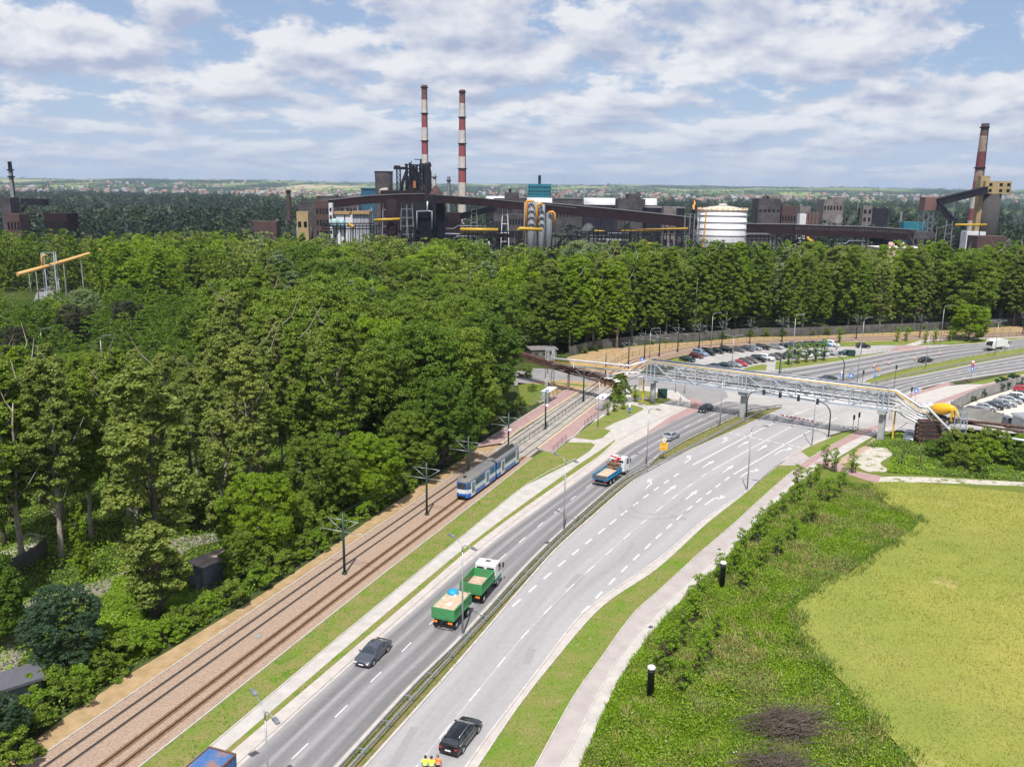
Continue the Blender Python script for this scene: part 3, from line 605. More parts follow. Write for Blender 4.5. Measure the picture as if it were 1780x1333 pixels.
def arrow(a, b, kind, z):
    a = g(*a); b = g(*b); d = (b - a); Ln = d.length; d.normalize(); n = Vector((d.y, -d.x, 0))     # n = right
    def P(s, t): p = a + d * s + n * t; return (p.x, p.y, z)
    if kind == 'S':
        MK.add([P(0, -.09), P(0, .09), P(Ln * .62, .13), P(Ln * .62, -.13)], [(0, 1, 2, 3)]); MK.add([P(Ln * .6, -.42), P(Ln * .6, .42), P(Ln, 0)], [(0, 1, 2)])
    else:
        sg = 1 if kind == 'R' else -1
        MK.add([P(0, -.09), P(0, .09), P(Ln * .62, .12), P(Ln * .62, -.12)], [(0, 1, 2, 3)])
        MK.add([P(Ln * .62, -.12 * sg), P(Ln * .62, .12 * sg), P(Ln * .76, .62 * sg), P(Ln * .86, .5 * sg)], [(0, 1, 2, 3)])
        MK.add([P(Ln * .6, .62 * sg), P(Ln * 1.02, .3 * sg), P(Ln * .92, 1.15 * sg)], [(0, 1, 2)])
for k, a, b in (('L', (1121.6, 849.8), (1139, 834)), ('L', (1190, 805), (1206, 793)), ('L', (1255, 770), (1269, 761)), ('S', (1154, 858.5), (1176, 842.7)), ('S', (1220.7, 812.7), (1242, 800)), ('S', (1283, 777), (1302, 766.5)),
                ('S', (1191.7, 868), (1213, 851.7)), ('S', (1255.6, 821.5), (1275.4, 808.5)), ('S', (1316, 784), (1334.4, 773)), ('R', (1225.4, 877.6), (1250, 860)), ('R', (1286.8, 829), (1310, 814)), ('R', (1346.5, 790.8), (1368, 777))):
    arrow(a, b, k, ZR)
# far roads
def mid(A, B, t, n=60):
    a, _ = resample(A, n); b, _ = resample(B, n); return [p.lerp(q, t) for p, q in zip(a, b)]
dashes(curve([(1402, 668), (1470, 649), (1520, 632), (1580, 617.5), (1640, 606.5), (1700, 600), (1780, 597)]), 2.2, 4, .16, 0.0285)
dashes(curve([(1510, 640), (1600, 618), (1700, 604.5), (1780, 600)]), 2.2, 4, .12, 0.0285)
dashes(curve([(1560, 673), (1603, 664), (1646, 652.5), (1710, 638), (1780, 627)]), 2.2, 3.6, .16, 0.0265)
dashes(curve([(1592, 676), (1648, 663), (1720, 646), (1780, 636)]), 2.2, 3.2, .16, 0.0265)
# parking bays
for px, vx in ((1207, 622), (1222, 618), (1236, 614), (1272, 609), (1290, 607), (1304, 606), (1317, 604.5), (1335, 603)):
    mk_quad(g(px, vx), g(px + 18, vx + 7), 0.1, 0.0205)
o = MK.build('road_markings', m_mark); o['kind'] = 'structure'
me = o.data
for p in me.polygons:
    if p.normal.z < 0: p.flip()
# tyre rings left on the turning place
mb = MB()
for pl in ([(1100, 882), (1112, 891), (1131, 893.5), (1157, 888.5), (1178, 876), (1188, 863)], [(1084, 890), (1112, 899.5), (1145, 901), (1180, 895), (1199, 885)], [(1078, 878), (1084, 890)], [(1100, 882), (1100, 874), (1112, 862), (1135, 848)]):
    c = curve(pl, step=.6)
    for off_ in (-.0, .35):
        l = offset(c, off_ - .06); r = offset(c, off_ + .06); b = len(mb.v)
        for p, q in zip(l, r): mb.v += [(p.x, p.y, 0.0235), (q.x, q.y, 0.0235)]
        for i in range(len(l) - 1): mb.f.append((b + 2 * i, b + 2 * i + 1, b + 2 * i + 3, b + 2 * i + 2)); mb.m.append(0); mb.s.append(False)
o = mb.build('tyre_marks', mat('tyre_rubber_stain', (0.21, 0.20, 0.205), 0.8, c2=(0.28, 0.27, 0.275), scale=0.6)); o['kind'] = 'structure'
for (u, v, w, h_, a_) in ((1000, 1010, 1.2, 4, .9), (920, 1140, .8, 3, 1.1), (1180, 900, 2.2, 1.2, .8), (1330, 790, 1.0, 5, .8), (700, 1300, .7, 6, 1.1), (1090, 960, .5, 7, .95)):
    c = g(u, v); d = Vector((math.cos(a_ + .25), math.sin(a_ + .25), 0)); n_ = Vector((d.y, -d.x, 0)); area('asphalt_patch', [c + d * h_ / 2 + n_ * w / 2, c + d * h_ / 2 - n_ * w / 2, c - d * h_ / 2 - n_ * w / 2, c - d * h_ / 2 + n_ * w / 2], mat('patched_asphalt', (.27, .26, .265), .85, var=.1), .0205)
# drain covers
for i, (u, v) in enumerate(((1029, 896), (951, 943), (441, 1310), (1131, 1090), (1250, 955))):
    mb = MB(); p = g(u, v); mb.box((0, 0, 0), (.75, .55, .02)); mb.box((0, 0, 0.012), (.55, .4, .02), m=1)
    o = mb.build('drain_cover', [m_kerb if i > 2 else M_concw, M_piped], loc=(p.x, p.y, 0.045), rz=0.9)
    tag(o, ['small rusty drain cover at the kerb of the light carriageway beside the cycle verge', 'small drain cover beside the guardrail on the dark carriageway', 'square drain cover at the kerb of the dark carriageway near the container truck', 'pale square manhole frame on the pavement beside the black post nearest the camera', 'pale manhole cover on the footpath near the farther black post'][i], 'drain cover')

# ================================================================== VEGETATION
def leaf_quads(P, Nn, size, r):
    """P points, Nn preferred normals -> quads"""
    n = len(P); R = r.normal(size=(n, 3)); nn = Nn * 1.1 + R * 0.75 + np.array([0, 0, 0.35]); nn /= np.linalg.norm(nn, axis=1)[:, None] + 1e-9
    a = np.cross(nn, r.normal(size=(n, 3))); a /= np.linalg.norm(a, axis=1)[:, None] + 1e-9; b = np.cross(nn, a)
    s = (size * (0.6 + 0.8 * r.random(n)))[:, None]; t = s * (0.55 + 0.45 * r.random(n))[:, None]
    bend = nn * s * 0.25
    V = np.stack([P - a * s - bend, P - b * t, P + a * s - bend, P + b * t], 1).reshape(-1, 3)
    return V, np.arange(n * 4).reshape(n, 4)
def crown_pts(seed, H, Wd, shape, nl, base=0.16, rc=(0.45, 0.9), nc=120, nb=None):
    """lobes carry clumps, clumps carry leaves: clump centres, radii, leaf points, outward normals"""
    r = np.random.default_rng(seed); env_ = {
        'poplar': lambda t: (math.sin(math.pi * (t * 0.93 + 0.07) ** 0.8)) ** 0.55 * (1.05 - 0.35 * t), 'column': lambda t: math.sin(math.pi * (t * 0.92 + 0.06)) ** 0.4,
        'round': lambda t: math.sqrt(max(0.03, 1 - (2 * t - 0.85) ** 2 / 1.35)), 'bush': lambda t: math.sqrt(max(0.02, 1 - t * t))}[shape]
    zs = {'poplar': 1.75, 'column': 1.8, 'round': 0.85, 'bush': 0.8}[shape]; nb = nb or {'poplar': 15, 'column': 12, 'round': 17, 'bush': 7}[shape]
    LB = []; ga = r.random() * 6.28
    for i in range(nb):
        t = ((i + 0.5) / nb) ** (1.15 if shape in ('poplar', 'column') else 0.9); ga += 2.4 + r.normal() * 0.25
        RL = Wd * r.uniform(0.19, 0.27) * (1.0 if t < 0.8 else 0.72); q = max(0.0, env_(t) * Wd / 2 - RL * 0.75) * r.uniform(0.75, 1.12)
        LB.append((math.cos(ga) * q, math.sin(ga) * q, min(H * (base + (1 - base) * t), H - RL * zs * 0.9), RL))
    LB = np.array(LB); k = r.choice(nb, nc, p=LB[:, 3] ** 2 / (LB[:, 3] ** 2).sum())
    d = r.normal(size=(nc, 3)); d /= np.linalg.norm(d, axis=1)[:, None]; out = LB[k, :3] * np.array([1, 1, 0]); out /= np.linalg.norm(out, axis=1)[:, None] + 1e-6
    d = d + out * 0.35 + np.array([0, 0, 0.25]); d /= np.linalg.norm(d, axis=1)[:, None]
    C = LB[k, :3] + d * (LB[k, 3] * r.uniform(0.7, 1.0, nc))[:, None] * np.array([1, 1, zs]); C[:, 2] = np.clip(C[:, 2], H * base * 0.5 + 0.02 * H, H * 0.985)
    Rd = r.uniform(rc[0], rc[1], nc); k = r.choice(nc, nl, p=Rd ** 2 / (Rd ** 2).sum())
    d = r.normal(size=(nl, 3)); d /= np.linalg.norm(d, axis=1)[:, None]; d[:, 2] = np.where(d[:, 2] < -0.25, -d[:, 2] * 0.6, d[:, 2])
    P = C[k] + d * (Rd[k] * (0.5 + 0.6 * r.random(nl) ** 0.6))[:, None] * np.array([1, 1, 0.8])
    return C, Rd, P, d
def tree_proto(seed, H, Wd, shape, nl, size, leafm, barkm, name, base=0.16, rc=(1.0, 2.0), nc=70, cat='tree', bare=0.0, trunk=True, nb=None):
    C, Rd, P, d = crown_pts(seed, H, Wd, shape, nl, base, rc, nc, nb); r = np.random.default_rng(seed + 99)
    V, Fc = leaf_quads(P, d, size, r)
    root = empty(name, (0, 0, 0))
    root['category'] = cat
    npmesh('crown', V, Fc, leafm, root)
    if trunk:
        mb = MB(); tr = max(0.12, H * 0.014)
        pts = [(0, 0, -0.2)]; top = H * (0.82 if shape != 'bush' else 0.5); xx = yy = 0
        for i in range(1, 8):
            xx += r.normal() * 0.012 * H; yy += r.normal() * 0.012 * H; pts.append((xx * i / 7, yy * i / 7, top * i / 7))
        mb.tube(pts, [tr * (1.35 if i == 0 else 1.0 - 0.85 * i / 7) for i in range(8)], 7)
        for k in r.choice(len(C), min(len(C), 26), replace=False):
            c = C[k]; z0 = max(H * base * 0.6, c[2] - np.hypot(c[0], c[1]) * 1.1 - H * 0.06); z0 = min(z0, top * 0.95); s = z0 / top
            i0 = min(6, int(s * 7)); q = Vector(pts[i0]).lerp(Vector(pts[i0 + 1]), s * 7 - i0)
            m_ = q.lerp(Vector(c), 0.5) + Vector((0, 0, -0.03 * H)); rr = tr * (0.42 - 0.25 * s)
            mb.tube([q, m_, Vector(c)], [rr, rr * .6, rr * .2], 5, caps=False)
        if bare:
            for k in range(int(bare)):
                a = r.random() * 6.28; z0 = H * r.uniform(.3, .9); L_ = H * r.uniform(.06, .13)
                q = Vector((0, 0, z0)); mb.tube([q, q + Vector((math.cos(a) * L_, math.sin(a) * L_, L_ * .9)), q + Vector((math.cos(a + .3) * L_ * 1.5, math.sin(a + .3) * L_ * 1.5, L_ * 2.0))], [tr * .3, tr * .2, tr * .06], 5, caps=False)
        mb.build('trunk', barkm, root)
    return root

F_mid = foliage('mid_green_leaves', (0.075, 0.13, 0.010), (0.18, 0.25, 0.022))
F_yel = foliage('fresh_green_leaves', (0.12, 0.20, 0.008), (0.235, 0.325, 0.016), 0.35)
F_oli = foliage('olive_leaves', (0.10, 0.14, 0.022), (0.235, 0.275, 0.055))
F_drk = foliage('dark_green_leaves', (0.045, 0.095, 0.006), (0.11, 0.185, 0.012), 0.22)
F_blu = foliage('blue_green_leaves', (0.025, 0.058, 0.026), (0.05, 0.095, 0.045), 0.15)
F_gra = foliage('grey_green_leaves', (0.07, 0.10, 0.03), (0.14, 0.17, 0.06), 0.2)
F_sil = foliage('silvery_leaves', (0.11, 0.16, 0.06), (0.20, 0.26, 0.11), 0.2)
F_pur = foliage('brownish_dark_leaves', (0.03, 0.034, 0.016), (0.055, 0.055, 0.025), 0.1)
F_bus = foliage('bright_undergrowth_leaves', (0.10, 0.185, 0.010), (0.20, 0.31, 0.018), 0.3)
LEAFS = dict(mid=F_mid, yel=F_yel, oli=F_oli, drk=F_drk, blu=F_blu, sil=F_sil, pur=F_pur, bus=F_bus)
PR = {}
PR['poplar'] = [tree_proto(s, 26, w, 'poplar', 50000, 0.135, F_mid, M_barkp if s % 2 else M_bark, 'poplar_tree', 0.24, (0.35, 0.8), 520, bare=3) for s, w in ((1, 9.0), (2, 8.0), (3, 10.5), (4, 9.5))]
PR['slim'] = [tree_proto(s, 26, w, 'poplar', 36000, 0.13, F_oli, M_barkp, 'poplar_tree', 0.36, (0.3, 0.7), 420, bare=4, nb=n) for s, w, n in ((5, 6.6, 14), (6, 7.6, 18), (7, 5.8, 12))]
PR['column'] = [tree_proto(s, 22, w, 'column', 26000, 0.125, F_mid, M_bark, 'columnar_poplar', 0.1, (0.3, 0.62), 300) for s, w in ((11, 5.2), (12, 4.5))]
PR['round'] = [tree_proto(s, 18, w, 'round', 60000, 0.135, F_mid, M_bark, 'broadleaf_tree', 0.14, (0.4, 0.9), 640) for s, w in ((21, 14), (22, 13), (23, 16))]
PR['bush'] = [tree_proto(s, 3.4, w, 'bush', 5000, 0.10, F_bus, M_bark, 'bush', 0.02, (0.25, 0.5), 60, 'bush') for s, w in ((31, 4.2), (32, 3.6), (33, 5.0))]
NEWTREES = []
_used = set()
def plant(kind, x, y, h, leaf='mid', label=None, group=None, wf=1.0, idx=None, z=0.0, name=None):
    ps = PR[kind]; i = random.randrange(len(ps)) if idx is None else idx % len(ps); p = ps[i]
    lm = LEAFS[leaf]
    key = (kind, i)
    if key not in _used:
        _used.add(key); o = p
    else: o = copy_tree(p)
    for ch in (kids(o)):
        if ch.name.startswith('crown'):
            ch.material_slots[0].link = 'OBJECT'; ch.material_slots[0].material = lm
    H0 = {'slim': 26, 'poplar': 26, 'column': 22, 'round': 18, 'bush': 3.4}[kind]; s = h / H0
    w = s * wf * (1 if kind == 'bush' else random.uniform(0.92, 1.1)) if wf == 1.0 else s * wf
    o.location = (x, y, z); o.rotation_euler = (0, 0, random.uniform(0, 6.28)); o.scale = (w, w, s)
    if label: o['label'] = label
    if group: o['group'] = group
    elif 'group' in o: del o['group']
    return o
def gpt(u, v): p = g(u, v); return p.x, p.y

# --- trees one can point at
G1 = 'trees of the wood beside the tram tracks'
NEAR = [  # px base, kind, height, leaf, width factor, label
 ((275, 1078), 'column', 28, 'oli', 1.35, 'tall slender olive poplar standing alone in the sunny scrub left of the sheet-metal shed'),
 ((108, 975), 'slim', 25, 'oli', 1.0, 'big poplar with a split pale dead trunk at the left of the wood'),
 ((160, 940), 'slim', 24, 'mid', 1.0, None), ((40, 985), 'slim', 25, 'mid', 1.1, None), ((-50, 1050), 'poplar', 25, 'mid', 1.1, None),
 ((145, 1010), 'column', 9.5, 'yel', 0.8, 'short bright ivy-covered trunk beside the forest path'),
 ((112, 1170), 'round', 8.6, 'blu', 0.95, 'dark blue-green rounded tree at the lower left by the dry verge'),
 ((5, 1310), 'round', 5.2, 'blu', 0.9, 'small blue-green tree at the bottom left corner of the photo'),
 ((-10, 1120), 'round', 9, 'drk', 1.0, None),
 ((392, 950), 'column', 20, 'oli', 1.0, 'thin leafy trunk right behind the sheet-metal shed'),
 ((340, 925), 'column', 20, 'oli', 1.4, None), ((300, 900), 'slim', 23, 'oli', 0.9, None), ((225, 910), 'slim', 24, 'mid', 1.0, None),
 ((455, 975), 'round', 11, 'yel', 0.95, 'rounded light green tree standing right of the shed at the wood edge'),
 ((515, 950), 'round', 7, 'mid', 1.0, None), ((420, 1015), 'round', 6.5, 'mid', 0.9, 'small dense green tree directly right of the sheet-metal shed'),
 ((640, 880), 'round', 10.5, 'yel', 1.15, 'wide bright green tree leaning over the tracks by the second catenary mast'),
 ((560, 900), 'round', 12, 'mid', 1.0, None), ((715, 835), 'round', 11, 'mid', 1.0, None),
 ((440, 890), 'slim', 24, 'oli', 1.05, None), ((395, 860), 'slim', 24, 'oli', 1.0, 'pale-limbed olive poplar with thin grey crown in the middle of the wood'),
 ((520, 850), 'slim', 25, 'mid', 1.05, None), ((600, 830), 'slim', 25, 'mid', 1.0, None),
 ((660, 800), 'round', 20, 'mid', 0.95, None), ((730, 778), 'round', 22, 'drk', 1.0, None), ((790, 770), 'round', 21, 'mid', 1.0, None),
 ((838, 732), 'round', 21, 'drk', .98, 'huge rounded dark tree overhanging the far end of the left tram platform'), ((850, 700), 'round', 18, 'mid', 0.85, None),
 ((770, 815), 'round', 15, 'drk', 0.9, None), ((800, 772), 'round', 14, 'drk', 0.85, None),
 ((1683, 592), 'round', 11, 'yel', 1.35, 'round bright green tree on the verge above the white garbage truck'),
 ((1078, 700), 'round', 6.4, 'mid', 0.95, 'small leafy tree between the tram shelter and the yellow ladder post'),
 ((958, 617), 'poplar', 22, 'mid', 1.1, None), ((990, 613), 'poplar', 23, 'yel', 1.15, 'big bright poplar standing in front of the left end of the long concrete wall'), ((1022, 606), 'poplar', 24, 'mid', 1.0, None), ((925, 612), 'round', 19, 'mid', 1.0, None), ((972, 600), 'round', 20, 'drk', 1.0, None),
 ((1056, 601), 'poplar', 25, 'yel', 1.0, None), ((95, 590), 'round', 12, 'yel', .8, 'yellow-green tree left of the brownish tree by the works road'), ((150, 585), 'round', 14, 'sil', 1.0, 'silvery willow beside the works road'),
 ((130, 625), 'round', 14, 'pur', 1.0, 'brownish dark tree in front of the silvery willow'), ((225, 605), 'round', 13, 'pur', 1.0, None), ((30, 655), 'round', 12, 'pur', .9, None), ((60, 600), 'round', 12, 'drk', 1.0, None),
]
pts_taken = []
for (uv, kind, h, leaf, wf, lab) in NEAR:
    x, y = gpt(*uv)
    plant(kind, x, y, h, leaf, lab or 'leafy tree within the crowded wood left of the tram tracks', None if lab else G1, wf); pts_taken.append((x, y))

# --- rows and woods (dart throwing)
KEEP = [gp([(832, 779), (838, 771), (984, 679), (1010, 680), (960, 700), (920, 722)]), gp([(50, 545), (60, 500), (95, 488), (102, 500), (90, 530), (78, 560)]), gp([(120, 690), (165, 640), (235, 640), (235, 690)]),
        gp([(0, 1010), (40, 900), (100, 900), (80, 960)]), gp([(150, 1120), (200, 1010), (330, 1000), (450, 1000), (450, 1060), (300, 1130), (220, 1180), (120, 1240)]), gp([(905, 625), (980, 618), (1000, 640), (920, 660)]),
        gp([(10, 480), (0, 420), (150, 430), (160, 470)])]
Z_LEFT = [(-46, 66), (-34, 90), (-24, 112), (-15, 138), (-9, 160), (-8, 180), (-7, 200), (-9, 222), (-4, 262), (20, 330), (-20, 380), (-120, 405), (-290, 420), (-200, 250), (-110, 120), (-70, 66)]
Z_RIGHT = [(14, 236), (26, 250), (40, 258), (62, 274), (92, 283), (140, 292), (200, 306), (290, 330), (290, 380), (200, 372), (140, 350), (80, 345), (30, 350), (20, 300)]
path = [p for p in FPc]
def darts(poly, dmin, n, seed, taken):
    r = random.Random(seed); xs = [p[0] for p in poly]; ys = [p[1] for p in poly]; out = []
    for _ in range(n):
        x = r.uniform(min(xs), max(xs)); y = r.uniform(min(ys), max(ys))
        if not inpoly(x, y, poly): continue
        if any(inpoly(x, y, k) for k in KEEP): continue
        if abs(x) > 0.62 * y + 12: continue
        if x < -18 and y < 104: continue
        if -0.70 < x / y < -0.475 and 322 < y < 362: continue
        if y < 130 and min((p.x - x) ** 2 + (p.y - y) ** 2 for p in path) < 9: continue
        dd = dmin * (1.08 if y < 125 else 1.0)
        if any((x - a) ** 2 + (y - b) ** 2 < dd * dd for a, b in out) or any((x - a) ** 2 + (y - b) ** 2 < (dd * .8) ** 2 for a, b in taken): continue
        out.append((x, y))
    return out
def leafkind(x, y):
    n = .25 + math.sin(x * .045 + 1.3) + math.sin(y * .05 + x * .02) + math.sin(x * .11 + y * .07) * .7 + random.uniform(-.9, .9)
    if n > 1.35: return 'yel'
    if n > 0.0: return 'mid'
    if n > -0.8: return 'oli'
    return 'drk' if random.random() < .82 else 'sil'
SP = []
BIGS = [(-40, 230), (-28, 318), (-46, 190), (-70, 205)]
for (x, y), h, lf, wf, lb in zip(BIGS, (21, 24, 20, 19), ('yel', 'yel', 'yel', 'mid'), (1.25, 1.3, 1.0, 1.1), ('wide bright yellow-green crown in the middle of the wood', 'bright yellow-green crown just below the teal tower line of the works', 'light green rounded crown behind the slender olive poplars', 'medium green rounded crown near the brownish dark trees')):
    plant('round', x, y, h, lf, lb, None, wf * 1.0)
for x, y in darts(Z_LEFT, 6.6, 9000, 3, pts_taken):
    h = random.uniform(20, 26); k = 'poplar' if random.random() < .6 else 'round'
    if y < 165 and x < -12: k = 'slim' if random.random() < .72 else 'poplar'; h = random.uniform(19, 28)
    if x > -32 and y > 145: k = 'round' if random.random() < .6 else 'poplar'; h = random.uniform(15, 21)
    if x < -70 and 170 < y < 310: h = random.uniform(9, 13)
    if x < -110 and y > 322: h = random.uniform(22, 29) if (y > 365 and x / y < -.4) else random.uniform(12, 17)
    if x / y < -.34 and y < 205: h = max(9, min(h, 45 - .19 * y + random.uniform(-3, 1.5)))
    if x / y < -.33 and 205 < y < 300: h = random.uniform(9, 14); k = 'round'
    if y > 300: h = random.uniform(19, 25)
    if -0.70 < x / y < -0.475 and 262 < y <= 322: h = random.uniform(5, 8.5); k = 'round'
    lf = leafkind(x, y)
    if y < 165 and x < -25: lf = random.choice(('oli', 'oli', 'oli', 'mid', 'yel'))
    if x / y < -.33 and 175 < y < 300: lf = random.choice(('drk', 'pur', 'pur', 'drk', 'blu', 'mid'))
    if y > 300 and -110 < x < 0: lf = random.choice(('oli', 'sil', 'mid', 'mid'))
    if k == 'slim' and random.random() < .12: h *= .6
    if any((x - a) ** 2 + (y - b) ** 2 < 49 for a, b in BIGS): continue
    SP.append((x, y, k, h, lf, 'left'))
row = []
WL = curve([(990, 618), (1040, 606), (1150.6, 595), (1210, 592), (1300, 584), (1381, 583), (1500, 578), (1600, 574), (1700, 569), (1780, 564)], 0, 60)
for i, p in enumerate(resample(offset(WL, -4.0), 34)[0]):
    row.append((p.x + random.uniform(-2.6, 2.6), p.y + random.uniform(-1.5, 5)))
for x, y in row: SP.append((x, y, 'poplar', random.choice((random.uniform(25, 29), random.uniform(20, 27))), random.choice(('mid', 'mid', 'mid', 'yel', 'oli')), 'row'))
for x, y in darts(Z_RIGHT, 7.2, 6000, 5, row): SP.append((x, y, 'poplar' if random.random() < .7 else 'round', random.uniform(20, 27), random.choice(('sil', 'oli', 'sil')) if (x < 32 and y > 290) else leafkind(x, y), 'right'))
# the 260 that show largest are things, the rest one mass
def show(s):
    x, y, k, h, l, zn = s; return (h ** 2) / (y * y) * (2.2 if zn == 'row' else 1)
SP.sort(key=show, reverse=True)
NB = 215
LBL = {('left', 'slim'): ('slender olive poplar within the crowded wood left of the tram tracks', 'slender poplars of the wood left of the tram'), ('left', 'poplar'): ('poplar crown within the crowded wood left of the tram tracks', 'poplars of the wood left of the tram'), ('left', 'round'): ('rounded broadleaf tree within the crowded wood left of the tram tracks', 'broadleaf trees of the wood left of the tram'),
       ('row', 'poplar'): ('tall poplar in the row behind the concrete wall along the far tram line', 'poplar row behind the wall'), ('right', 'poplar'): ('poplar crown in the belt of wood behind the concrete wall', 'poplars of the wood behind the wall'),
       ('right', 'round'): ('rounded tree in the belt of wood behind the concrete wall', 'broadleaf trees behind the wall')}
for (x, y, k, h, l, zn) in SP[:NB]:
    lb, gr = LBL[(zn, k)]; plant(k, x, y, h, l, lb, gr)
# --- undergrowth bushes
bz = []
B0 = curve([(-40, 1340), (112, 1240), (217.5, 1168), (326, 1103), (450, 1028), (520, 980), (560, 955), (640, 898), (700, 862), (735, 835)], 0, 0)
for i, p in enumerate(resample(offset(B0, -1.1), 34)[0]): bz.append((p.x + random.uniform(-.8, .8), p.y, random.uniform(1.6, 3.2), 'bus' if random.random() < .55 else 'mid', 'low bush at the edge of the dry verge along the tram tracks', 'bushes along the tram verge'))

for _ in range(26):
    u = random.uniform(170, 330); v = random.uniform(1010, 1150)
    if v > 1230 - 0.4 * u and v > 1100 and u > 260: continue
    x, y = gpt(u, v); bz.append((x, y, random.uniform(0.9, 2.2), 'bus' if random.random() < .75 else 'mid', 'bright green bush in the sunny clearing left of the shed', 'bushes of the sunny clearing'))
for u, v, h in ((905, 705, 2.0), (890, 720, 2.4), (925, 680, 1.8), (915, 655, 3), (560, 905, 4.5), (540, 930, 4), (590, 890, 3.5), (470, 1000, 3.5), (500, 985, 3.0), (85, 1215, 3), (30, 1330, 3), (60, 1270, 2.5), (180, 1140, 3.2)):
    x, y = gpt(u, v); bz.append((x, y, h, 'mid', 'dark green bush at the foot of the wood left of the tram tracks', 'bushes at the foot of the wood'))
RB = [(1640, 800, 4.4, 'drk', 'dark green thicket bush below the big white pipe bend'), (1668, 815, 4.2, 'mid', None), (1690, 790, 4.6, 'mid', 'tall light green bush right of the pale lattice tower'), (1720, 808, 4.6, 'yel', None), (1745, 800, 4.0, 'mid', None), (1770, 815, 4, 'drk', None), (1800, 800, 4.5, 'mid', None),
      (1655, 785, 4, 'oli', None), (1700, 825, 2.6, 'drk', None), (1740, 770, 2.4, 'bus', None), (1770, 775, 2.2, 'bus', None), (1800, 780, 2.4, 'bus', None), (1720, 770, 3, 'mid', None), (1620, 790, 2.5, 'drk', None)]
for u, v, h, l, lab in RB:
    x, y = gpt(u, v); bz.append((x, y, h, l, lab or 'dense bush in the thicket right of the rusty pipe stack', None if lab else 'bushes of the thicket right of the pipe stack'))
for i, q in enumerate(resample(offset(WL, 1.6), 46)[0]):
    if random.random() < .55: bz.append((q.x, q.y, random.uniform(.8, 2.6), 'mid' if random.random() < .6 else 'drk', 'low bush growing at the foot of the long grey concrete wall', 'bushes along the long wall'))
for u, v, h in ((1705, 690, 1.8), (1718, 684, 1.7), (1742, 676, 2.8), (1757, 672, 3), (1690, 697, 1.3), (1735, 680, 2.2), (1768, 670, 2.4)):
    x, y = gpt(u, v); bz.append((x, y, h, 'blu', 'grey-green shrub between the concrete wall and the parked cars', 'shrubs along the yard wall'))
for x, y, h, l, lb, gr in bz: plant('bush', x, y, h, l, lb, gr, name='bush')
for key in list(PR):
    for i, p in enumerate(PR[key]):
        if (key, i) not in _used: p.location = (60 + i, 300, 0); _used.add((key, i)); p['label'] = 'poplar crown in the belt of wood behind the concrete wall'

# --- the rest of the wood and far woodland: nobody could count these
def mass(name, items, mats_, nq, qs, label):
    """items (x, y, h, w, matindex); builds one object of crowns"""
    Vs = []; Fs = []; Mi = []; off_ = 0; protos = []
    for s in range(5):
        C, Rd, P, d = crown_pts(500 + s, 1.0, 0.5, 'poplar' if s % 2 else 'round', nq, 0.12, (0.02, 0.042), 150)
        protos.append((P, d))
    r = np.random.default_rng(77)
    for (x, y, h, w, mi) in items:
        P, d = protos[r.integers(5)]; a = r.random() * 6.28; ca, sa = math.cos(a), math.sin(a)
        Q = np.stack([(P[:, 0] * ca - P[:, 1] * sa) * w * 2, (P[:, 0] * sa + P[:, 1] * ca) * w * 2, P[:, 2] * h], 1) + np.array([x, y, float(hill(np.array(x), np.array(y)))])
        V, Fc = leaf_quads(Q, d, qs * h / 22.0, r); Vs.append(V); Fs.append(Fc + off_); off_ += len(V); Mi.append(np.full(len(Fc), mi, np.int32))
    o = npmesh(name, np.concatenate(Vs), np.concatenate(Fs), mats_); o.data.polygons.foreach_set('material_index', np.concatenate(Mi))
    tag(o, label, 'woodland', kind='stuff'); return o
MI = {'mid': 0, 'yel': 1, 'oli': 2, 'drk': 3, 'sil': 4, 'blu': 3, 'pur': 3}
rest = [(x, y, h, h * (.36 if k == 'poplar' else .75), MI[l]) for x, y, k, h, l, z in SP[NB:]]
if rest: mass('woodland', rest, [F_mid, F_yel, F_oli, F_drk, F_sil], 4200, 0.29, 'rest of the dense green wood seen behind its front trees')
it = []
r_ = random.Random(4)
def occl(x, y):
    return False
def nofac(x, y):
    u = x / y
    return (300 < y < 950) and not ((-0.62 < u < -0.24))
for _ in range(9000):
    y = 420 + 2500 * r_.random() ** 1.5; x = r_.uniform(-.66, .66) * y
    u = x / y
    dens = math.sin(x * .006 + 2) * math.sin(y * .005 + 1) + r_.uniform(-.6, .9)
    if y < 1000 and u > -0.20:
        # works area: only scattered trees, a hedge in front of it
        if 440 < y < 480 and u < .25: 
            if r_.random() < .55: continue
        elif y > 560 and 0.30 < u < 0.62 and y > 640: 
            if r_.random() < .35: continue
        elif r_.random() < 0.9: continue
    elif dens < -0.35: continue
    if u < -0.33 and 450 < y < 620 and r_.random() < .5: continue
    h = r_.uniform(8, 20) if y > 700 else r_.uniform(9, 16)
    it.append((x, y, h, h * r_.uniform(.6, 1.3), 3 if r_.random() < .8 else 0))
F_far = foliage('far_dark_leaves', (0.009, 0.021, 0.010), (0.022, 0.04, 0.017), 0.1)
F_far2 = foliage('far_green_leaves', (0.02, 0.042, 0.014), (0.045, 0.075, 0.025), 0.1)
mass('distant_woodland', it, [F_far2, F_yel, F_oli, F_far, F_sil], 90, 1.7, 'dark woodland around and beyond the steelworks')
# scattered trees and hedges of the far villages and hills
it = []
for _ in range(5200):
    R_ = 2900 + 6500 * r_.random() ** 1.3; a = r_.uniform(-.66, .66); x = R_ * math.sin(a); y = R_ * math.cos(a)
    if math.sin(x * .0021 + .5) + math.sin(y * .0034 + x * .001) + r_.uniform(-1.2, 1.2) < 0.0: continue
    h = r_.uniform(9, 17); it.append((x, y, h, h * r_.uniform(1.0, 3.2), 3 if r_.random() < .7 else 0))
mass('distant_woodland', it, [F_far2, F_yel, F_oli, F_far, F_sil], 26, 3.6, 'hedges and copses between the far fields and villages')

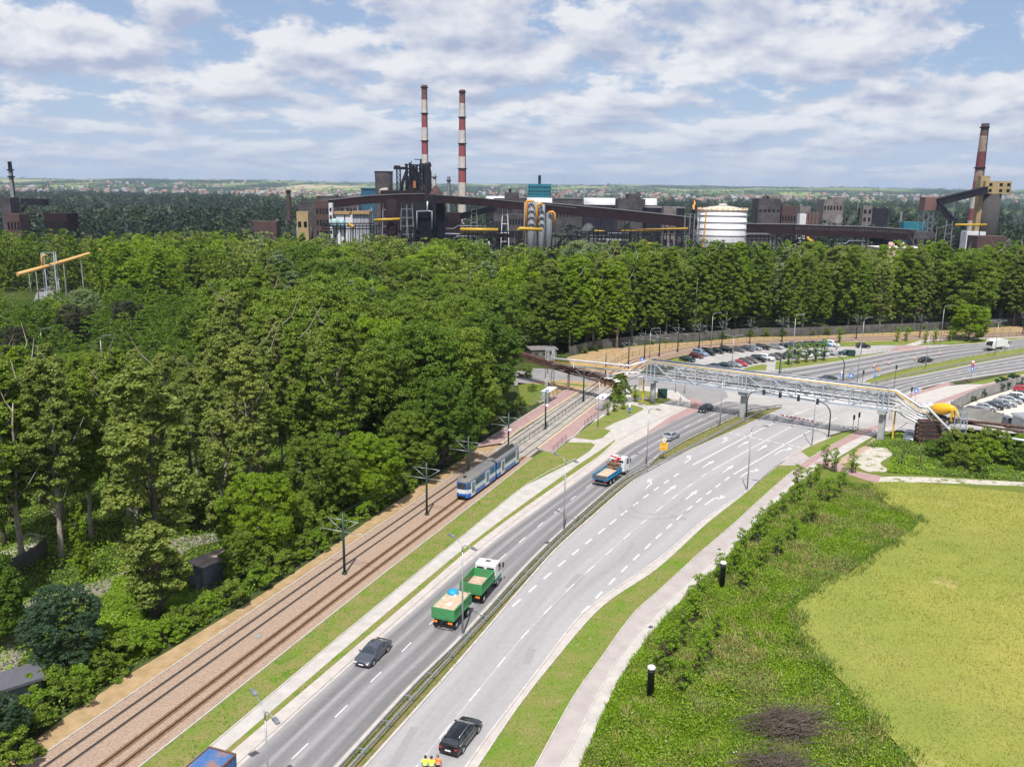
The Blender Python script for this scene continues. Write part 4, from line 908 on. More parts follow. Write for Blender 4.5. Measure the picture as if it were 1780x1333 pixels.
# --- weeds, crop, undergrowth as blades and tufts
def tufts(name, poly, n, h, w, mats_, weights, label, z=0.0, seed=0, blade=False, dens=None, clump=1.0, nper=1, soft=False):
    r = np.random.default_rng(seed); xs = [p[0] for p in poly]; ys = [p[1] for p in poly]
    P = np.stack([r.uniform(min(xs), max(xs), n * 3), r.uniform(min(ys), max(ys), n * 3)], 1)
    # keep points inside the polygon and inside the visible wedge
    x, y = P[:, 0], P[:, 1]; ins = np.zeros(len(P), bool); j = len(poly) - 1
    for i in range(len(poly)):
        xi, yi = poly[i][0], poly[i][1]; xj, yj = poly[j][0], poly[j][1]
        if yi != yj: ins ^= ((yi > y) != (yj > y)) & (x < (xj - xi) * (y - yi) / (yj - yi) + xi)
        j = i
    ins &= (np.abs(x) < 0.62 * y + 6) & (y > 50)
    if dens: ins &= dens(x, y)
    P = P[ins][:n]; m = len(P); x, y = P[:, 0], P[:, 1]
    f = 0.5 + 0.25 * np.sin(x * .9 + 1.3 * np.sin(y * .7)) + 0.25 * np.sin(y * 1.3 + 1.1 * np.sin(x * .8 + 2))
    big = 0.5 + 0.5 * np.sin(x * .17 + 2.0 * np.sin(y * .11)) * np.sin(y * .2 + x * .08)
    hh = h * (0.45 + 0.8 * f * clump) * (0.7 + 0.6 * r.random(m))
    a = r.random(m) * 2 * math.pi; ww = w * (0.6 + 0.8 * r.random(m)); lean = r.normal(size=(m, 2)) * 0.35
    dx = np.cos(a) * ww; dy = np.sin(a) * ww
    if blade:
        V = np.stack([np.stack([x - dx, y - dy, np.full(m, z)], 1), np.stack([x + dx, y + dy, np.full(m, z)], 1), np.stack([x + lean[:, 0] * hh, y + lean[:, 1] * hh, z + hh], 1)], 1).reshape(-1, 3); nper = 3
        Fc = np.arange(m * 3).reshape(m, 3)
    else:
        zz = z + hh * r.random(m) ** .6; Pp = np.stack([x, y, zz], 1); nn = np.tile(np.array([0., -.2, 1.]), (m, 1)); V, Fc = leaf_quads(Pp, nn, w, r); nper = 4
    o = npmesh(name, V, Fc, mats_, nper=nper)
    mid_ = 0.5 + 0.5 * np.sin(x * .55 + 2.2 * np.sin(y * .31 + 1)) * np.sin(y * .47 + 1.7 * np.sin(x * .36)); val = np.clip(big * 0.42 + mid_ * 0.4 + 0.18 * r.random(m) + 0.09 * r.normal(size=m), 0, .999); cum = np.cumsum(weights) / sum(weights)
    if soft: val = np.clip(0.5 + 0.40 * np.sin(x * .07 + 1.5 * np.sin(y * .05 + 1)) * np.sin(y * .09 + x * .03) + 0.1 * np.sin(x * .31 + y * .12) + 0.17 * r.normal(size=m), 0, .999)
    o.data.polygons.foreach_set('material_index', np.searchsorted(cum, val).astype(np.int32))
    tag(o, label, 'plants', kind='stuff'); return o
G_weed = foliage('weed_leaves', (0.14, 0.24, 0.012), (0.25, 0.36, 0.022), 0.3)
G_weed2 = foliage('bluish_grass_blades', (0.09, 0.155, 0.03), (0.15, 0.22, 0.05), 0.25)
G_straw = foliage('straw_blades', (0.24, 0.215, 0.075), (0.38, 0.325, 0.14), 0.2)
G_crop = foliage('crop_ears', (0.24, 0.245, 0.045), (0.315, 0.30, 0.068), 0.2)
G_crop2 = foliage('green_crop_ears', (0.16, 0.205, 0.034), (0.22, 0.25, 0.048), 0.2)
area('crop_ground', CROP, m_crop, 0.30)
tufts('crop', [tuple(p[:2]) for p in CROP], 170000, 0.21, 0.05, [G_crop2, G_crop, G_straw], (0.38, 0.42, 0.2), 'ripening yellow-green cereal field filling the lower right', z=0.3, seed=5, blade=True, clump=.5, soft=True)
edge = [Vector((p.x, p.y, 0)) for p in [g(1501, 842), g(1546, 881), g(1598, 911), g(1585, 925), g(1513, 969), g(1476.6, 1000), g(1438, 1009.6), g(1385.6, 1053), g(1385.6, 1088), g(1420.7, 1149.8), g(1482, 1206.7), g(1526, 1263.7), g(1591.6, 1333), g(1650, 1400)]]
e2 = resample(curve([tuple(p[:2]) for p in edge], world=True), 120)[0]
el = offset(e2, -1.2); er = offset(e2, 1.0)
tufts('crop_margin', [tuple(p[:2]) for p in el] + [tuple(p[:2]) for p in er][::-1], 16000, 0.8, 0.09, [G_weed2, G_crop2], (0.6, 0.4), 'taller bluish stalks along the margin of the cereal field', seed=15, blade=True)
WEED = [(p.x, p.y) for p in L11w] + gp([(1560, 748), (1600, 752), (1640, 768), (1700, 780), (1780, 790), (1780, 858), (1640, 843), (1560, 838), (1501, 842)]) + [(p.x, p.y) for p in edge[1:]] + [(30, 40), (8, 40)]
Wn = [(p.x, p.y) for p in cut(L11, L11[0], g(1385, 845))] + gp([(1420, 835), (1501, 842)]) + [(p.x, p.y) for p in edge[1:]] + [(30, 40), (8, 40)]
tufts('weeds', Wn, 170000, 0.6, 0.06, [F_bus, G_weed, G_weed2, G_straw, G_weed2], (0.3, 0.22, 0.14, 0.22, 0.12), 'rank green weeds and grass on the slope between the footpath and the field', seed=6, blade=True, z=0)
tufts('weeds', Wn, 70000, 0.6, 0.085, [F_bus, G_weed, G_weed2, G_straw], (0.42, 0.36, 0.12, 0.1), 'leafy green weeds on the slope between the footpath and the field', seed=16)
cl_ = lambda x, y: (np.sin(x * .8 + 2.1 * np.sin(y * .45)) * np.sin(y * .75 + 1.9 * np.sin(x * .5 + 1)) > .38)
cl2 = lambda x, y: (np.sin(x * .5 + 4 + 2.1 * np.sin(y * .3)) * np.sin(y * .55 + 1.9 * np.sin(x * .4 + 2)) > .30)
Win = [(p.x + 1.5, p.y) for p in cut(L11, L11[0], g(1385, 845))] + gp([(1430, 840), (1501, 842)]) + [(p.x, p.y) for p in edge[1:]] + [(30, 40), (12, 40)]
tufts('dry_grass_clumps', Win, 30000, 0.95, 0.07, [G_straw], (1,), 'straw-coloured clumps of dry grass among the weeds of the slope', seed=26, blade=True, dens=cl_)
tufts('dark_weed_clumps', Win, 34000, 0.85, 0.10, [F_mid, G_weed2], (.6, .4), 'darker taller clumps among the weeds of the slope', seed=27, dens=cl2)
fl_ = foliage('white_flowers', (.7, .7, .62), (.8, .8, .74), .1)
tufts('flowering_weeds', Win, 1500, 0.9, 0.06, [fl_], (1,), 'small white blossoms scattered in the weeds near the vent post', seed=28, dens=lambda x, y: (y < 74) & (np.sin(x * 1.1) * np.sin(y * .9) > .45))
We = gp([(1500, 776), (1531, 765), (1560, 752), (1600, 765), (1640, 780), (1780, 800), (1790, 838), (1600, 826), (1540, 822), (1552, 790), (1540, 778)])
tufts('weeds', We, 16000, 0.6, 0.15, [G_weed, G_weed2, F_mid], (0.5, 0.2, 0.3), 'patchy weeds on the rough ground under the end of the pipe bridge', seed=8)
FL = [(-48, 60), (-39, 63), (-30, 84), (-19, 113), (-9, 140), (0, 158), (-40, 175), (-90, 150), (-60, 80)]
FL = [(p.x, p.y) for p in offset(B0, .35)] + [(-14, 140), (-8, 158), (-40, 175), (-90, 150), (-60, 60)]
tufts('undergrowth', FL, 90000, 1.1, 0.13, [F_mid, F_bus, F_drk], (0.35, 0.3, 0.35), 'leafy undergrowth on the floor of the wood beside the tram', seed=9)
CLR = gp([(150, 1130), (200, 1010), (260, 1000), (330, 1040), (440, 1025), (430, 1035), (326, 1095), (217, 1160), (130, 1220)])
tufts('undergrowth', CLR, 60000, 0.8, 0.11, [F_bus, F_bus, F_mid], (0.5, 0.3, 0.2), 'bright sunlit undergrowth in the clearing beside the shed', seed=10)  # brighter leaf mix paints the sunlight of the clearing into the colour
tufts('grass_tufts', [(p.x, p.y) for p in offset(tcA, 4.4)] + [(p.x, p.y) for p in resample(L0, 60)[0]][::-1], 13000, 0.14, 0.06, [G_weed, foliage('verge_grass', (0.10, 0.17, 0.02), (0.17, 0.21, 0.04), .2), G_straw], (0.3, 0.5, 0.2), 'short tufts of the lawn between the tram tracks and the pavement', seed=11, blade=True, z=0.03)
tufts('grass_tufts', [(p.x, p.y) for p in L8v] + [(p.x, p.y) for p in L9v][::-1], 9000, 0.14, 0.06, [G_weed, MATS['verge_grass'], G_straw], (0.4, 0.45, 0.15), 'short tufts of the verge between the carriageway and the cycle path', seed=12, blade=True, z=0.03)
tufts('grass_tufts', [(p.x, p.y) for p in resample(L4, 60)[0]] + [(p.x, p.y) for p in resample(L6, 60)[0]][::-1], 16000, 0.2, 0.07, [G_straw, MATS['verge_grass'], G_weed], (0.4, 0.35, 0.25), 'tufts of the median between the two guardrails', seed=13, blade=True, z=0.03)
tufts('grass_tufts', [(p.x, p.y) for p in L1] + [(p.x, p.y) for p in L2][::-1], 6000, 0.13, 0.06, [G_weed2, MATS['verge_grass'], G_straw], (0.4, 0.4, 0.2), 'tufts of the narrow grass strip along the pavement', seed=14, blade=True, z=0.03)

# ================================================================== STREET FURNITURE
def hd(p, q):        # heading of the world direction between two photo pixels
    a = g(*p); b = g(*q); return math.atan2(b.y - a.y, b.x - a.x)
LAMPS = {}
def lamp(x, y, rz, h, arms, label, shade=M_galv):
    key = (round(h), arms)
    if key not in LAMPS:
        t = empty('street_lamp', cat='lamp'); mb = MB(); mb.tube([(0, 0, 0), (0, 0, h * .5), (0, 0, h - 1.0)], [.11, .085, .06], 8); mb.lathe((0, 0, 0), [(.16, 0), (.16, .25), (.12, .3)], 8); mb.build('pole', shade, t)
        sides = (1, -1) if arms == 2 else (1,)
        for s in sides:
            mb = MB(); mb.tube([(0, 0, h - 1.0), (.06 * s, 0, h - .55), (.35 * s, 0, h - .18), (.9 * s, 0, h - .02), (1.7 * s, 0, h + .06)], [.055, .05, .045, .04, .035], 6); mb.build('arm', shade, t)
            mb = MB(); mb.prism([(1.65 * s, h + .0), (1.65 * s, h + .12), (2.1 * s, h + .19), (2.5 * s, h + .12), (2.5 * s, h + .03)], -.15, .15); mb.build('lamp_head', M_galvd, t)
        LAMPS[key] = t; o = t
    else: o = copy_tree(LAMPS[key])
    o.location = (x, y, 0); o.rotation_euler = (0, 0, rz); o['label'] = label; o['group'] = 'street lamps along the dual carriageway'
    return o
p = g(461.5, 1242, 10.0); p2 = g(900, 1333)
road_dir = hd((804, 1105), (980, 923))
for u, v, h, arms, lab in ((None, None, 10.2, 2, 'double-arm street lamp nearest the camera beside the pavement at the bottom'), (804, 1105, 10.2, 2, 'double-arm street lamp rising from the guardrail in front of the green dump trailer'), (980, 923, 10.2, 2, 'double-arm street lamp between the tram and the blue tipper truck'),
        (1123.5, 812, 10.2, 2, 'double-arm street lamp on the median just beyond the blue tipper truck'), (1298.5, 853, 10.4, 1, 'single-arm street lamp on the verge beside the right-turn lane arrows'), (1411, 776, 10.4, 1, 'street lamp just left of the signal portal foot in front of the pipe bridge'),
        (1251, 743.5, 10.4, 2, 'street lamp in the median beyond the yellow direction sign'), (1039, 746, 10.2, 1, 'grey lamp pole standing on the lawn beside the tram platform fence'), (1376, 640, 14, 1, 'tallest grey lamp pole on the lawn of the car park corner'),
        (1608.5, 642, 10.2, 2, 'double-arm street lamp in the far median beside the black saloon'), (1634, 600, 12, 1, 'tall single-arm lamp on the verge left of the round bright green tree'), (1496, 620, 11, 1, 'lamp at the narrow end of the car park behind the dark green hatchback'),
        (1489.8, 664.7, 10.2, 2, 'double-arm lamp between the blue pedestrian signs beyond the pipe bridge'), (1728.5, 620.5, 10.4, 2, 'double-arm lamp in the far median in front of the white garbage truck'), (1272, 638.6, 8.4, 2, 'small twin lamp standing among the parked cars of the lower row'),
        (1235.7, 606, 10.2, 1, 'lamp pole between the tram line and the upper row of parked cars'), (1128.9, 624, 8.4, 1, 'single-arm lamp beside the curve of the tram tracks behind the pipe bridge'), (1357, 652, 8, 2, 'forked grey lamp next to the left post of the far signal portal')):
    if u is None:
        q = g(460.5, 1242, 9.6); x, y = q.x, q.y
    else: x, y = gpt(u, v)
    rz = road_dir - math.pi / 2 if (x < 50 and y < 190) else (road_dir + .15 if y < 180 else -.05)
    if arms == 2 and y < 175: rz = road_dir - math.pi * .5 - .55
    if y > 190 and x > 60: rz = math.pi * .03
    lamp(x, y, rz, h, arms, lab)

# catenary masts
def mast_proto(both=True):
    t = empty('catenary_mast', cat='mast'); mb = MB(); mb.tube([(0, 0, 0), (0, 0, 7.6)], [.17, .13], 8); mb.lathe((0, 0, 0), [(.32, 0), (.32, .22), (.2, .24)], 8); mb.build('pole', M_mast, t)
    for s in (1, -1):
        mb = MB(); mb.tube([(0, 0, 5.3), (3.1 * s, 0, 5.35)], .045, 6); mb.tube([(.05 * s, 0, 5.4), (2.0 * s, 0, 6.75)], .035, 6); mb.tube([(0, 0, 6.8), (2.1 * s, 0, 6.78)], .035, 6); mb.tube([(3.1 * s, 0, 5.35), (3.1 * s, 0, 5.05)], .03, 5)
        mb.build('bracket_arm', M_galv, t)
    return t
MP = None
MASTS = [((599, 998), 'nearest catenary mast between the tram tracks, right of the sheet-metal shed'), ((742, 895), 'catenary mast just in front of the blue tram'), ((814, 842), 'catenary mast beside the middle of the blue tram'), ((883.5, 793), 'catenary mast with a round white device behind the tail of the tram'),
         ((947.8, 746), 'dark mast on the central fence between the two tram platforms'), ((1013.8, 698), 'dark mast on the central fence nearest the rusty pipe trestle'), ((1051.7, 671), 'dark mast at the road crossing below the rusty pipes'), ((1092, 643), 'catenary mast behind the thin white pipes at the start of the curve'),
         ((1120, 624), 'first catenary mast past the left end of the pipe bridge'), ((1145.8, 619.6), 'second catenary mast past the left end of the pipe bridge'), ((1177.8, 612), 'catenary mast nearest the dark green parked saloon'), ((1215, 605.5), 'catenary mast behind the pale blue parked van'),
         ((1254.5, 601), 'catenary mast behind the black off-roader of the upper row'), ((1303, 597.6), 'catenary mast behind the middle of the upper row of parked cars'), ((1358.7, 594.8), 'catenary mast behind the silver coupe of the upper row'), ((1488, 589.4), 'catenary mast behind the black hatchback at the car park exit'),
         ((1598.4, 587.2), 'catenary mast with a round white lamp near the person in red'), ((1777.5, 581), 'catenary mast at the right edge of the photo')]
mpos = []
for i, (uv, lab) in enumerate(MASTS):
    x, y = gpt(*uv); k = min(range(len(TC)), key=lambda j: (TC[j] - Vector((x, y, 0))).length); d = TC[min(k + 3, len(TC) - 1)] - TC[max(k - 3, 0)]
    o = MP = mast_proto() if MP is None else MP
    if i: o = copy_tree(MP)
    stop = 3 <= i <= 6
    o.location = (x, y, 0.05); o.rotation_euler = (0, 0, math.atan2(d.y, d.x) - math.pi / 2); o['label'] = lab; o['group'] = 'catenary masts along the tram line'
    if i in (3, 4):
        mb = MB(); mb.lathe((0.25, 0, 4.6), [(.05, -.3), (.3, -.18), (.34, .05), (.22, .25), (.03, .32)], 10); b = mb.build('round_lamp', M_white, o)
    mpos.append((x, y, o.rotation_euler[2]))
# contact wires
for s, lb in ((1, 'contact wire over the track used by the blue tram'), (-1, 'contact wire over the empty track along the wood')):
    mb = MB(); prev = None
    ext = [(mpos[0][0] - (mpos[1][0] - mpos[0][0]) * 1.2, mpos[0][1] - (mpos[1][1] - mpos[0][1]) * 1.2, mpos[0][2])] + mpos
    for (x, y, a) in ext:
        for k, zz in enumerate((5.1, 6.6)):
            q = Vector((x + math.cos(a) * 2.0 * s, y + math.sin(a) * 2.0 * s, zz))
            if prev and prev[k] is not None:
                m_ = prev[k].lerp(q, .5); m_.z -= .35 * k + .08; mb.tube([prev[k], m_, q], .014, 4, caps=False)
            if k == 0: n0 = q
            else: n1 = q
        prev = [n0, n1]
    o = mb.build('overhead_wires', M_piped); tag(o, lb, 'wires')

# guardrails
def guard(c, label, face=1, ties=None):
    t = empty('guardrail', cat='guardrail', label=label); mb = MB(); n = int(sum((b - a).length for a, b in zip(c, c[1:])) / 2.0); cc, T = resample(c, n)
    for zc in (0.62, ):
        l = offset(cc, -.02 * face); r = offset(cc, .03 * face)
        for a, b in zip(cc, cc[1:]):
            A = Vector((a.x, a.y, .62)); B = Vector((b.x, b.y, .62)); mb.beam(A, B + (B - A) * .002, .05, .30)
            nrm = Vector((b.y - a.y, a.x - b.x, 0)).normalized() * .045 * face
            for dz in (.09, -.09): mb.beam(A + nrm + Vector((0, 0, dz)), B + nrm + Vector((0, 0, dz)), .04, .10)
    mb.build('rail', M_galv, t); mp = MB()
    for i, a in enumerate(cc[::1]):
        b = cc[min(i + 1, n - 1)]
        if i % 2 == 0: mp.box((a.x, a.y, .34), (.1, .1, .68))
    mp.build('posts', M_galvd, t)
    if ties:
        mt = MB(); tc_, _ = resample(ties, n)
        for i in range(0, n, 2):
            a = cc[i]; q = min(tc_, key=lambda w: (w - a).length)
            if (q - a).length < 1.4: mt.beam(Vector((a.x, a.y, .7)), Vector((q.x, q.y, .7)), .12, .08)
        mt.build('spacers', M_galvd, t)
    return t
GR = curz([(605, 1333), (745, 1180), (800, 1120), (930, 981), (980, 929.5), (1093, 833), (1130, 811), (1216, 767), (1310, 720), (1345, 704), (1358, 702.9)], .75, 22)
guard(GL, 'steel guardrail along the dark carriageway side of the median', -1)
guard(GR, 'steel guardrail along the light carriageway side of the median, tied to its twin', 1, GL)
guard(curz([(1530, 651), (1561, 643), (1607, 631.5), (1660, 621.5), (1715, 611), (1780, 601.5)], .75, 0, 60), 'guardrail of the far median beside the black saloon', -1)
guard(curz([(1512.8, 666.5), (1570, 651.5), (1620, 641), (1660, 633), (1720, 622), (1780, 613)], .75, 0, 60), 'broad guardrail of the far median above the no-stopping sign', 1)

# fences
def fence(c, h, gap, label, col=M_mast, posts_w=.07):
    t = empty('railing_fence', cat='fence', label=label); n = max(2, int(sum((b - a).length for a, b in zip(c, c[1:])) / gap) + 1); cc, T = resample(c, n); z0 = .06
    mb = MB()
    for a, b in zip(cc, cc[1:]):
        for z in (.12, h - .05): mb.beam(Vector((a.x, a.y, z0 + z)), Vector((b.x, b.y, z0 + z)), .035, .035)
        k = 7
        for j in range(1, k):
            q = a.lerp(b, j / k); mb.beam(Vector((q.x, q.y, z0 + .12)), Vector((q.x, q.y, z0 + h - .05)), .014, .014)
    mb.build('bars', col, t); mp = MB()
    for a in cc: mp.box((a.x, a.y, z0 + h / 2), (posts_w, posts_w, h + .06))
    mp.build('posts', col, t); return t
def pc(pts): return [Vector((g(*p).x, g(*p).y, 0)) for p in pts]
fence(pc([(895, 781), (947.8, 746), (1013.8, 698), (1040, 677)]), 1.2, 2.2, 'green railing between the two tracks of the tram stop')
fence(pc([(961.5, 787), (984, 768)]), 1.2, 2.0, 'short railing at the near end of the right tram platform')
fence(pc([(1016, 742), (1051, 716), (1064, 704)]), 1.2, 2.0, 'railing behind the right tram platform by the small leafy tree')
fence(pc([(838, 771), (900, 732), (935, 709)]), 1.2, 2.2, 'railing along the back of the left tram platform under the wood')
fence(pc([(962, 690), (984, 677)]), 1.2, 2.2, 'short railing right of the left tram shelter')
fence([p for p in offset(cut(TC, g(1060, 664), g(1777, 581)), -5.2)], 1.2, 3.2, 'long low railing between the dry grass and the far tram tracks')
fence(pc([(1507, 618), (1530, 614), (1560, 609)]), 1.1, 2.4, 'pale pedestrian railing beside the end of the car park', M_galv)
fence(pc([(1640, 590.5), (1700, 588), (1780, 584)]), 1.2, 3, 'railing along the tram tracks behind the round green tree')

# concrete walls
def wall(c, h, label, m=M_concw, gap=3.0, name='concrete_wall'):
    t = empty(name, cat='wall', label=label); n = max(2, int(sum((b - a).length for a, b in zip(c, c[1:])) / gap) + 1); cc, _ = resample(c, n); mb = MB(); mp = MB()
    for a, b in zip(cc, cc[1:]):
        k = 4
        for j in range(k): mb.beam(Vector((a.x, a.y, h * (j + .5) / k)), Vector((b.x, b.y, h * (j + .5) / k)), .09 if j % 2 else .10, h / k - .012)
    for a in cc: mp.box((a.x, a.y, h / 2 + .05), (.2, .2, h + .1))
    mb.build('panels', m, t); mp.build('posts', m, t); return t
wall(WL, 2.5, 'long grey concrete panel wall below the poplar row behind the far tram tracks')
wall(pc([(20, 1003), (55, 985), (82, 966)]), 2.2, 'short concrete panel wall in the wood at the far left')
wall(pc([(1652, 716), (1690, 696), (1735, 682), (1780, 669), (1820, 658)]), 2.3, 'pale concrete wall between the red cycle path and the yard of parked cars', M_conc, 3.0)
wall(pc([(1652, 718), (1672, 726), (1705, 731), (1742, 738)]), 2.3, 'low concrete panel wall below the charcoal estate car in the yard', M_conc, 3.0)

# signal portals and signals
def portal(a, b, h, label, sig_px, lab_sig, fy):
    A = Vector((a[0], a[1], 0)); B = Vector((b[0], b[1], 0)); d = (B - A).normalized(); L_ = (B - A).length; t = empty('signal_portal', cat='signal gantry', label=label); mb = MB()
    def P(s, z): q = A + d * s; return Vector((q.x, q.y, z))
    mb.tube([P(0, 0), P(0, h - 2.2), P(.2, h - 1.3), P(.8, h - .5), P(1.8, h - .1), P(3, h), P(L_ - 3, h), P(L_ - 1.8, h - .1), P(L_ - .8, h - .5), P(L_ - .2, h - 1.3), P(L_, h - 2.2), P(L_, 0)], [.14, .12, .11, .1, .09, .085, .085, .09, .1, .11, .12, .14], 8)
    mb.build('portal_frame', M_mast, t)
    for s in (0, L_):
        mp = MB(); q = P(s, 0); mp.box((q.x, q.y, .08), (.8, .8, .16)); mp.build('footing', M_conc, t)
    for s in sig_px:
        r_ = empty('traffic_signal', P(s, h), math.atan2(d.y, d.x), lab_sig, 'traffic signal', 'signals hanging from the ' + ('near' if fy < 180 else 'far') + ' portal')
        m1 = MB(); m1.box((0, 0.02 , -.05), (.62, .05, 1.15)); m1.build('backplate', M_black if fy > 180 else M_galvd, r_)
        m1 = MB(); m1.box((0, -.12, -.05), (.34, .22, 1.0)); m1.build('housing', M_black, r_)
        for k in range(3):
            m1 = MB(); m1.lathe((0, 0, 0), [(.11, 0), (.11, .02)], 10); o = m1.build('lens', M_glass, r_); o.rotation_euler = (math.pi / 2, 0, 0); o.location = (0, -.235, .28 - .32 * k)
    return t
pa = gpt(1296.5, 732); pb = gpt(1440, 760.5); Lp = math.hypot(pb[0] - pa[0], pb[1] - pa[1])
portal(pa, pb, 6.5, 'dark green signal portal spanning the light carriageway in front of the pipe bridge', [Lp * k for k in (.2, .4, .62, .84)], 'black traffic signal hanging from the portal in front of the pipe bridge', 165)
pa = gpt(1354.5, 652.5); pb = gpt(1465, 664); Lp = math.hypot(pb[0] - pa[0], pb[1] - pa[1])
portal(pa, pb, 6.4, 'dark green signal portal beyond the pipe bridge at the car park corner', [Lp * k for k in (.22, .45, .68)], 'black traffic signal hanging from the far portal by the car park', 200)
def post_signal(u, v, h, label, two=False):
    t = empty('traffic_signal', gpt(u, v) + (0,), 0, label, 'traffic signal'); mb = MB(); mb.tube([(0, 0, 0), (0, 0, h)], .055, 6); mb.build('pole', M_mast, t)
    mb = MB(); mb.box((0, -.12, h - .3), (.32, .24, .95)); mb.build('housing', M_black, t); return t
for a in ((1491, 746, 3.2, 'small post signal right of the portal foot below the pipe bridge'), (1482.5, 745, 2.6, 'lower post signal beside the grass tip right of the portal'), (1582, 702, 3.6, 'post signal left of the blue pedestrian crossing sign'), (1499, 666, 3.0, 'post signal at the tip of the far median'), (1174, 683, 3.4, 'pedestrian signal post at the corner under the left bridge span'), (1190, 684, 4.2, 'taller signal post at the kerb under the left bridge span'), (1553.5, 680, 6.0, 'tall signal mast behind the right end of the pipe bridge')):
    post_signal(*a)

# signs
M_blue = mat('sign_blue', (0.01, 0.16, 0.55), 0.5); M_sy = mat('sign_yellow', (0.85, 0.42, 0.01), 0.5); M_or = mat('sign_orange', (0.85, 0.33, 0.01), 0.5); M_sr = mat('sign_red', (0.6, 0.02, 0.03), 0.5); M_ink = mat('sign_black', (0.02, 0.02, 0.02), 0.6); M_wh = mat('sign_white', (0.8, 0.8, 0.8), 0.5)
def signpost(u, v, h, rz, plates, label, r=.04):
    t = empty('road_sign', gpt(u, v) + (0,), rz, label, 'sign'); mb = MB(); mb.tube([(0, 0, 0), (0, 0, h)], r, 6); mb.build('pole', M_galv, t)
    for k, (kind, z, w, hh) in enumerate(plates):
        y = -.06
        if kind == 'cross':       # pedestrian crossing: blue square, white triangle, walking figure
            m = MB(); m.box((0, y, z), (w, .03, hh)); o = m.build('sign_plate', M_blue, t)
            m = MB(); m.prism([(-w * .36, z - hh * .3), (w * .36, z - hh * .3), (0, z + hh * .36)], y - .025, y - .018); m.build('white_triangle', M_wh, o)
            m = MB(); m.beam((0, y - .03, z - hh * .05), (-w * .09, y - .03, z - hh * .25), .02, w * .04); m.beam((0, y - .03, z - hh * .05), (w * .09, y - .03, z - hh * .25), .02, w * .04); m.beam((0, y - .031, z - hh * .06), (0, y - .031, z + hh * .1), .02, w * .06); m.build('walking_figure', M_ink, o)
        elif kind == 'yellow':
            m = MB(); m.box((0, y, z), (w, .04, hh)); o = m.build('sign_plate', M_sy, t)
            m = MB()
            for q in (-.3, .05): m.box((-w * .05, y - .025, z - hh * q), (w * .62, .004, hh * .09))
            m.build('lettering', M_ink, o)
        elif kind == 'yellow2':
            m = MB(); m.prism([(-w / 2, z - hh / 2), (w * .42, z - hh / 2), (w * .5, z), (w * .42, z + hh / 2), (-w / 2, z + hh / 2)], y - .02, y + .02); o = m.build('sign_plate', M_sy, t)
            m = MB(); m.box((-w * .08, y - .025, z), (w * .6, .004, hh * .2)); m.build('lettering', M_ink, o)
        elif kind == 'priority':
            m = MB(); m.prism([(0, z - hh / 2), (w / 2, z), (0, z + hh / 2), (-w / 2, z)], y - .02, y + .01); o = m.build('sign_plate', M_wh, t)
            m = MB(); m.prism([(0, z - hh * .28), (w * .28, z), (0, z + hh * .28), (-w * .28, z)], y - .03, y - .022); m.build('yellow_diamond', M_or, o)
        elif kind == 'tri':
            m = MB(); m.prism([(-w / 2, z - hh / 2), (w / 2, z - hh / 2), (0, z + hh / 2)], y - .02, y + .01); o = m.build('sign_plate', M_or, t)
            m = MB(); m.prism([(-w * .16, z - hh * .3), (w * .16, z - hh * .3), (0, z + hh * .05)], y - .03, y - .022); m.build('symbol', M_ink, o)
        elif kind == 'round_nostop':
            m = MB(); m.tube([(0, y + .01, z), (0, y - .02, z)], w / 2, 20); o = m.build('sign_plate', M_sr, t); m = MB(); m.tube([(0, y - .018, z), (0, y - .026, z)], w * .36, 20); m.build('blue_disc', M_blue, o)
            m = MB(); m.beam((-w * .26, y - .03, z + w * .26), (w * .26, y - .03, z - w * .26), .008, w * .09); m.beam((w * .26, y - .032, z + w * .26), (-w * .26, y - .032, z - w * .26), .008, w * .09); m.build('red_cross', M_sr, o)
        elif kind == 'round_limit':
            m = MB(); m.tube([(0, y + .01, z), (0, y - .02, z)], w / 2, 20); o = m.build('sign_plate', M_sr, t); m = MB(); m.tube([(0, y - .018, z), (0, y - .026, z)], w * .38, 20); m.build('white_disc', M_wh, o)
        elif kind == 'blue':
            m = MB(); m.box((0, y, z), (w, .03, hh)); o = m.build('sign_plate', M_blue, t); m = MB(); m.prism([(-w * .12, z - hh * .32), (w * .12, z - hh * .32), (w * .12, z + hh * .05), (w * .3, z + hh * .05), (0, z + hh * .36), (-w * .3, z + hh * .05), (-w * .12, z + hh * .05)], y - .025, y - .018); m.build('white_arrow', M_wh, o)
        elif kind == 'grey':
            m = MB(); m.box((0, y, z), (w, .03, hh)); m.build('sign_back', M_galv, t)
        elif kind == 'arrow_round':
            m = MB(); m.tube([(0, y + .01, z), (0, y - .02, z)], w / 2, 20); o = m.build('sign_plate', M_blue, t); m = MB(); m.beam((w * .18, y - .03, z + w * .2), (-w * .15, y - .03, z - w * .17), .008, w * .12); m.build('white_arrow', M_wh, o)
    return t
signpost(1152.6, 800, 3.9, 0.15, [('priority', 3.6, .95, .95), ('yellow', 2.75, 1.35, .62), ('yellow2', 2.1, 1.3, .55)], 'yellow direction signs with a priority diamond beside the silver car on the dark carriageway')
signpost(1590.5, 699, 3.0, -.1, [('cross', 2.6, .95, .95)], 'blue pedestrian crossing sign right of the post signal near the pipe bridge end')
signpost(1477.5, 672, 3.2, -.1, [('cross', 2.7, .95, .95), ('grey', 4.0, .9, .8)], 'blue pedestrian crossing sign seen just above the right span of the pipe bridge')
signpost(1461, 668, 3.2, 0, [('round_limit', 2.9, .7, .7), ('blue', 2.15, .7, .7)], 'red-rimmed round sign above a blue plate left of the crossing sign')
signpost(1687, 665, 5.6, -.15, [('round_limit', 5.2, .8, .8), ('round_nostop', 4.3, .8, .8), ('blue', 3.4, .7, .9)], 'tall post carrying a red-and-blue no-stopping disc and a blue arrow plate')
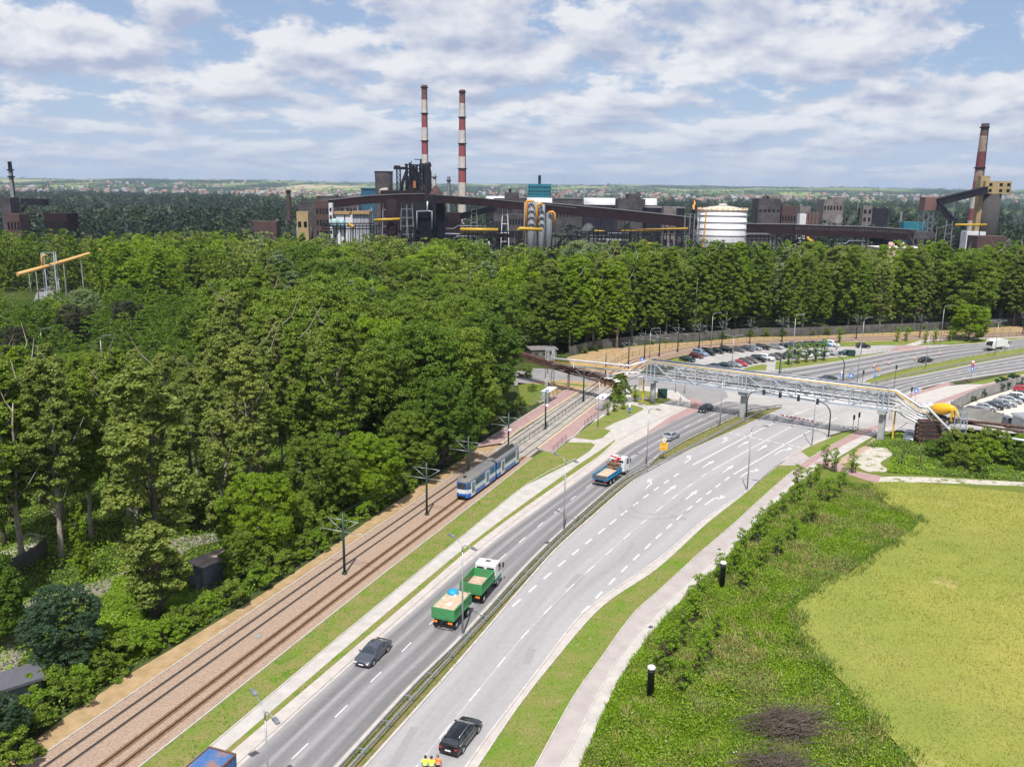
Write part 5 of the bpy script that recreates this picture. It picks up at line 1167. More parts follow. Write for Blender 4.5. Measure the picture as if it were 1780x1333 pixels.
signpost(1526, 656.5, 2.6, -.1, [('tri', 2.3, 1.0, .9)], 'orange triangular roadworks sign at the tip of the far guardrail')
signpost(1521, 658, 2.4, -.1, [('arrow_round', 2.1, .55, .55), ('arrow_round', .6, .7, .7)], 'blue round keep-side sign beside the orange triangle')
signpost(1115, 645, 3.4, 0, [('cross', 3.0, .9, .9)], 'blue pedestrian sign peeking over the left end of the pipe bridge')
signpost(1466, 602, 3.0, 0, [('grey', 2.8, .5, .5)], 'thin sign post on the lawn beyond the car park')
signpost(1453, 614, 3.0, .4, [('grey', 2.6, .5, .6), ('grey', 1.5, .7, .9)], 'grey sign backs left of the dark teal saloon')
signpost(1182, 706, 2.6, 0.2, [('round_limit', 1.6, .6, .6)], 'portable sign standing on the corner pavement in the bridge shadow')
t = empty('stop_totem', gpt(1094, 721) + (0,), .3, 'tram stop information totem with blue lower panel on the lawn by the pavement', 'totem')
mb = MB(); mb.box((0, 0, .08), (.9, .6, .16)); mb.build('footing', M_conc, t); mb = MB(); mb.tube([(0, 0, .1), (0, 0, 3.4)], .06, 6); mb.build('pole', M_galv, t)
mb = MB(); mb.box((0, 0, 3.1), (.75, .12, .9)); mb.build('clock_panel', M_conc, t); mb = MB(); mb.box((0, 0, 2.1), (.35, .1, 1.0)); mb.build('white_panel', M_wh, t); mb = MB(); mb.box((0, 0, 1.2), (.5, .1, .7)); mb.build('blue_panel', M_blue, t)
# works beacons
for i, (u, v) in enumerate(((1519, 640), (1545, 634.5), (1590, 626.5), (1633, 617.5))):
    t = empty('roadworks_beacon', gpt(u, v) + (0,), -.1, ['striped works beacon nearest the orange triangle sign', 'second striped works beacon from the orange triangle', 'striped works beacon just left of the black saloon', 'farthest striped works beacon, before the garbage truck'][i], 'beacon', 'striped works beacons on the far carriageway')
    mb = MB(); mb.box((0, 0, .06), (.7, .4, .12)); mb.build('foot', M_rubber, t); mb = MB()
    for k in range(5): mb.box((0, 0, .3 + k * .24), (.3, .06, .24), m=k % 2)
    mb.build('striped_board', [M_sr, M_wh], t)
# red-white barrier lying across the turning lanes
a = g(1355, 729); b = g(1413, 741); t = empty('lane_barrier', (a.x, a.y, 0), math.atan2(b.y - a.y, b.x - a.x), 'red and white striped barrier plank closing two lanes under the pipe bridge', 'barrier'); Lb = (b - a).length
mb = MB(); n = 16
for k in range(n): mb.box((Lb * (k + .5) / n, 0, 1.0), (Lb / n, .05, .3), m=k % 2)
mb.build('striped_plank', [M_wh, M_sr], t)
for s in (.25, .72): mb = MB(); mb.tube([(Lb * s - .3, 0, 0), (Lb * s, 0, 1.0), (Lb * s + .3, 0, 0)], .03, 5); mb.build('leg', M_galv, t)
# cabinets, posts
def cabinet(u, v, w, d, h, rz, m, label):
    t = empty('utility_cabinet', gpt(u, v) + (0,), rz, label, 'cabinet'); mb = MB(); mb.box((0, 0, h / 2 + .1), (w, d, h)); mb.build('housing', m, t); mb = MB(); mb.box((0, 0, h + .14), (w + .12, d + .12, .08)); mb.build('lid', m, t); mb = MB(); mb.box((0, 0, .05), (w - .1, d - .1, .1)); mb.build('plinth', M_conc, t)
    mb = MB(); mb.box((w * .1, -d / 2 - .012, h / 2 + .12), (w * .78, .02, h * .85)); o = mb.build('door', m, t); mb = MB(); mb.box((w * .3, -d / 2 - .035, h * .55), (.04, .03, .2)); mb.build('handle', M_black, o)
M_cab = mat('cabinet_green', (0.012, 0.05, 0.045), 0.5, var=.2)
cabinet(1151, 692, 2.0, .9, 1.9, -.05, M_cab, 'dark green utility cabinet right of the first bridge pier')
cabinet(1479, 619, 1.9, 1.2, 1.5, 0, M_cab, 'dark green cabinet beside the teal parked saloon')
for i, (u, v, h) in enumerate(((1130, 1211, 3.1), (1254.5, 1022, 3.3))):
    t = empty('ventilation_post', gpt(u, v) + (0,), 0, ['black vent post with pale cap standing nearest the camera in the weeds', 'black vent post with pale cap farther up the slope between saplings'][i], 'vent post', 'black vent posts')
    mb = MB(); mb.lathe((0, 0, 0), [(.32, 0), (.32, h * .82), (.34, h * .83), (.34, h * .87)], 20); mb.build('tube', mat('vent_black', (0.012, 0.014, 0.022), .45, var=.2), t)
    mb = MB(); mb.lathe((0, 0, 0), [(.26, h * .87), (.26, h * .92)], 20); mb.build('grille', M_galvd, t); mb = MB(); mb.lathe((0, 0, 0), [(.37, h * .915), (.37, h * .97), (.3, h), (.02, h + .03)], 20); mb.build('cap', M_white, t)

# tram shelters
for i, (u, v, L_, lab) in enumerate(((954, 699, 5.2, 'white-roofed glass tram shelter on the left platform at the wood edge'), (1047, 712, 4.6, 'white-roofed tram shelter on the right platform beside the small leafy tree'))):
    rz = hd((947, 746), (1014, 698)); t = empty('tram_shelter', gpt(u, v) + (0.3,), rz, lab, 'shelter', 'tram shelters')
    mb = MB(); mb.prism([(-L_ / 2, 2.45), (L_ / 2, 2.45), (L_ / 2, 2.58), (-L_ / 2, 2.58)], -.95, .95); mb.build('roof', M_white, t)
    mb = MB()
    for x in (-L_ / 2 + .1, 0, L_ / 2 - .1):
        for y in (-.8, .8): mb.box((x, y, 1.22), (.07, .07, 2.44))
    mb.build('frame', M_galv, t)
    gl = mat('shelter_glass', (.5, .56, .58), .1, spec=.8); gl.node_tree.nodes['Principled BSDF'].inputs['Alpha'].default_value = .35
    mb = MB(); mb.box((0, .8 if i == 0 else -.8, 1.3), (L_ - .3, .02, 1.9)); mb.box((-L_ / 2 + .1, 0, 1.3), (.02, 1.4, 1.9)); mb.build('glass_wall', gl, t)
    mb = MB(); mb.box((0, .45 if i == 0 else -.45, .45), (L_ * .6, .35, .06)); mb.box((-1, .45 if i == 0 else -.45, .22), (.06, .3, .42)); mb.box((1, .45 if i == 0 else -.45, .22), (.06, .3, .42)); mb.build('bench', M_bark, t)
    mb = MB(); mb.box((-L_ / 2 + .5, -.5, 2.75), (.36, .36, .32)); mb.build('sign_cube', M_blue, t)

# people
def person(loc, rz, label, vest, hair=(0.02, .016, .013), trousers=(.03, .03, .04), cap=False, pose=0.0):
    t = empty('person', loc, rz, label, 'person')
    J = {'pel': (0, 0, .95), 'sp': (0, 0, 1.15), 'ch': (0, -.01, 1.36), 'nk': (0, 0, 1.5), 'hb': (0, .01, 1.58), 'hm': (0, .015, 1.67), 'ht': (0, .0, 1.75)}
    for s, k in ((1, 'l'), (-1, 'r')):
        J['sh' + k] = (.19 * s, 0, 1.43); J['el' + k] = (.25 * s, .03 - .02 * pose, 1.14); J['wr' + k] = (.24 * s, .10 + .05 * pose, .91); J['pa' + k] = (.24 * s, .12 + .05 * pose, .83)
        for j, (dx, dz) in enumerate(((-.03, -.075), (-.01, -.09), (.01, -.088), (.028, -.07))): J['f%d' % j + k] = (.24 * s + dx * .6, .12 + .05 * pose + dx, .83 + dz)
        J['th' + k] = (.24 * s - .03 * s, .155 + .05 * pose, .80)
        J['hp' + k] = (.10 * s, 0, .90); J['kn' + k] = (.11 * s, .02, .5); J['an' + k] = (.12 * s, -.01, .09); J['to' + k] = (.13 * s, .15, .035)
    Rr = dict(pel=.14, sp=.13, ch=.15, nk=.062, hb=.075, hm=.098, ht=.06, sh=.075, el=.05, wr=.034, pa=.038, f0=.01, f1=.01, f2=.01, f3=.009, th=.012, hp=.1, kn=.068, an=.048, to=.04)
    E_ = [('pel', 'sp'), ('sp', 'ch'), ('ch', 'nk'), ('nk', 'hb'), ('hb', 'hm'), ('hm', 'ht')]
    for k in 'lr': E_ += [('ch', 'sh' + k), ('sh' + k, 'el' + k), ('el' + k, 'wr' + k), ('wr' + k, 'pa' + k), ('pa' + k, 'f0' + k), ('pa' + k, 'f1' + k), ('pa' + k, 'f2' + k), ('pa' + k, 'f3' + k), ('wr' + k, 'th' + k), ('pel', 'hp' + k), ('hp' + k, 'kn' + k), ('kn' + k, 'an' + k), ('an' + k, 'to' + k)]
    ks = list(J); me = bpy.data.meshes.new('body'); me.from_pydata([J[k] for k in ks], [(ks.index(a), ks.index(b)) for a, b in E_], [])
    o = bpy.data.objects.new('body', me); COL.objects.link(o); o.parent = t; me.materials.append(mat('skin', (.45, .26, .18), .6))
    sk = o.modifiers.new('skin', 'SKIN'); sv = me.skin_vertices[0].data
    for i, k in enumerate(ks):
        r = Rr.get(k, Rr.get(k[:-1], .05)); sv[i].radius = (r, r * (.78 if k in ('ch', 'sp', 'pel') else 1)); sv[i].use_root = (k == 'pel')
    sb = o.modifiers.new('sub', 'SUBSURF'); sb.levels = 1; sb.render_levels = 1; sk.use_smooth_shade = True
    mb = MB()
    mb.tube([(0, 0, .93), (0, 0, 1.0), (0, 0, 1.2), (0, 0, 1.38), (0, 0, 1.49)], [.185, .19, .195, .21, .10], 12); v_ = [Vector(p) for p in mb.v]; mb.v = [(p.x * 1.12, p.y * .82, p.z) for p in v_]
    for s in (1, -1): mb.tube([(.17 * s, 0, 1.45), (.225 * s, .01, 1.3), (.25 * s, .03, 1.16)], [.088, .082, .07], 8)
    mv = mb.build('vest' if vest[1] > .3 or vest[0] > .5 else 'jacket', mat('clothing_%d_%d_%d' % tuple(int(c * 99) for c in vest), vest, .7, var=.12, scale=6), t)
    mb = MB()
    for z in (1.05, 1.2): mb.tube([(0, 0, z - .02), (0, 0, z + .02)], .201, 12); 
    mb.v = [(p[0] * 1.12, p[1] * .83, p[2]) for p in mb.v]; mb.build('reflective_band', mat('reflective_silver', (.7, .7, .68), .3), mv)
    mb = MB(); mb.tube([(0, 0, .98), (0, 0, .9)], [.175, .17], 12)
    for s in (1, -1): mb.tube([(.10 * s, 0, .9), (.11 * s, .02, .5), (.12 * s, -.01, .1)], [.115, .085, .07], 8)
    mb.build('trousers', mat('trousers_dark', trousers, .8), t)
    mb = MB(); mb.lathe((0, -.005, 1.69), [(.108, -.045), (.116, .0), (.1, .06), (.06, .1), (.01, .115)], 12); mb.build('cap' if cap else 'hair', mat('hair_%d' % int(hair[0] * 999), hair, .8), t)
    mb = MB()
    for s in (1, -1): mb.box((.035 * s, .098, 1.665), (.018, .01, .01)); mb.box((.1 * s, .01, 1.65), (.015, .03, .05), m=1)
    mb.prism([(-.012, 1.62), (.012, 1.62), (0, 1.665)], .095, .118, m=1); mb.box((0, .093, 1.595), (.04, .01, .008), m=2); mb.build('face', [M_ink, MATS['skin'], M_red], t)
    return t
hv = (0.62, 0.85, 0.05)
for i, (u, v, col_, lab, cp) in enumerate(((739.5, 1314.5, hv, 'person in a yellow-green reflective vest, leftmost of the three beside the black estate car', False), (750, 1315.5, hv, 'person in a yellow-green reflective vest with black hair, middle of the three on the road', True), (761, 1313, (0.85, 0.17, 0.03), 'person in an orange work jacket, rightmost of the three behind the black estate car', True))):
    p = g(u, v, 1.7); person((p.x, p.y, 0.02), 0.25 - .3 * i, lab, col_, pose=i * .8, cap=cp, hair=(.02, .018, .016) if i < 2 else (.12, .12, .13))
p = g(1624, 599.5); person((p.x, p.y, 0.04), 1.0, 'far person in a red top walking on the verge left of the round green tree', (.55, .06, .04), trousers=(.05, .09, .14))

# ================================================================== VEHICLES
def interp(tab, x):
    for (a, va), (b, vb) in zip(tab, tab[1:]):
        if x <= b: t = (x - a) / (b - a) if b > a else 0; t = min(max(t, 0), 1); return va + (vb - va) * t
    return tab[-1][1]
SHAPES = {   # length, width, belt/hood table (x from rear to front), roof table, glass: rear top/bottom x, front bottom/top x
 'saloon': dict(L=4.6, W=1.80, zb=[(-2.3, .62), (-2.24, .92), (-1.6, 1.0), (0, .98), (1.0, .95), (1.9, .82), (2.2, .68), (2.3, .5)], zr=[(-1.75, 1.0), (-.95, 1.40), (-.2, 1.45), (.35, 1.40), (1.15, .95)], g=(-1.75, -.95, .35, 1.15)),
 'estate': dict(L=4.9, W=1.87, zb=[(-2.45, .6), (-2.4, .98), (-1.6, 1.02), (0, 1.0), (1.15, .97), (2.0, .86), (2.35, .70), (2.45, .5)], zr=[(-2.3, 1.02), (-1.85, 1.38), (-.8, 1.46), (.4, 1.43), (1.3, .97)], g=(-2.3, -1.85, .45, 1.3)),
 'hatch': dict(L=4.0, W=1.72, zb=[(-2.0, .6), (-1.95, .98), (-1.2, 1.02), (0, 1.0), (.9, .97), (1.6, .84), (1.9, .70), (2.0, .5)], zr=[(-1.85, 1.0), (-1.45, 1.40), (-.6, 1.49), (.2, 1.45), (1.05, .97)], g=(-1.85, -1.45, .25, 1.05)),
 'suv': dict(L=4.5, W=1.85, zb=[(-2.25, .7), (-2.2, 1.1), (-1.2, 1.12), (0, 1.1), (1.0, 1.08), (1.9, .98), (2.15, .85), (2.25, .6)], zr=[(-2.15, 1.12), (-1.85, 1.58), (-.8, 1.68), (.3, 1.62), (1.1, 1.08)], g=(-2.15, -1.85, .35, 1.1)),
 'van': dict(L=4.5, W=1.82, zb=[(-2.25, .7), (-2.2, 1.15), (-1.0, 1.18), (.3, 1.15), (1.2, 1.06), (1.9, .92), (2.15, .8), (2.25, .55)], zr=[(-2.2, 1.18), (-2.08, 1.72), (-.8, 1.82), (.5, 1.76), (1.45, 1.02)], g=(-2.2, -2.08, .6, 1.45))}
def car_proto(kind, paint, detail=True):
    s = SHAPES[kind]; L_, Wd = s['L'], s['W']; hw = Wd / 2; zb, zr = s['zb'], s['zr']; g0, g1, g2, g3 = s['g']
    xs = sorted(set([-L_ / 2, -L_ / 2 + .05, -L_ / 2 + .2, L_ / 2, L_ / 2 - .06, L_ / 2 - .22, g0, g1, g2, g3] + [(-L_ / 2 + .35) + k * (L_ - .7) / 12 for k in range(13)]))
    def sect(x):
        e = abs(x) / (L_ / 2); w = hw * (1 - .10 * max(0, (e - .72) / .28) ** 2); b = interp(zb, x); top = interp(zr, x) if g0 <= x <= g3 else b
        top = max(top, b); gq = min(1, (top - b) / .4); lo = .24 + (.12 if e > .93 else 0); wr = w * (.90 - .20 * gq); pad = .05 * gq
        return [(w * .90, lo), (w * .985, .42), (w, .66 if b > .75 else b * .85), (w * .955, b - .02), (wr, top - pad), (wr * .62, top + .015 + .01 * gq), (0, top + .035)]
    mb = MB(); rows = []
    for x in xs:
        h = sect(x); full = [(x, y, z) for y, z in h] + [(x, -y, z) for y, z in h[-2::-1]]; rows.append(full)
    n = len(rows[0]); vs = [p for r in rows for p in r]
    fs = [(i * n + j, (i + 1) * n + j, (i + 1) * n + j + 1, i * n + j + 1) for i in range(len(rows) - 1) for j in range(n - 1)]
    fs += [(i * n, i * n + n - 1, (i + 1) * n + n - 1, (i + 1) * n) for i in range(len(rows) - 1)] + [tuple(range(n))[::1], tuple(range((len(rows) - 1) * n, len(rows) * n))[::-1]]
    mb.add(vs, fs, 0, True)
    t = empty('car', cat='car'); body = mb.build('body', paint, t)
    try: body.data.set_sharp_from_angle(angle=rad(38))
    except Exception: pass
    # glass patches a little proud of the shell
    def lerp2(a, b, t_): return (a[0] + (b[0] - a[0]) * t_, a[1] + (b[1] - a[1]) * t_)
    def sidewin(sgn, x0, x1):
        m = MB(); k = 8; pts = []
        for i in range(k + 1):
            x = x0 + (x1 - x0) * i / k; h = sect(x); lo = lerp2(h[3], h[4], .10); hi = lerp2(h[3], h[4], .86); pts.append(((x, (lo[0] + .014) * sgn, lo[1]), (x, (hi[0] + .014) * sgn, hi[1])))
        for a, b in zip(pts, pts[1:]): m.add([a[0], b[0], b[1], a[1]], [(0, 1, 2, 3) if sgn < 0 else (3, 2, 1, 0)], 0)
        return m
    for sgn in (1, -1):
        xm = (g1 + g2) / 2 - .05; m = sidewin(sgn, g1 - (g1 - g0) * .45, xm - .05); m.build('side_window', M_glass, t); m = sidewin(sgn, xm + .05, g2 + (g3 - g2) * .55); m.build('side_window', M_glass, t)
    def screen(x0, x1, up):
        m = MB(); k = 5; R_ = []
        for i in range(k + 1):
            x = x0 + (x1 - x0) * i / k; h = sect(x); y0 = h[4][0] * .92
            R_.append([(x, y, (h[4][1] + (h[6][1] - h[4][1]) * (1 - (abs(y) / h[4][0]) ** 1.6) + .018)) for y in [y0 * q for q in (-1, -.6, 0, .6, 1)]])
        for a, b in zip(R_, R_[1:]):
            for j in range(4): m.add([a[j], b[j], b[j + 1], a[j + 1]], [(0, 1, 2, 3)], 0, True)
        return m
    screen(g2 + (g3 - g2) * .1, g2 + (g3 - g2) * .93, 1).build('windscreen', M_glass, t); screen(g0 + (g1 - g0) * .12, g0 + (g1 - g0) * .9, 1).build('rear_window', M_glass, t)
    if kind == 'estate':
        for sy in (1, -1):
            m = MB(); hs = [sect(x) for x in (-1.7, -.6, .4)]; m.tube([(x, sy * (h_[4][0] * .93), h_[4][1] + .10) for x, h_ in zip((-1.7, -.6, .4), hs)], .022, 6); m.build('roof_rail', M_rim, t)
            m = MB(); m.tube([(x, sy * (sect(x)[3][0] + .02), sect(x)[3][1] + .03) for x in (-2.1, -1.0, 0, 1.05)], .016, 5); m.build('window_trim', M_rim, t)
    wb = L_ * .30; r = .33 if kind != 'suv' else .36
    for sx in (1, -1):
        for sy in (1, -1):
            m = MB(); m.wheel((0, 0, 0), r, .22, 18); w = m.build('wheel', M_rubber, t, loc=(wb * sx + (.05 if sx > 0 else 0), sy * (hw - .10), r)); 
            m = MB(); m.wheel((0, sy * .112, 0), r * .66, .01, 10); m.build('rim', M_rim, w)
            m = MB(); m.wheel((wb * sx + (.05 if sx > 0 else 0), sy * (hw - .085), r + .03), r + .06, .18, 18); m.build('wheel_arch', M_black, t)
    for sy in (1, -1):
        xf = L_ / 2; m = MB(); m.box((xf - .08, sy * hw * .66, .56), (.14, .34, .12), rz=-.28 * sy); m.build('headlight', M_lampglass, t)
        m = MB(); m.box((-xf + .06, sy * hw * .72, .80 if kind not in ('van', 'suv') else .95), (.12, .26, .16), rz=.22 * sy); m.build('tail_light', M_red, t)
        m = MB(); m.box((g3 - .28, sy * (hw + .06), interp(zb, g3) + .04), (.12, .2, .12)); m.build('mirror', paint, t)
    m = MB(); m.box((-L_ / 2 - .012, 0, .62), (.02, .5, .11)); m.build('number_plate', M_wh, t); m = MB(); m.box((L_ / 2 + .012, 0, .42), (.02, .5, .11)); m.build('number_plate', M_wh, t)
    m = MB(); m.box((L_ / 2 - .005, 0, .56), (.03, .9, .12)); m.build('grille', M_black, t); m = MB(); m.box((0, 0, .26), (L_ * .8, Wd * .8, .16)); m.build('underbody', M_black, t)
    return t
PAINT0 = car_paint('placeholder', (.1, .1, .1)); CARP = {}
COLS = dict(black=(.0035, .004, .007), navy=(.012, .02, .045), dgreen=(.008, .032, .028), green=(.02, .05, .04), red=(.42, .012, .02), dred=(.13, .012, .02), lblue=(.26, .36, .52), grey=(.12, .125, .135), dgrey=(.075, .085, .11), silver=(.36, .38, .40), beige=(.17, .15, .125), white=(.68, .69, .7), blue=(.01, .2, .48), teal=(.008, .05, .075), char=(.045, .052, .058), bgrey=(.10, .12, .16))
def car(kind, colr, x, y, rz, label, group=None):
    if kind not in CARP: CARP[kind] = car_proto(kind, PAINT0); o = CARP[kind]
    else: o = copy_tree(CARP[kind])
    pm = car_paint(colr, COLS[colr], .35 if colr not in ('white', 'red') else .0)
    for c in kids(o):
        for i, s in enumerate(c.material_slots):
            if s.material and s.material.name.startswith('paint_'): s.link = 'OBJECT'; s.material = pm
    o.location = (x, y, .02); o.rotation_euler = (0, 0, rz); o['label'] = label
    if group: o['group'] = group
    elif 'group' in o: del o['group']
    return o
def roadcar(kind, colr, p, q, label, flip=False):
    a = g(*p); b = g(*q); rz = math.atan2(b.y - a.y, b.x - a.x) + (math.pi if flip else 0); m_ = a.lerp(b, .5); return car(kind, colr, m_.x, m_.y, rz, label)
# p = ground under the rear, q = ground under the front
roadcar('estate', 'black', (781, 1313), (821, 1262), 'black estate car with roof rails on the light carriageway beside three people')
roadcar('saloon', 'dgrey', (667, 1125), (630, 1160), 'dark grey saloon coming towards the camera on the dark carriageway')
roadcar('saloon', 'silver', (1155, 768), (1176, 758), 'silver saloon driving away beside the yellow direction sign')
roadcar('hatch', 'black', (1234, 712), (1218, 718), 'black hatchback passing under the pipe bridge towards the camera')
roadcar('saloon', 'black', (1595, 631), (1622, 627.5), 'black saloon driving away on the far carriageway past the striped beacons')
roadcar('saloon', 'dgrey', (1428, 663), (1452, 660), 'dark saloon half hidden behind the top of the pipe bridge')
roadcar('suv', 'bgrey', (1582.5, 757), (1576.5, 773), 'blue-grey hatchback parked on the driveway behind the last bridge pier')
GA = 'cars parked in the upper car park'
UP = [('saloon', 'dgreen', 1195, 628, 'dark green saloon at the left end of the upper parked row'), ('hatch', 'dred', 1211, 622, 'dark red hatchback behind the dark green saloon'), ('van', 'lblue', 1217, 618, 'pale blue family van near the left end of the upper row'),
      ('van', 'black', 1231, 616.5, 'black people carrier right of the pale blue van'), ('saloon', 'black', 1246, 613.5, 'black saloon just before the gap in the upper row'), ('suv', 'black', 1263, 612, 'black off-roader right of the gap in the upper row'), ('hatch', 'grey', 1283, 611, 'grey hatchback right of the black off-roader'),
      ('saloon', 'dgrey', 1298, 609.5, 'dark grey saloon fourth from the gap in the upper row'), ('saloon', 'silver', 1311, 608, 'silver saloon between two dark cars of the upper row'), ('estate', 'black', 1324.5, 606.8, 'black estate ending the middle group of the upper row'), ('saloon', 'silver', 1349, 605.8, 'silver coupe alone with free space on its left in the upper row'),
      ('saloon', 'navy', 1366, 604.5, 'dark navy saloon right of the silver coupe'), ('hatch', 'grey', 1381, 603.6, 'grey hatchback partly behind the tall lamp pole'), ('saloon', 'dgrey', 1393, 602.8, 'dark saloon behind the first young tree of the car park'), ('hatch', 'black', 1406, 602.3, 'black hatchback behind the second young tree'),
      ('estate', 'dgreen', 1419, 602, 'very dark green estate left of the bright blue car'), ('hatch', 'blue', 1433, 601.6, 'bright blue hatchback in the upper row'), ('van', 'white', 1445, 602, 'white van-like car at the right end of the upper row')]
LO = [('hatch', 'silver', 1216, 643, 'pale car at the left end of the lower row hidden by the pipe bridge'), ('saloon', 'navy', 1243, 641.5, 'dark blue saloon at the left of the lower row above the pipe bridge'), ('saloon', 'dgreen', 1260, 639.5, 'dark green saloon next to the dark blue one in the lower row'), ('saloon', 'silver', 1275, 637, 'silver saloon behind the bright red car'),
      ('hatch', 'red', 1287, 635.5, 'bright red hatchback in the lower parked row'), ('hatch', 'grey', 1295, 632, 'grey hatchback right of the bright red car'), ('hatch', 'beige', 1305.5, 630, 'beige-brown hatchback in the lower row'), ('suv', 'black', 1318, 628, 'black off-roader left of the white car in the lower row'), ('suv', 'white', 1332, 626, 'white off-roader in the lower row'),
      ('saloon', 'beige', 1344, 624, 'beige saloon behind the white off-roader'), ('saloon', 'black', 1353, 622.6, 'black saloon near the forked lamp'), ('saloon', 'dgrey', 1371, 622, 'dark long saloon left of the signal head in the lower row'), ('hatch', 'green', 1386, 620.5, 'dark hatchback under the first young tree in the lower row'), ('van', 'white', 1399, 620, 'white van behind the young trees of the lower row'),
      ('hatch', 'dgrey', 1414, 618.5, 'dark grey hatchback between the two white vans'), ('van', 'white', 1427, 618, 'white van right of the dark grey hatchback'), ('hatch', 'silver', 1441, 617, 'silver hatchback at the right end of the lower row')]
for i, (k, c, u, v, lab) in enumerate(UP):
    x, y = gpt(u, v); car(k, c, x, y, rad(-48 + random.uniform(-4, 4)) + (math.pi if i in (2, 4, 5, 10, 17) and False else 0) + (0 if i in (1, 2, 3, 4, 11, 16, 17) else 0), lab, GA)
for i, (k, c, u, v, lab) in enumerate(LO):
    x, y = gpt(u, v); car(k, c, x, y, rad(-45 + random.uniform(-4, 4)), lab, GA)
car('saloon', 'teal', *gpt(1471, 617), rad(172), 'dark teal saloon waiting at the car park exit by the cabinet'); car('hatch', 'black', *gpt(1500, 604.5), rad(-2), 'black hatchback turning at the far exit of the car park')
GY = 'cars parked in the gravel yard'
for k, c, u, v, lab in (('estate', 'char', 1698, 719, 'charcoal estate car nearest the low wall of the yard'), ('hatch', 'silver', 1714, 713, 'silver hatchback second in the yard row'), ('saloon', 'black', 1724, 710.5, 'black saloon third in the yard row'), ('saloon', 'bgrey', 1736, 707.5, 'blue-grey saloon fourth in the yard row'), ('estate', 'silver', 1746, 705, 'silver estate fifth in the yard row'),
        ('estate', 'silver', 1755, 700, 'silver-grey estate sixth in the yard row'), ('hatch', 'dgreen', 1764, 697.5, 'dark green hatchback between silver and white cars in the yard'), ('suv', 'white', 1773, 695, 'white off-roader at the right edge of the yard row'), ('saloon', 'char', 1782, 690, 'dark saloon behind the white off-roader in the yard'), ('hatch', 'red', 1778, 681, 'red car at the back of the yard')):
    x, y = gpt(u, v); car(k, c, x, y, rad(-32), lab, GY)
car('van', 'bgrey', *gpt(1747, 737), rad(80), 'blue-grey van half hidden behind the end of the low wall')

# --- heavy vehicles
def wheels(t, xs, hw, r=.5, w=.3):
    for x in xs:
        for sy in (1, -1):
            m = MB(); m.wheel((0, 0, 0), r, w, 20); q = m.build('wheel', M_rubber, t, loc=(x, sy * (hw - w / 2), r)); m = MB(); m.wheel((0, sy * (w / 2 + .006), 0), r * .55, .012, 12); m.wheel((0, sy * (w / 2 + .02), 0), r * .25, .03, 8); m.build('rim', M_rim, q)
def cab(t, x0, mcol, stripe=None, L_=2.1, H=2.9, hw=1.22, z0=.75):
    m = MB(); m.prism([(x0, z0), (x0 + L_ - .05, z0), (x0 + L_, z0 + .5), (x0 + L_ - .08, z0 + 1.0), (x0 + L_ - .38, H - .15), (x0 + L_ - .6, H), (x0 + .1, H), (x0, H - .1)], -hw, hw); c = m.build('cab', mcol, t)
    m = MB(); a = Vector((x0 + L_ - .085, 0, z0 + 1.05)); b = Vector((x0 + L_ - .375, 0, H - .2)); off_ = Vector((.02, 0, .008))
    m.add([a + off_ + Vector((0, -hw * .9, 0)), a + off_ + Vector((0, hw * .9, 0)), b + off_ + Vector((0, hw * .86, 0)), b + off_ + Vector((0, -hw * .86, 0))], [(0, 1, 2, 3)]); m.build('windscreen', M_glass, c)
    for sy in (1, -1):
        m = MB(); y = sy * (hw + .012); m.add([(x0 + .95, y, z0 + 1.0), (x0 + L_ - .2, y, z0 + 1.0), (x0 + L_ - .45, y, H - .25), (x0 + .95, y, H - .25)], [(0, 1, 2, 3) if sy < 0 else (3, 2, 1, 0)]); m.build('side_window', M_glass, c)
        m = MB(); m.box((x0 + L_ + .05, sy * (hw + .18), H - .75), (.1, .16, .6)); m.box((x0 + L_ - .05, sy * (hw + .1), H - .45), (.05, .2, .04)); m.build('mirror', M_black, c)
        m = MB(); m.box((x0 + L_ + .005, sy * hw * .72, z0 + .12), (.03, .35, .18)); m.build('headlight', M_lampglass, c)
        m = MB(); m.box((x0 - .012, sy * hw * .5, H - .55), (.02, hw * .7, .36)); m.build('rear_window', M_glass, c)
    m = MB(); m.box((x0 + L_ * .45, 0, H + .02), (.5, .6, .04)); m.build('roof_hatch', M_glass, c)
    if stripe: m = MB(); m.box((x0 + L_ / 2 - .03, 0, z0 + .28), (L_ + .0, 2 * hw + .03, .35)); m.build('stripe', stripe, c)
    return c
def chassis(t, x0, x1, z=.85):
    m = MB(); 
    for y in (-.42, .42): m.beam((x0, y, z), (x1, y, z), .12, .28)
    for k in range(5): x = x0 + .3 + (x1 - x0 - .6) * k / 4; m.beam((x, -.42, z), (x, .42, z), .1, .2)
    m.box(((x0 + x1) / 2 + .4, .85, .75), (1.3, .5, .5)); m.box(((x0 + x1) / 2 + .4, -.85, .75), (1.3, .5, .5)); m.build('chassis', M_black, t)
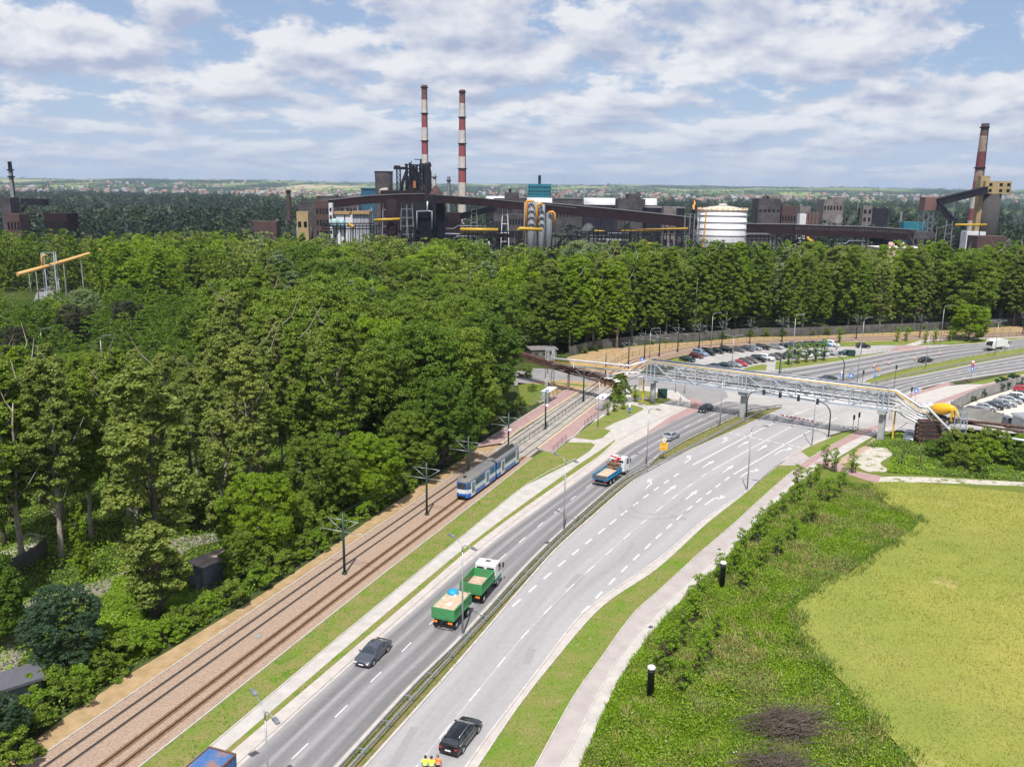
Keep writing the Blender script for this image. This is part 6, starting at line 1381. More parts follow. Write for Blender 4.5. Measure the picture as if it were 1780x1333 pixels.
def tub(t, x0, x1, hw, z0, z1, mcol, minner, name='tipper_body', ribs=6, floor=.45, taper=0.0, tail=None):
    m = MB(); th = .07
    m.box(((x0 + x1) / 2, 0, z0), (x1 - x0, 2 * hw, .1)); zc = (z0 + z1) / 2 + .05; h = z1 - z0 - .1
    for y in (-hw + th / 2, hw - th / 2): m.box(((x0 + x1) / 2, y, zc), (x1 - x0, th, h))
    for x in (x0 + th / 2, x1 - th / 2): m.box((x, 0, zc), (th, 2 * hw - 2 * th, h), m=1 if (tail and x < x1 - 1) else 0)
    b = m.build(name, [mcol, tail or mcol], t)
    m = MB()
    for k in range(ribs + 1):
        x = x0 + .06 + (x1 - x0 - .12) * k / ribs
        for sy in (1, -1): m.box((x, sy * (hw + .03), zc), (.09, .06, h - .02))
    for sy in (1, -1): m.box(((x0 + x1) / 2, sy * (hw + .035), z1 - .04), (x1 - x0, .07, .09)); m.box(((x0 + x1) / 2, sy * (hw + .035), z0 + .1), (x1 - x0, .07, .09))
    m.build('side_rib', mcol, b)
    # load heap
    n = 12; k = 6; vs = []; fs = []; r = random.Random(int(x0 * 10) + 5)
    for i in range(n + 1):
        for j in range(k + 1):
            vs.append((x0 + th + (x1 - x0 - 2 * th) * i / n, -hw + th + (2 * hw - 2 * th) * j / k, z0 + .1 + floor * (z1 - z0) + (0 if i in (0, n) or j in (0, k) else r.uniform(-.06, .16))))
    for i in range(n):
        for j in range(k): a = i * (k + 1) + j; fs.append((a, a + 1, a + k + 2, a + k + 1)[::-1])
    m = MB(); m.add(vs, fs, 0, False); m.build('load', minner, b); return b
M_tg = mat('tipper_green', (0.04, 0.27, 0.09), .5, c2=(0.07, .19, .08), scale=1.3, spots=[((.2, .12, .06), 2.2, .66)]); M_tb = mat('tipper_blue', (0.01, 0.20, 0.42), .45, var=.2, scale=1); M_sand = mat('sandy_load', (.52, .40, .29), .95, c2=(.40, .30, .21), scale=2.5, bump=.6)
M_tw = mat('truck_white', (.72, .73, .74), .4, var=.08, coat=.3); M_tgrey = mat('tailgate_grey', (.10, .115, .13), .6, var=.3)
def setveh(t, p, q, front_off):      # p rear ground px, q front ground px: put the nose at q
    a = g(*p); b = g(*q); d = (b - a).normalized(); t.rotation_euler = (0, 0, math.atan2(d.y, d.x)); t.location = (b.x - d.x * front_off, b.y - d.y * front_off, .02); return t
def setwheels(t, rp, fp, xf, hw=1.22):      # ground contacts of the right-hand rear and front wheels
    a = g(*rp); b = g(*fp); d = (b - a).normalized(); rt = Vector((d.y, -d.x, 0)); c = b - d * xf - rt * hw; t.rotation_euler = (0, 0, math.atan2(d.y, d.x)); t.location = (c.x, c.y, .02); return t
# blue tipper with loading crane
t = empty('tipper_truck', label='white-cab tipper truck with blue sides, grey tailgate and folded loading crane', cat='truck'); chassis(t, -4.2, 2.2); cab(t, 2.1, M_tw); wheels(t, (-3.3, -1.95, 3.1), 1.22)
tub(t, -4.7, 1.0, 1.25, 1.15, 1.85, M_tb, M_sand, floor=.25, tail=M_tgrey)
m = MB(); m.box((1.5, 0, 1.9), (.5, .6, 1.6)); m.beam((1.5, .1, 2.6), (1.4, -.9, 3.1), .2, .25); m.beam((1.4, -.9, 3.05), (1.35, .9, 3.3), .18, .2); m.build('loading_crane', mat('crane_red', (.5, .03, .05), .5, var=.2), t)
m = MB(); r = random.Random(2)
for k in range(18): a_ = r.uniform(0, 3.1); m.tube([(.6 + r.uniform(-.35, .35), r.uniform(-.9, .9), 1.7), (.6 + r.uniform(-.5, .4), r.uniform(-.9, .9), 2.3), (.5 + r.uniform(-.5, .5), r.uniform(-1, 1), 2.3 + r.random() * .5)], .07, 5)
m.box((.6, 0, 1.9), (.7, 2.0, .5)); m.build('crane_grab_and_scrap', mat('scrap_brown', (.28, .19, .12), .8, var=.6, scale=3), t)
for sy in (1, -1): m = MB(); m.box((-4.73, sy * .9, .95), (.05, .4, .14)); m.build('tail_light', M_red, t)
m = MB(); m.box((-4.6, 0, .6), (.08, 2.3, .12)); m.build('bumper_bar', M_galvd, t)
setwheels(t, (1061, 844.6), (1088.5, 825), 3.1)
# green tipper + drawbar trailer
t = empty('tipper_truck', label='white-cab truck with a green open tipper body towing the rear green trailer', cat='truck'); chassis(t, -2.9, 2.0); cab(t, 1.7, M_tw, mat('cab_green', (.02, .22, .14), .5)); wheels(t, (-1.9, 2.6), 1.22)
tub(t, -2.9, 1.2, 1.25, 1.35, 2.55, M_tg, mat('worn_inner', (.5, .42, .34), .9, c2=(.38, .22, .15), scale=1.2), floor=.08)
for sy in (1, -1): m = MB(); m.box((-2.93, sy * .85, 1.05), (.06, .5, .2)); m.build('tail_light', M_orange, t); m = MB(); m.tube([(-2.5, sy * 1.1, .9), (-2.4, sy * 1.1, 1.12), (-1.9, sy * 1.1, 1.2), (-1.4, sy * 1.1, 1.12), (-1.3, sy * 1.1, .9)], .05, 5); m.build('mudguard', M_black, t)
setwheels(t, (841.3, 1048), (866, 1018), 2.7)
t2 = empty('dump_trailer', label='green two-axle trailer heaped with sandy rubble and a blue tarpaulin bag', cat='trailer'); m = MB()
for y in (-.42, .42): m.beam((-2.2, y, .95), (2.2, y, .95), .12, .25)
m.beam((2.1, -.4, .8), (3.3, 0, .75), .1, .12); m.beam((2.1, .4, .8), (3.3, 0, .75), .1, .12); m.build('chassis', M_black, t2); wheels(t2, (-1.45, 1.5), 1.22)
tub(t2, -2.25, 2.25, 1.25, 1.25, 2.45, M_tg, M_sand, floor=.92)
m = MB(); m.lathe((1.4, .5, 2.3), [(.5, 0), (.65, .25), (.5, .5), (.2, .6), (.02, .62)], 10); m.build('blue_bag', mat('tarpaulin_blue', (.01, .28, .6), .5), t2)
for k in range(10): m = MB() if k == 0 else m; m.box((random.uniform(-1.9, 1.9), random.uniform(-.9, .9), 2.4 + random.uniform(0, .15)), (random.uniform(.2, .6), random.uniform(.2, .5), .12), rz=random.random() * 3)
m.build('rubble_pieces', mat('pale_rubble', (.6, .56, .52), .9, var=.2), t2)
for sy in (1, -1): m = MB(); m.box((-2.28, sy * .85, .95), (.06, .5, .2)); m.build('tail_light', M_orange, t2)
m = MB(); m.box((-2.3, 0, .6), (.08, 2.2, .12)); m.build('bumper_bar', M_black, t2)
setwheels(t2, (794.5, 1093), (813.4, 1072.4), 1.45); 
# container truck cut by the bottom edge
a = g(366, 1299, 3.9); b = g(408, 1308.5, 3.9); fc = a.lerp(b, .5); ac = (b - a); ac.z = 0; hdg = math.atan2(ac.y, ac.x) - math.pi / 2 - math.pi
rdir = hd((416, 1333), (530, 1227)); d = Vector((math.cos(rdir), math.sin(rdir), 0))
t = empty('container_truck', (fc.x - d.x * 6.0, fc.y - d.y * 6.0, .02), rdir, 'blue container truck with a rust-stained roof cut off by the bottom edge of the photo', 'truck')
m = MB(); m.box((0, 0, 2.55), (12, 2.44, 2.6)); m.build('container', mat('container_blue', (.045, .12, .30), .5, c2=(.10, .17, .32), scale=.5, spots=[((.26, .15, .11), .5, .50)]), t)
m = MB()
for k in range(39): x = -5.85 + k * .3; m.box((x, 1.235, 2.5), (.14, .04, 2.2)); m.box((x, -1.235, 2.5), (.14, .04, 2.2)); m.box((x, 0, 3.862), (.12, 2.2, .025))
m.build('corrugation', MATS['container_blue'], t)
m = MB()
for sy in (1, -1): m.beam((-5.98, sy * 1.2, 3.86), (5.98, sy * 1.2, 3.86), .12, .12)
m.beam((5.96, -1.2, 3.87), (5.96, 1.2, 3.87), .14, .13); m.beam((-5.96, -1.2, 3.87), (-5.96, 1.2, 3.87), .14, .13); m.build('top_frame', mat('rusty_frame', (.16, .08, .05), .85, var=.4), t); chassis(t, -5.5, 5.8, .95); wheels(t, (3.0, 4.3, -3.2), 1.22)
# garbage truck
t = empty('garbage_truck', label='white garbage truck with open dark hopper driving on the far carriageway', cat='truck'); chassis(t, -3.5, 3); cab(t, 2.4, M_tw, L_=1.9, H=2.9); wheels(t, (-2.2, -.9, 3.2), 1.22)
m = MB(); m.prism([(-2.6, 1.2), (2.2, 1.2), (2.2, 3.2), (-1.0, 3.35), (-2.6, 3.3)], -1.22, 1.22); m.build('body', M_tw, t); m = MB(); m.prism([(-4.1, 1.3), (-3.7, .9), (-2.62, .9), (-2.62, 3.2), (-3.5, 3.1), (-4.0, 2.2)], -1.2, 1.2); tg = m.build('hopper', M_white, t)
m = MB(); m.add([(-4.08, -1.0, 1.6), (-4.03, 1.0, 1.6), (-3.62, 1.0, 2.95), (-3.67, -1.0, 2.95)], [(0, 1, 2, 3)][::-1]); m.box((-3.9, 0, 2.2), (.36, 1.9, 1.0), ry=.28); m.build('hopper_opening', M_black, tg)
m = MB(); m.box((-4.1, 0, 1.05), (.3, 2.3, .4)); m.build('loading_sill', M_conc, tg)
setveh(t, (1708, 612), (1746, 606.5), 4.1)
# concrete mixer
t = empty('concrete_mixer', label='truck with a bright yellow concrete drum beside the end of the pipe bridge', cat='truck'); chassis(t, -4.0, 3.0); cab(t, 2.4, M_tw, L_=1.9, H=2.7); wheels(t, (-3.0, -1.7, 1.6, 3.2), 1.22)
m = MB(); m.tube([(1.9, 0, 2.15), (1.3, 0, 2.2), (0.2, 0, 2.35), (-1.2, 0, 2.65), (-2.6, 0, 3.0), (-3.3, 0, 3.2)], [.55, .95, 1.2, 1.2, .75, .5], 20); m.build('drum', mat('drum_yellow', (.80, .42, .01), .4, var=.1, scale=.6, coat=.3), t)
m = MB(); m.box((-3.3, 0, 1.9), (.2, 1.6, 2.0)); m.tube([(-3.5, 0, 3.1), (-4.1, 0, 2.4), (-4.6, 0, 1.6)], [.35, .25, .2], 8); m.box((-3.6, .8, 1.8), (.5, .06, 2.2)); m.build('chute_and_frame', M_yellow, t)
setveh(t, (1668, 741), (1603, 722), 4.2)

# --- the tram
def tram():
    a = g(821, 862.5); b = g(900.6, 803.5); d = (b - a); d.z = 0; Lt = 20.5; d.normalize(); rz = math.atan2(-d.y, -d.x)      # local +x = front (towards the camera)
    k = min(range(len(TC)), key=lambda j: (TC[j] - a).length); c2 = offset(TC, 2.0); fr = min(c2, key=lambda q: (q - g(802, 869)).length)
    t = empty('tram', (fr.x + d.x * Lt / 2, fr.y + d.y * Lt / 2, .10), rz, 'blue and white articulated tram with a grey roof on the track beside the lawn', 'tram')
    MBl = mat('tram_blue', (.008, .13, .50), .35, coat=.5, var=.08); MWh = mat('tram_white', (.62, .66, .72), .4, coat=.4, var=.06); MRf = mat('tram_roof_grey', (.13, .135, .15), .6, c2=(.18, .165, .145), scale=.5); hw = 1.15
    def sec(x0, x1, nose0, nose1, name, mcol, zs, wx=0.0):
        m = MB(); o = [(x0, hw - (.35 if nose0 else 0)), (x0 + (.9 if nose0 else 0), hw), (x1 - (.9 if nose1 else 0), hw), (x1, hw - (.35 if nose1 else 0))]; pts = o + [(x, -y) for x, y in o[::-1]]; n = len(pts); s = 1 + wx
        vs = [(x, y * s, zs[0]) for x, y in pts] + [(x, y * s, zs[1]) for x, y in pts]; m.add(vs, [tuple(range(n))[::-1], tuple(range(n, 2 * n))] + [(i, (i + 1) % n, n + (i + 1) % n, n + i) for i in range(n)], 0); return m.build(name, mcol, t)
    secs = ((.35, Lt / 2, False, True, 'front'), (-Lt / 2, -.35, True, False, 'rear'))
    for x0, x1, n0, n1, nm in secs:
        sec(x0, x1, n0, n1, 'skirt', MBl, (.38, 1.0), .004); sec(x0, x1, n0, n1, 'white_band', MWh, (1.0, 1.62)); sec(x0, x1, n0, n1, 'window_band', MBl, (1.62, 2.72), .002)
        m = MB(); o = [(x0, .62 if n0 else .95), (x0 + (.7 if n0 else 0), .98), (x1 - (.7 if n1 else 0), .98), (x1, .62 if n1 else .95)]; pts = o + [(x, -y) for x, y in o[::-1]]; n = len(pts)
        out = [(x, hw - (.35 if (i in (0,) and n0) or (i == 3 and n1) else 0)) for i, (x, y) in enumerate(((x0, 0), (x0 + (.9 if n0 else 0), 0), (x1 - (.9 if n1 else 0), 0), (x1, 0)))]; out = out + [(x, -y) for x, y in out[::-1]]
        vs = [(x, y, 2.72) for x, y in out] + [(x - (.12 if x > 9 else 0) + (.12 if x < -9 else 0), y * .93, 2.95) for x, y in out] + [(x - (.45 if x > 9 else 0) + (.45 if x < -9 else 0), y * .62, 3.12) for x, y in out]
        m.add(vs, [(k_ * n + i, k_ * n + (i + 1) % n, (k_ + 1) * n + (i + 1) % n, (k_ + 1) * n + i) for k_ in range(2) for i in range(n)] + [tuple(range(2 * n, 3 * n))], 0, False); m.build('roof', MRf, t)
        m = MB(); m.box(((x0 + x1) / 2, 0, .3), (x1 - x0 - 1.4, 2.0, .3)); m.build('underframe', M_black, t)
    m = MB()
    for k_ in range(5): m.box((-.28 + .14 * k_, 0, 1.65), (.08, 2.1 - .1 * (k_ % 2), 2.4))
    m.build('gangway_bellows', M_black, t)
    for sy in (1, -1):
        for x0, x1 in ((1.2, 2.0), (5.0, 5.85), (5.95, 6.8), (6.9, 7.7), (-1.5, -.6), (-4.3, -3.5), (-5.2, -4.4), (-6.1, -5.3), (-7.0, -6.2), (-7.9, -7.1)):
            m = MB(); m.box(((x0 + x1) / 2, sy * (hw + .008), 2.2), (x1 - x0 - .08, .02, .78)); m.build('window', M_glass, t)
        for xc in (8.7, 3.5, -2.6, -8.8):
            if sy < 0 and False: continue
            m = MB(); m.box((xc, sy * (hw + .012), 1.52), (1.35, .05, 2.15)); q = m.build('door', MWh, t)
            for dx in (-.45, 0, .45)[::1]: m = MB(); m.box((xc + dx * .72 - .0, sy * (hw + .042), 1.7), (.2, .02, 1.6)); m.build('door_glass', M_glass, q)
    for sx in (1, -1):
        m = MB(); m.box((sx * (Lt / 2 + .004), 0, 2.12), (.03, 1.36, .95)); m.build('windscreen', M_glass, t)
        for sy in (1, -1):
            m = MB(); xx = sx * (Lt / 2 - .45); m.box((xx, sy * (hw - .168), 2.12), (.62, .03, .9), rz=-sx * sy * .37); m.build('corner_window', M_glass, t)
            m = MB(); m.box((sx * (Lt / 2 + .004), sy * .62, 1.05), (.04, .16, .22)); m.build('lamp', M_red, t)
        m = MB(); m.box((sx * (Lt / 2 + .03), 0, .55), (.12, 1.3, .25)); m.build('bumper', M_black, t)
        m = MB(); m.wheel((0, 0, 0), .2, .3, 14); q = m.build('roof_lamp', M_black, t, loc=(sx * (Lt / 2 - 1.1), 0, 3.22)); q.rotation_euler = (0, 0, math.pi / 2)
    m = MB(); 
    for y in (-.5, .5): m.beam((-8.8, y, 3.22), (-1.0, y, 3.22), .08, .1)
    for k_ in range(9): m.beam((-8.6 + k_ * .9, -.55, 3.2), (-8.6 + k_ * .9, .55, 3.2), .5, .12)
    m.build('roof_equipment', mat('dark_roof_gear', (.05, .045, .045), .8, var=.4), t)
    m = MB(); m.box((-.2, 0, 3.2), (1.2, 1.0, .22)); m.build('roof_box', MRf, t)
    m = MB(); 
    for y in (-.35, .35): m.tube([(-7.6, y, 3.3), (-6.7, y * .8, 4.1), (-7.3, y * 1.6, 4.98)], .03, 5)
    m.tube([(-7.3, -.75, 4.98), (-7.3, .75, 4.98)], .03, 5); m.tube([(-6.7, -.3, 4.1), (-6.7, .3, 4.1)], .025, 5); m.build('pantograph', M_galvd, t)
    for xb in (7.4, 0, -7.4):
        for dx in (-.9, .9):
            for sy in (1, -1): m = MB(); m.wheel((xb + dx, sy * .8, .36), .33, .14, 14); m.build('wheel', M_rust, t)
tram()

# ================================================================== THE PIPE BRIDGE
PB = [(g(1134, 701.6), 5.3), (g(1291, 726), 5.45), (g(1530, 765), 5.8)]
M_pier = mat('pier_concrete', (.36, .37, .38), .8, c2=(.26, .27, .29), scale=.5, bump=.2)
for i, (p, h) in enumerate(PB):
    t = empty('bridge_pier', (p.x, p.y, 0), math.atan2(PB[2][0].y - PB[0][0].y, PB[2][0].x - PB[0][0].x), ['concrete pier at the left end of the pipe bridge on the grass by the cabinet', 'concrete pier of the pipe bridge standing in the median at the portal foot', 'concrete pier at the right end of the pipe bridge beside the yellow pole'][i], 'pier', 'piers of the pipe bridge')
    m = MB(); m.lathe((0, 0, 0), [(.62, -.1), (.58, h * .6), (.56, h - .55)], 20) if i == 0 else m.box((0, 0, (h - .55) / 2), (1.05, 1.0, h - .55 + .2)); m.build('column', M_pier, t)
    m = MB(); m.prism([(-.62, h - .62), (.62, h - .62), (.8, h - .2), (.8, h), (-.8, h), (-.8, h - .2)], -1.45, 1.45); m.build('head', M_pier, t)
A = PB[0][0].copy(); B = PB[2][0].copy(); dd = (B - A).normalized(); nn = Vector((dd.y, -dd.x, 0))       # nn points to the near side
if nn.y > 0: nn = -nn
SL = (B - A).length; s2 = (PB[1][0] - A).dot(dd)
def bz_(s): return 5.42 + (5.86 - 5.42) * s / SL
def TP(s, y, z): q = A + dd * s + nn * y; return Vector((q.x, q.y, bz_(s) + z))
t = empty('pipe_bridge', (0, 0, 0), 0, 'long pale blue steel truss carrying white pipes across the dual carriageway', 'pipe bridge')
ST = [-1.0, -.1, .8] + [.8 + (s2 - 1.6) * k / 4 for k in (1, 2, 3)] + [s2 - .8, s2, s2 + .8] + [s2 + .8 + (SL - s2 - 1.6) * k / 5 for k in (1, 2, 3, 4)] + [SL - .8, SL + .1, SL + 1.0]
H_ = 3.65
for y, lb in ((1.35, 'near_side_truss'), (-1.35, 'far_side_truss')):
    m = MB(); m.beam(TP(-1.6, y, .12), TP(SL + 1.6, y, .12), .2, .24); m.beam(TP(-1.2, y, H_), TP(SL + 1.2, y, H_), .16, .18)
    for s in ST: m.beam(TP(s, y, .1), TP(s, y, H_), .15, .15)
    for a_, b_ in ((0.8, s2 - .8), (s2 + .8, SL - .8)):
        k = 4 if a_ < 1 else 5; ps = [a_ + (b_ - a_) * j / k for j in range(k + 1)]
        for j in range(k):
            up = j < k / 2; m.beam(TP(ps[j], y + .02, H_ - .1 if up else .25), TP(ps[j + 1], y + .02, .25 if up else H_ - .1), .14, .17)
    m.build(lb, M_truss, t)
m = MB()
for s in [x for x in ST] + [x + 1.9 for x in ST[3:-3]]:
    for z in (.05, .75, 1.5, 2.25, 3.0): m.beam(TP(s, -1.35, z), TP(s, 1.35, z), .09, .1)
m.build('cross_beams', M_galvd, t)
PP = [(1.0, .44, .28), (-.45, .3, .16), (.7, 1.02, .12), (-.8, 1.02, .13), (.8, 1.75, .08), (-.3, 1.78, .13), (.7, 2.45, .1), (-.7, 2.5, .12), (-.2, 3.2, .1)]
def off_curve_pipe(y, z, r, mm): q = MB(); q.tube([TP(-1.7, y, z), TP(SL + 1.7, y, z)], r, 8, caps=True); return q
for i, (y, z, r) in enumerate(PP):
    m = MB(); m.tube([TP(-1.8, y, z), TP(SL + 1.8, y, z)], r, 10)
    m.build('pipe', M_pipew if i % 4 != 3 else M_galvd, t)
m = MB(); m.tube([TP(-1.8, 1.3, H_ + .22), TP(SL + 2.2, 1.3, H_ + .22)], .085, 8); m.build('yellow_pipe', M_yellow, t)
for y, r in ((.75, .16), (-1.15, .2)): m = MB(); m.tube([TP(-1.0, y, H_ + .3), TP(SL + 1.2, y, H_ + .3)], r, 8); m.build('roof_pipe', M_galvd if y < 0 else M_pipew, t)
m = MB()
for k in range(28): s = -.8 + (SL + 1.6) * k / 27; m.beam(TP(s, -1.5, H_ + .06), TP(s, 1.5, H_ + .06), .12, .1)
m.build('pipe_saddles', M_galvd, t)
# height-limit gantries hanging under the spans are thin posts
def pipe_run(name, pts, r, m_, label=None, parent=None, n=8):
    q = MB(); q.tube(pts, r, n); o = q.build(name, m_, parent)
    if label: tag(o, label, 'pipe')
    return o
# left: pipes stepping down to the lattice tower
t = empty('pipe_approach', (0, 0, 0), 0, 'white pipes and one yellow pipe bending down from the bridge to the lattice tower', 'pipes')
z9 = bz_(0) + H_
E_ = TP(-1.8, 1.0, H_ - .1)
m = MB(); m.tube([TP(-1.2, .75, H_ + .3), g(1118, 629.5, z9 + .2), g(1094, 635.8, 8.6), g(1040, 630.5, 8.1), g(1000, 626.5, 7.8), g(960, 623, 7.6)], .2, 10); m.build('large_white_pipe', M_pipew, t)
m = MB(); m.tube([TP(-1.8, 1.3, H_ + .22), g(1094, 642, 8.1), g(1040, 638, 7.5), g(1000, 633.5, 7.1), g(962, 629, 6.9)], .08, 8); m.build('yellow_pipe', M_yellow, t)
m = MB(); m.tube([g(1110, 641, 7.9), g(1093, 644, 7.6), g(1040, 641.5, 7.0), g(1000, 637, 6.7), g(962, 632, 6.5)], .13, 8); m.build('grey_pipe', M_galv, t)
m = MB(); m.beam(g(1094, 643.5, 7.5), g(960, 633, 6.3), .5, .16)
for q in (997, 1037, 1076): m.beam(g(q, 640, 6.8), g(q, 628.5, 8.1), .12, .12)
m.build('pipe_rack', M_galvd, t)
for i, (u0, v0, z0, u1, v1, z1, y, zz, r) in enumerate(((1083, 662, 5.0, 1104, 656, 5.6, 1.05, .42, .22), (1080, 659, 5.3, 1100, 652, 6, .35, .3, .13), (1070, 657, 5.4, 1098, 649, 6.2, 1.15, 1.12, .1), (1068, 654, 5.6, 1095, 646.5, 6.6, .6, 1.0, .1), (1066, 651, 5.7, 1094, 643, 7.0, 0, 1.78, .1), (1064, 656, 5.3, 1093, 650, 6.0, .5, 1.78, .1))):
    m = MB(); m.tube([TP(-1.8, y, zz), g(u1, v1, z1), g(u0, v0, z0), g(u0 - 14, v0 + 1.5, z0)], r, 8); m.build('white_pipe', M_pipew, t)
for q in ((1085, 663, 5.0),):
    m = MB(); p = g(*q); m.box((p.x, p.y, 2.5), (.3, .3, 5.0)); m.build('support_post', M_truss, t)
# rusty trestle of brown pipes on the left
t = empty('rusty_pipe_trestle', (0, 0, 0), 0, 'rust-brown bundle of old pipes crossing the tram stop on a pale column', 'pipe trestle')
TR = [(860, 607, 6.8), (908, 618, 6.2), (988, 642, 5.2), (1068, 664, 4.5)]
P3 = [g(*q) for q in TR]; dr = (P3[3] - P3[1]); dr.z = 0; dr.normalize(); nr = Vector((dr.y, -dr.x, 0)); nr = -nr if nr.y > 0 else nr
for y, z, r in ((-.8, 0, .16), (-.3, 0, .2), (.3, .05, .18), (.8, 0, .13), (-.6, .55, .14), (.1, .6, .17), (.7, .55, .1), (.9, -.45, .12), (0, -.45, .1), (-.8, -.5, .14)):
    m = MB(); m.tube([p + nr * y + Vector((0, 0, z)) for p in P3], r, 7); m.build('pipe', M_rust, t)
m = MB()
for k in range(16):
    s = k / 15; q = s * 3; i = min(2, int(q)); c = P3[i].lerp(P3[i + 1], q - i)
    m.beam(c - nr * 1.0 + Vector((0, 0, -.25)), c + nr * 1.0 + Vector((0, 0, -.25)), .1, .14); m.beam(c - nr * 1.0 + Vector((0, 0, .3)), c + nr * 1.0 + Vector((0, 0, .3)), .08, .1)
    for y in (-1, 1): m.beam(c + nr * y + Vector((0, 0, -.6)), c + nr * y + Vector((0, 0, .75)), .09, .09)
for i in range(3):
    for y in (-1.02, 1.02):
        for z in (-.6, .75): m.beam(P3[i] + nr * y + Vector((0, 0, z)), P3[i + 1] + nr * y + Vector((0, 0, z)), .1, .12)
m.build('rack', M_rust, t)
p = g(988, 679.5); m = MB(); m.box((p.x, p.y, 2.2), (.55, .5, 4.4)); m.box((p.x, p.y, 4.5), (1.0, 2.2, .35), rz=math.atan2(dr.y, dr.x)); m.build('support_column', mat('pale_column', (.55, .51, .45), .8, var=.2), t)
# lattice tower
def lattice(p, w, h, m_, label, name='lattice_tower', taper=1.0):
    t = empty(name, (p.x, p.y, 0), .3, label, 'tower'); m = MB(); n = max(3, int(h / w / 1.1))
    def c(k, i): s = w / 2 * (1 - (1 - taper) * k / n); return Vector(((-s, s, s, -s)[i], (-s, -s, s, s)[i], h * k / n))
    for i in range(4):
        m.beam(c(0, i), c(n, i), .11 * w / 1.4, .11 * w / 1.4)
        for k in range(n + 1): m.beam(c(k, i), c(k, (i + 1) % 4), .07, .07)
        for k in range(n): m.beam(c(k, i), c(k + 1, (i + 1) % 4), .06, .06) if k % 2 else m.beam(c(k, (i + 1) % 4), c(k + 1, i), .06, .06)
    m.build('frame', m_, t); return t
lattice(g(955, 672), 1.6, 8.6, mat('white_lattice', (.6, .6, .62), .6, var=.3, scale=2), 'white lattice tower rising behind the left tram shelter where the pipes begin')
lattice(g(1668, 752), 1.5, 4.2, M_truss, 'pale blue lattice stand at the low end of the right-hand white pipe')
# yellow ladder posts
def ladder_post(u, v, h, label):
    p = g(u, v); t = empty('ladder_post', (p.x, p.y, 0), -.6, label, 'ladder post'); m = MB(); m.box((0, 0, h / 2), (.26, .26, h)); m.build('post', M_yellow, t); m = MB()
    for x in (-.9, -.5): m.box((x, 0, h - 1.2), (.05, .05, 2.6))
    for k in range(7): m.box((-.7, 0, h - 2.3 + k * .38), (.42, .04, .04)); m.tube([(-.9, 0, h - 2.3 + k * .38), (-1.0, -.5, h - 2.3 + k * .38), (-.7, -.75, h - 2.3 + k * .38), (-.4, -.5, h - 2.3 + k * .38), (-.5, 0, h - 2.3 + k * .38)], .025, 4)
    m.build('caged_ladder', M_yellow, t)
ladder_post(1117.5, 698, 5.2, 'yellow post with caged ladder left of the first bridge pier'); ladder_post(1551, 765, 6.2, 'yellow post with caged ladder right of the last bridge pier')
# right: descending pipes and rusty stack
t = empty('pipe_descent', (0, 0, 0), 0, 'white pipes dropping from the right end of the bridge to the ground pipes', 'pipes')
zR = bz_(SL) + H_
m = MB(); m.tube([TP(SL + .6, .75, H_ + .3), TP(SL + 2.0, .8, H_ + .3), g(1598, 706, 7.2), g(1613, 708.6, 7.0), g(1640, 737, 4.3), g(1653, 751, 2.6), g(1661, 750.5, 2.6)], .26, 10); m.build('large_white_pipe', M_pipew, t)
m = MB(); m.tube([TP(SL + 2.0, 1.3, H_ + .22), g(1598, 714, 6.4), g(1611, 716.5, 6.1), g(1630, 737, 3.9), g(1645, 750, 2.4)], .09, 8); m.build('yellow_pipe', M_yellow, t)
m = MB(); m.tube([TP(SL + 1.8, .9, H_ - .2), g(1596, 717, 6.1), g(1609, 719, 5.9), g(1628, 740, 3.6), g(1646, 753, 2.2)], .15, 8); m.build('grey_pipe', M_galv, t)
for i, (y, z, r) in enumerate(((1.05, .42, .2), (.35, .3, .14), (.6, 1.0, .12), (0, 1.78, .12), (-.7, 2.5, .12), (1.1, 1.12, .1))):
    m = MB(); m.tube([TP(SL + 1.7, y, z), TP(SL + 2.4, y, z), g(1573 + 3 * i, 724 - 4 * i, 3.6 + .55 * z), g(1597 + i * 2, 735 - 4 * i, 3.0 + .55 * z), g(1612, 735 - 4 * i, 3.0 + .5 * z)], r, 8); m.build('white_pipe', M_pipew, t)
t = empty('rusty_pipe_stack', (0, 0, 0), 0, 'rust-brown pipe rack on legs where the bridge pipes end beside the thicket', 'pipe rack')
pr = g(1611, 772); m = MB()
for dx in (-1.7, 1.7):
    for dy in (-.5, .5): m.box((pr.x + dx, pr.y + dy, 2.3), (.4, .3, 4.6))
for k in range(5): m.box((pr.x, pr.y, 1.2 + .8 * k), (4.4, 1.5, .22))
m.build('frame', M_rust, t)
for k in range(11): m = MB(); zz = 1.6 + .8 * (k % 4); m.tube([(pr.x - 2.3, pr.y - .4 + .4 * (k % 3), zz), (pr.x + 2.8, pr.y - .4 + .4 * (k % 3), zz - .05), (pr.x + 3.4, pr.y - .2, zz - .3)], .16 + .05 * (k % 3), 7); m.build('pipe', M_rust if k % 3 else M_galvd, t)
pipe_run('long_pipe', [g(1655, 727, 1.8), g(1680, 731.5, 1.8), g(1730, 737, 1.7), g(1780, 743.5, 1.7), g(1840, 751, 1.7)], .3, M_rust, 'upper thick rusty pipe running right along the low yard wall')
pipe_run('long_pipe', [g(1655, 733, 1.2), g(1690, 737, 1.2), g(1753, 747, 1.1), g(1840, 757, 1.1)], .2, M_rust, 'lower rusty pipe just under the thick one beside the thicket')
pipe_run('long_pipe', [g(1737, 759, 1.6), g(1780, 765.5, 1.6), g(1840, 775, 1.6)], .26, M_pipew, 'pale pinkish pipe end emerging from the thicket at the right edge')
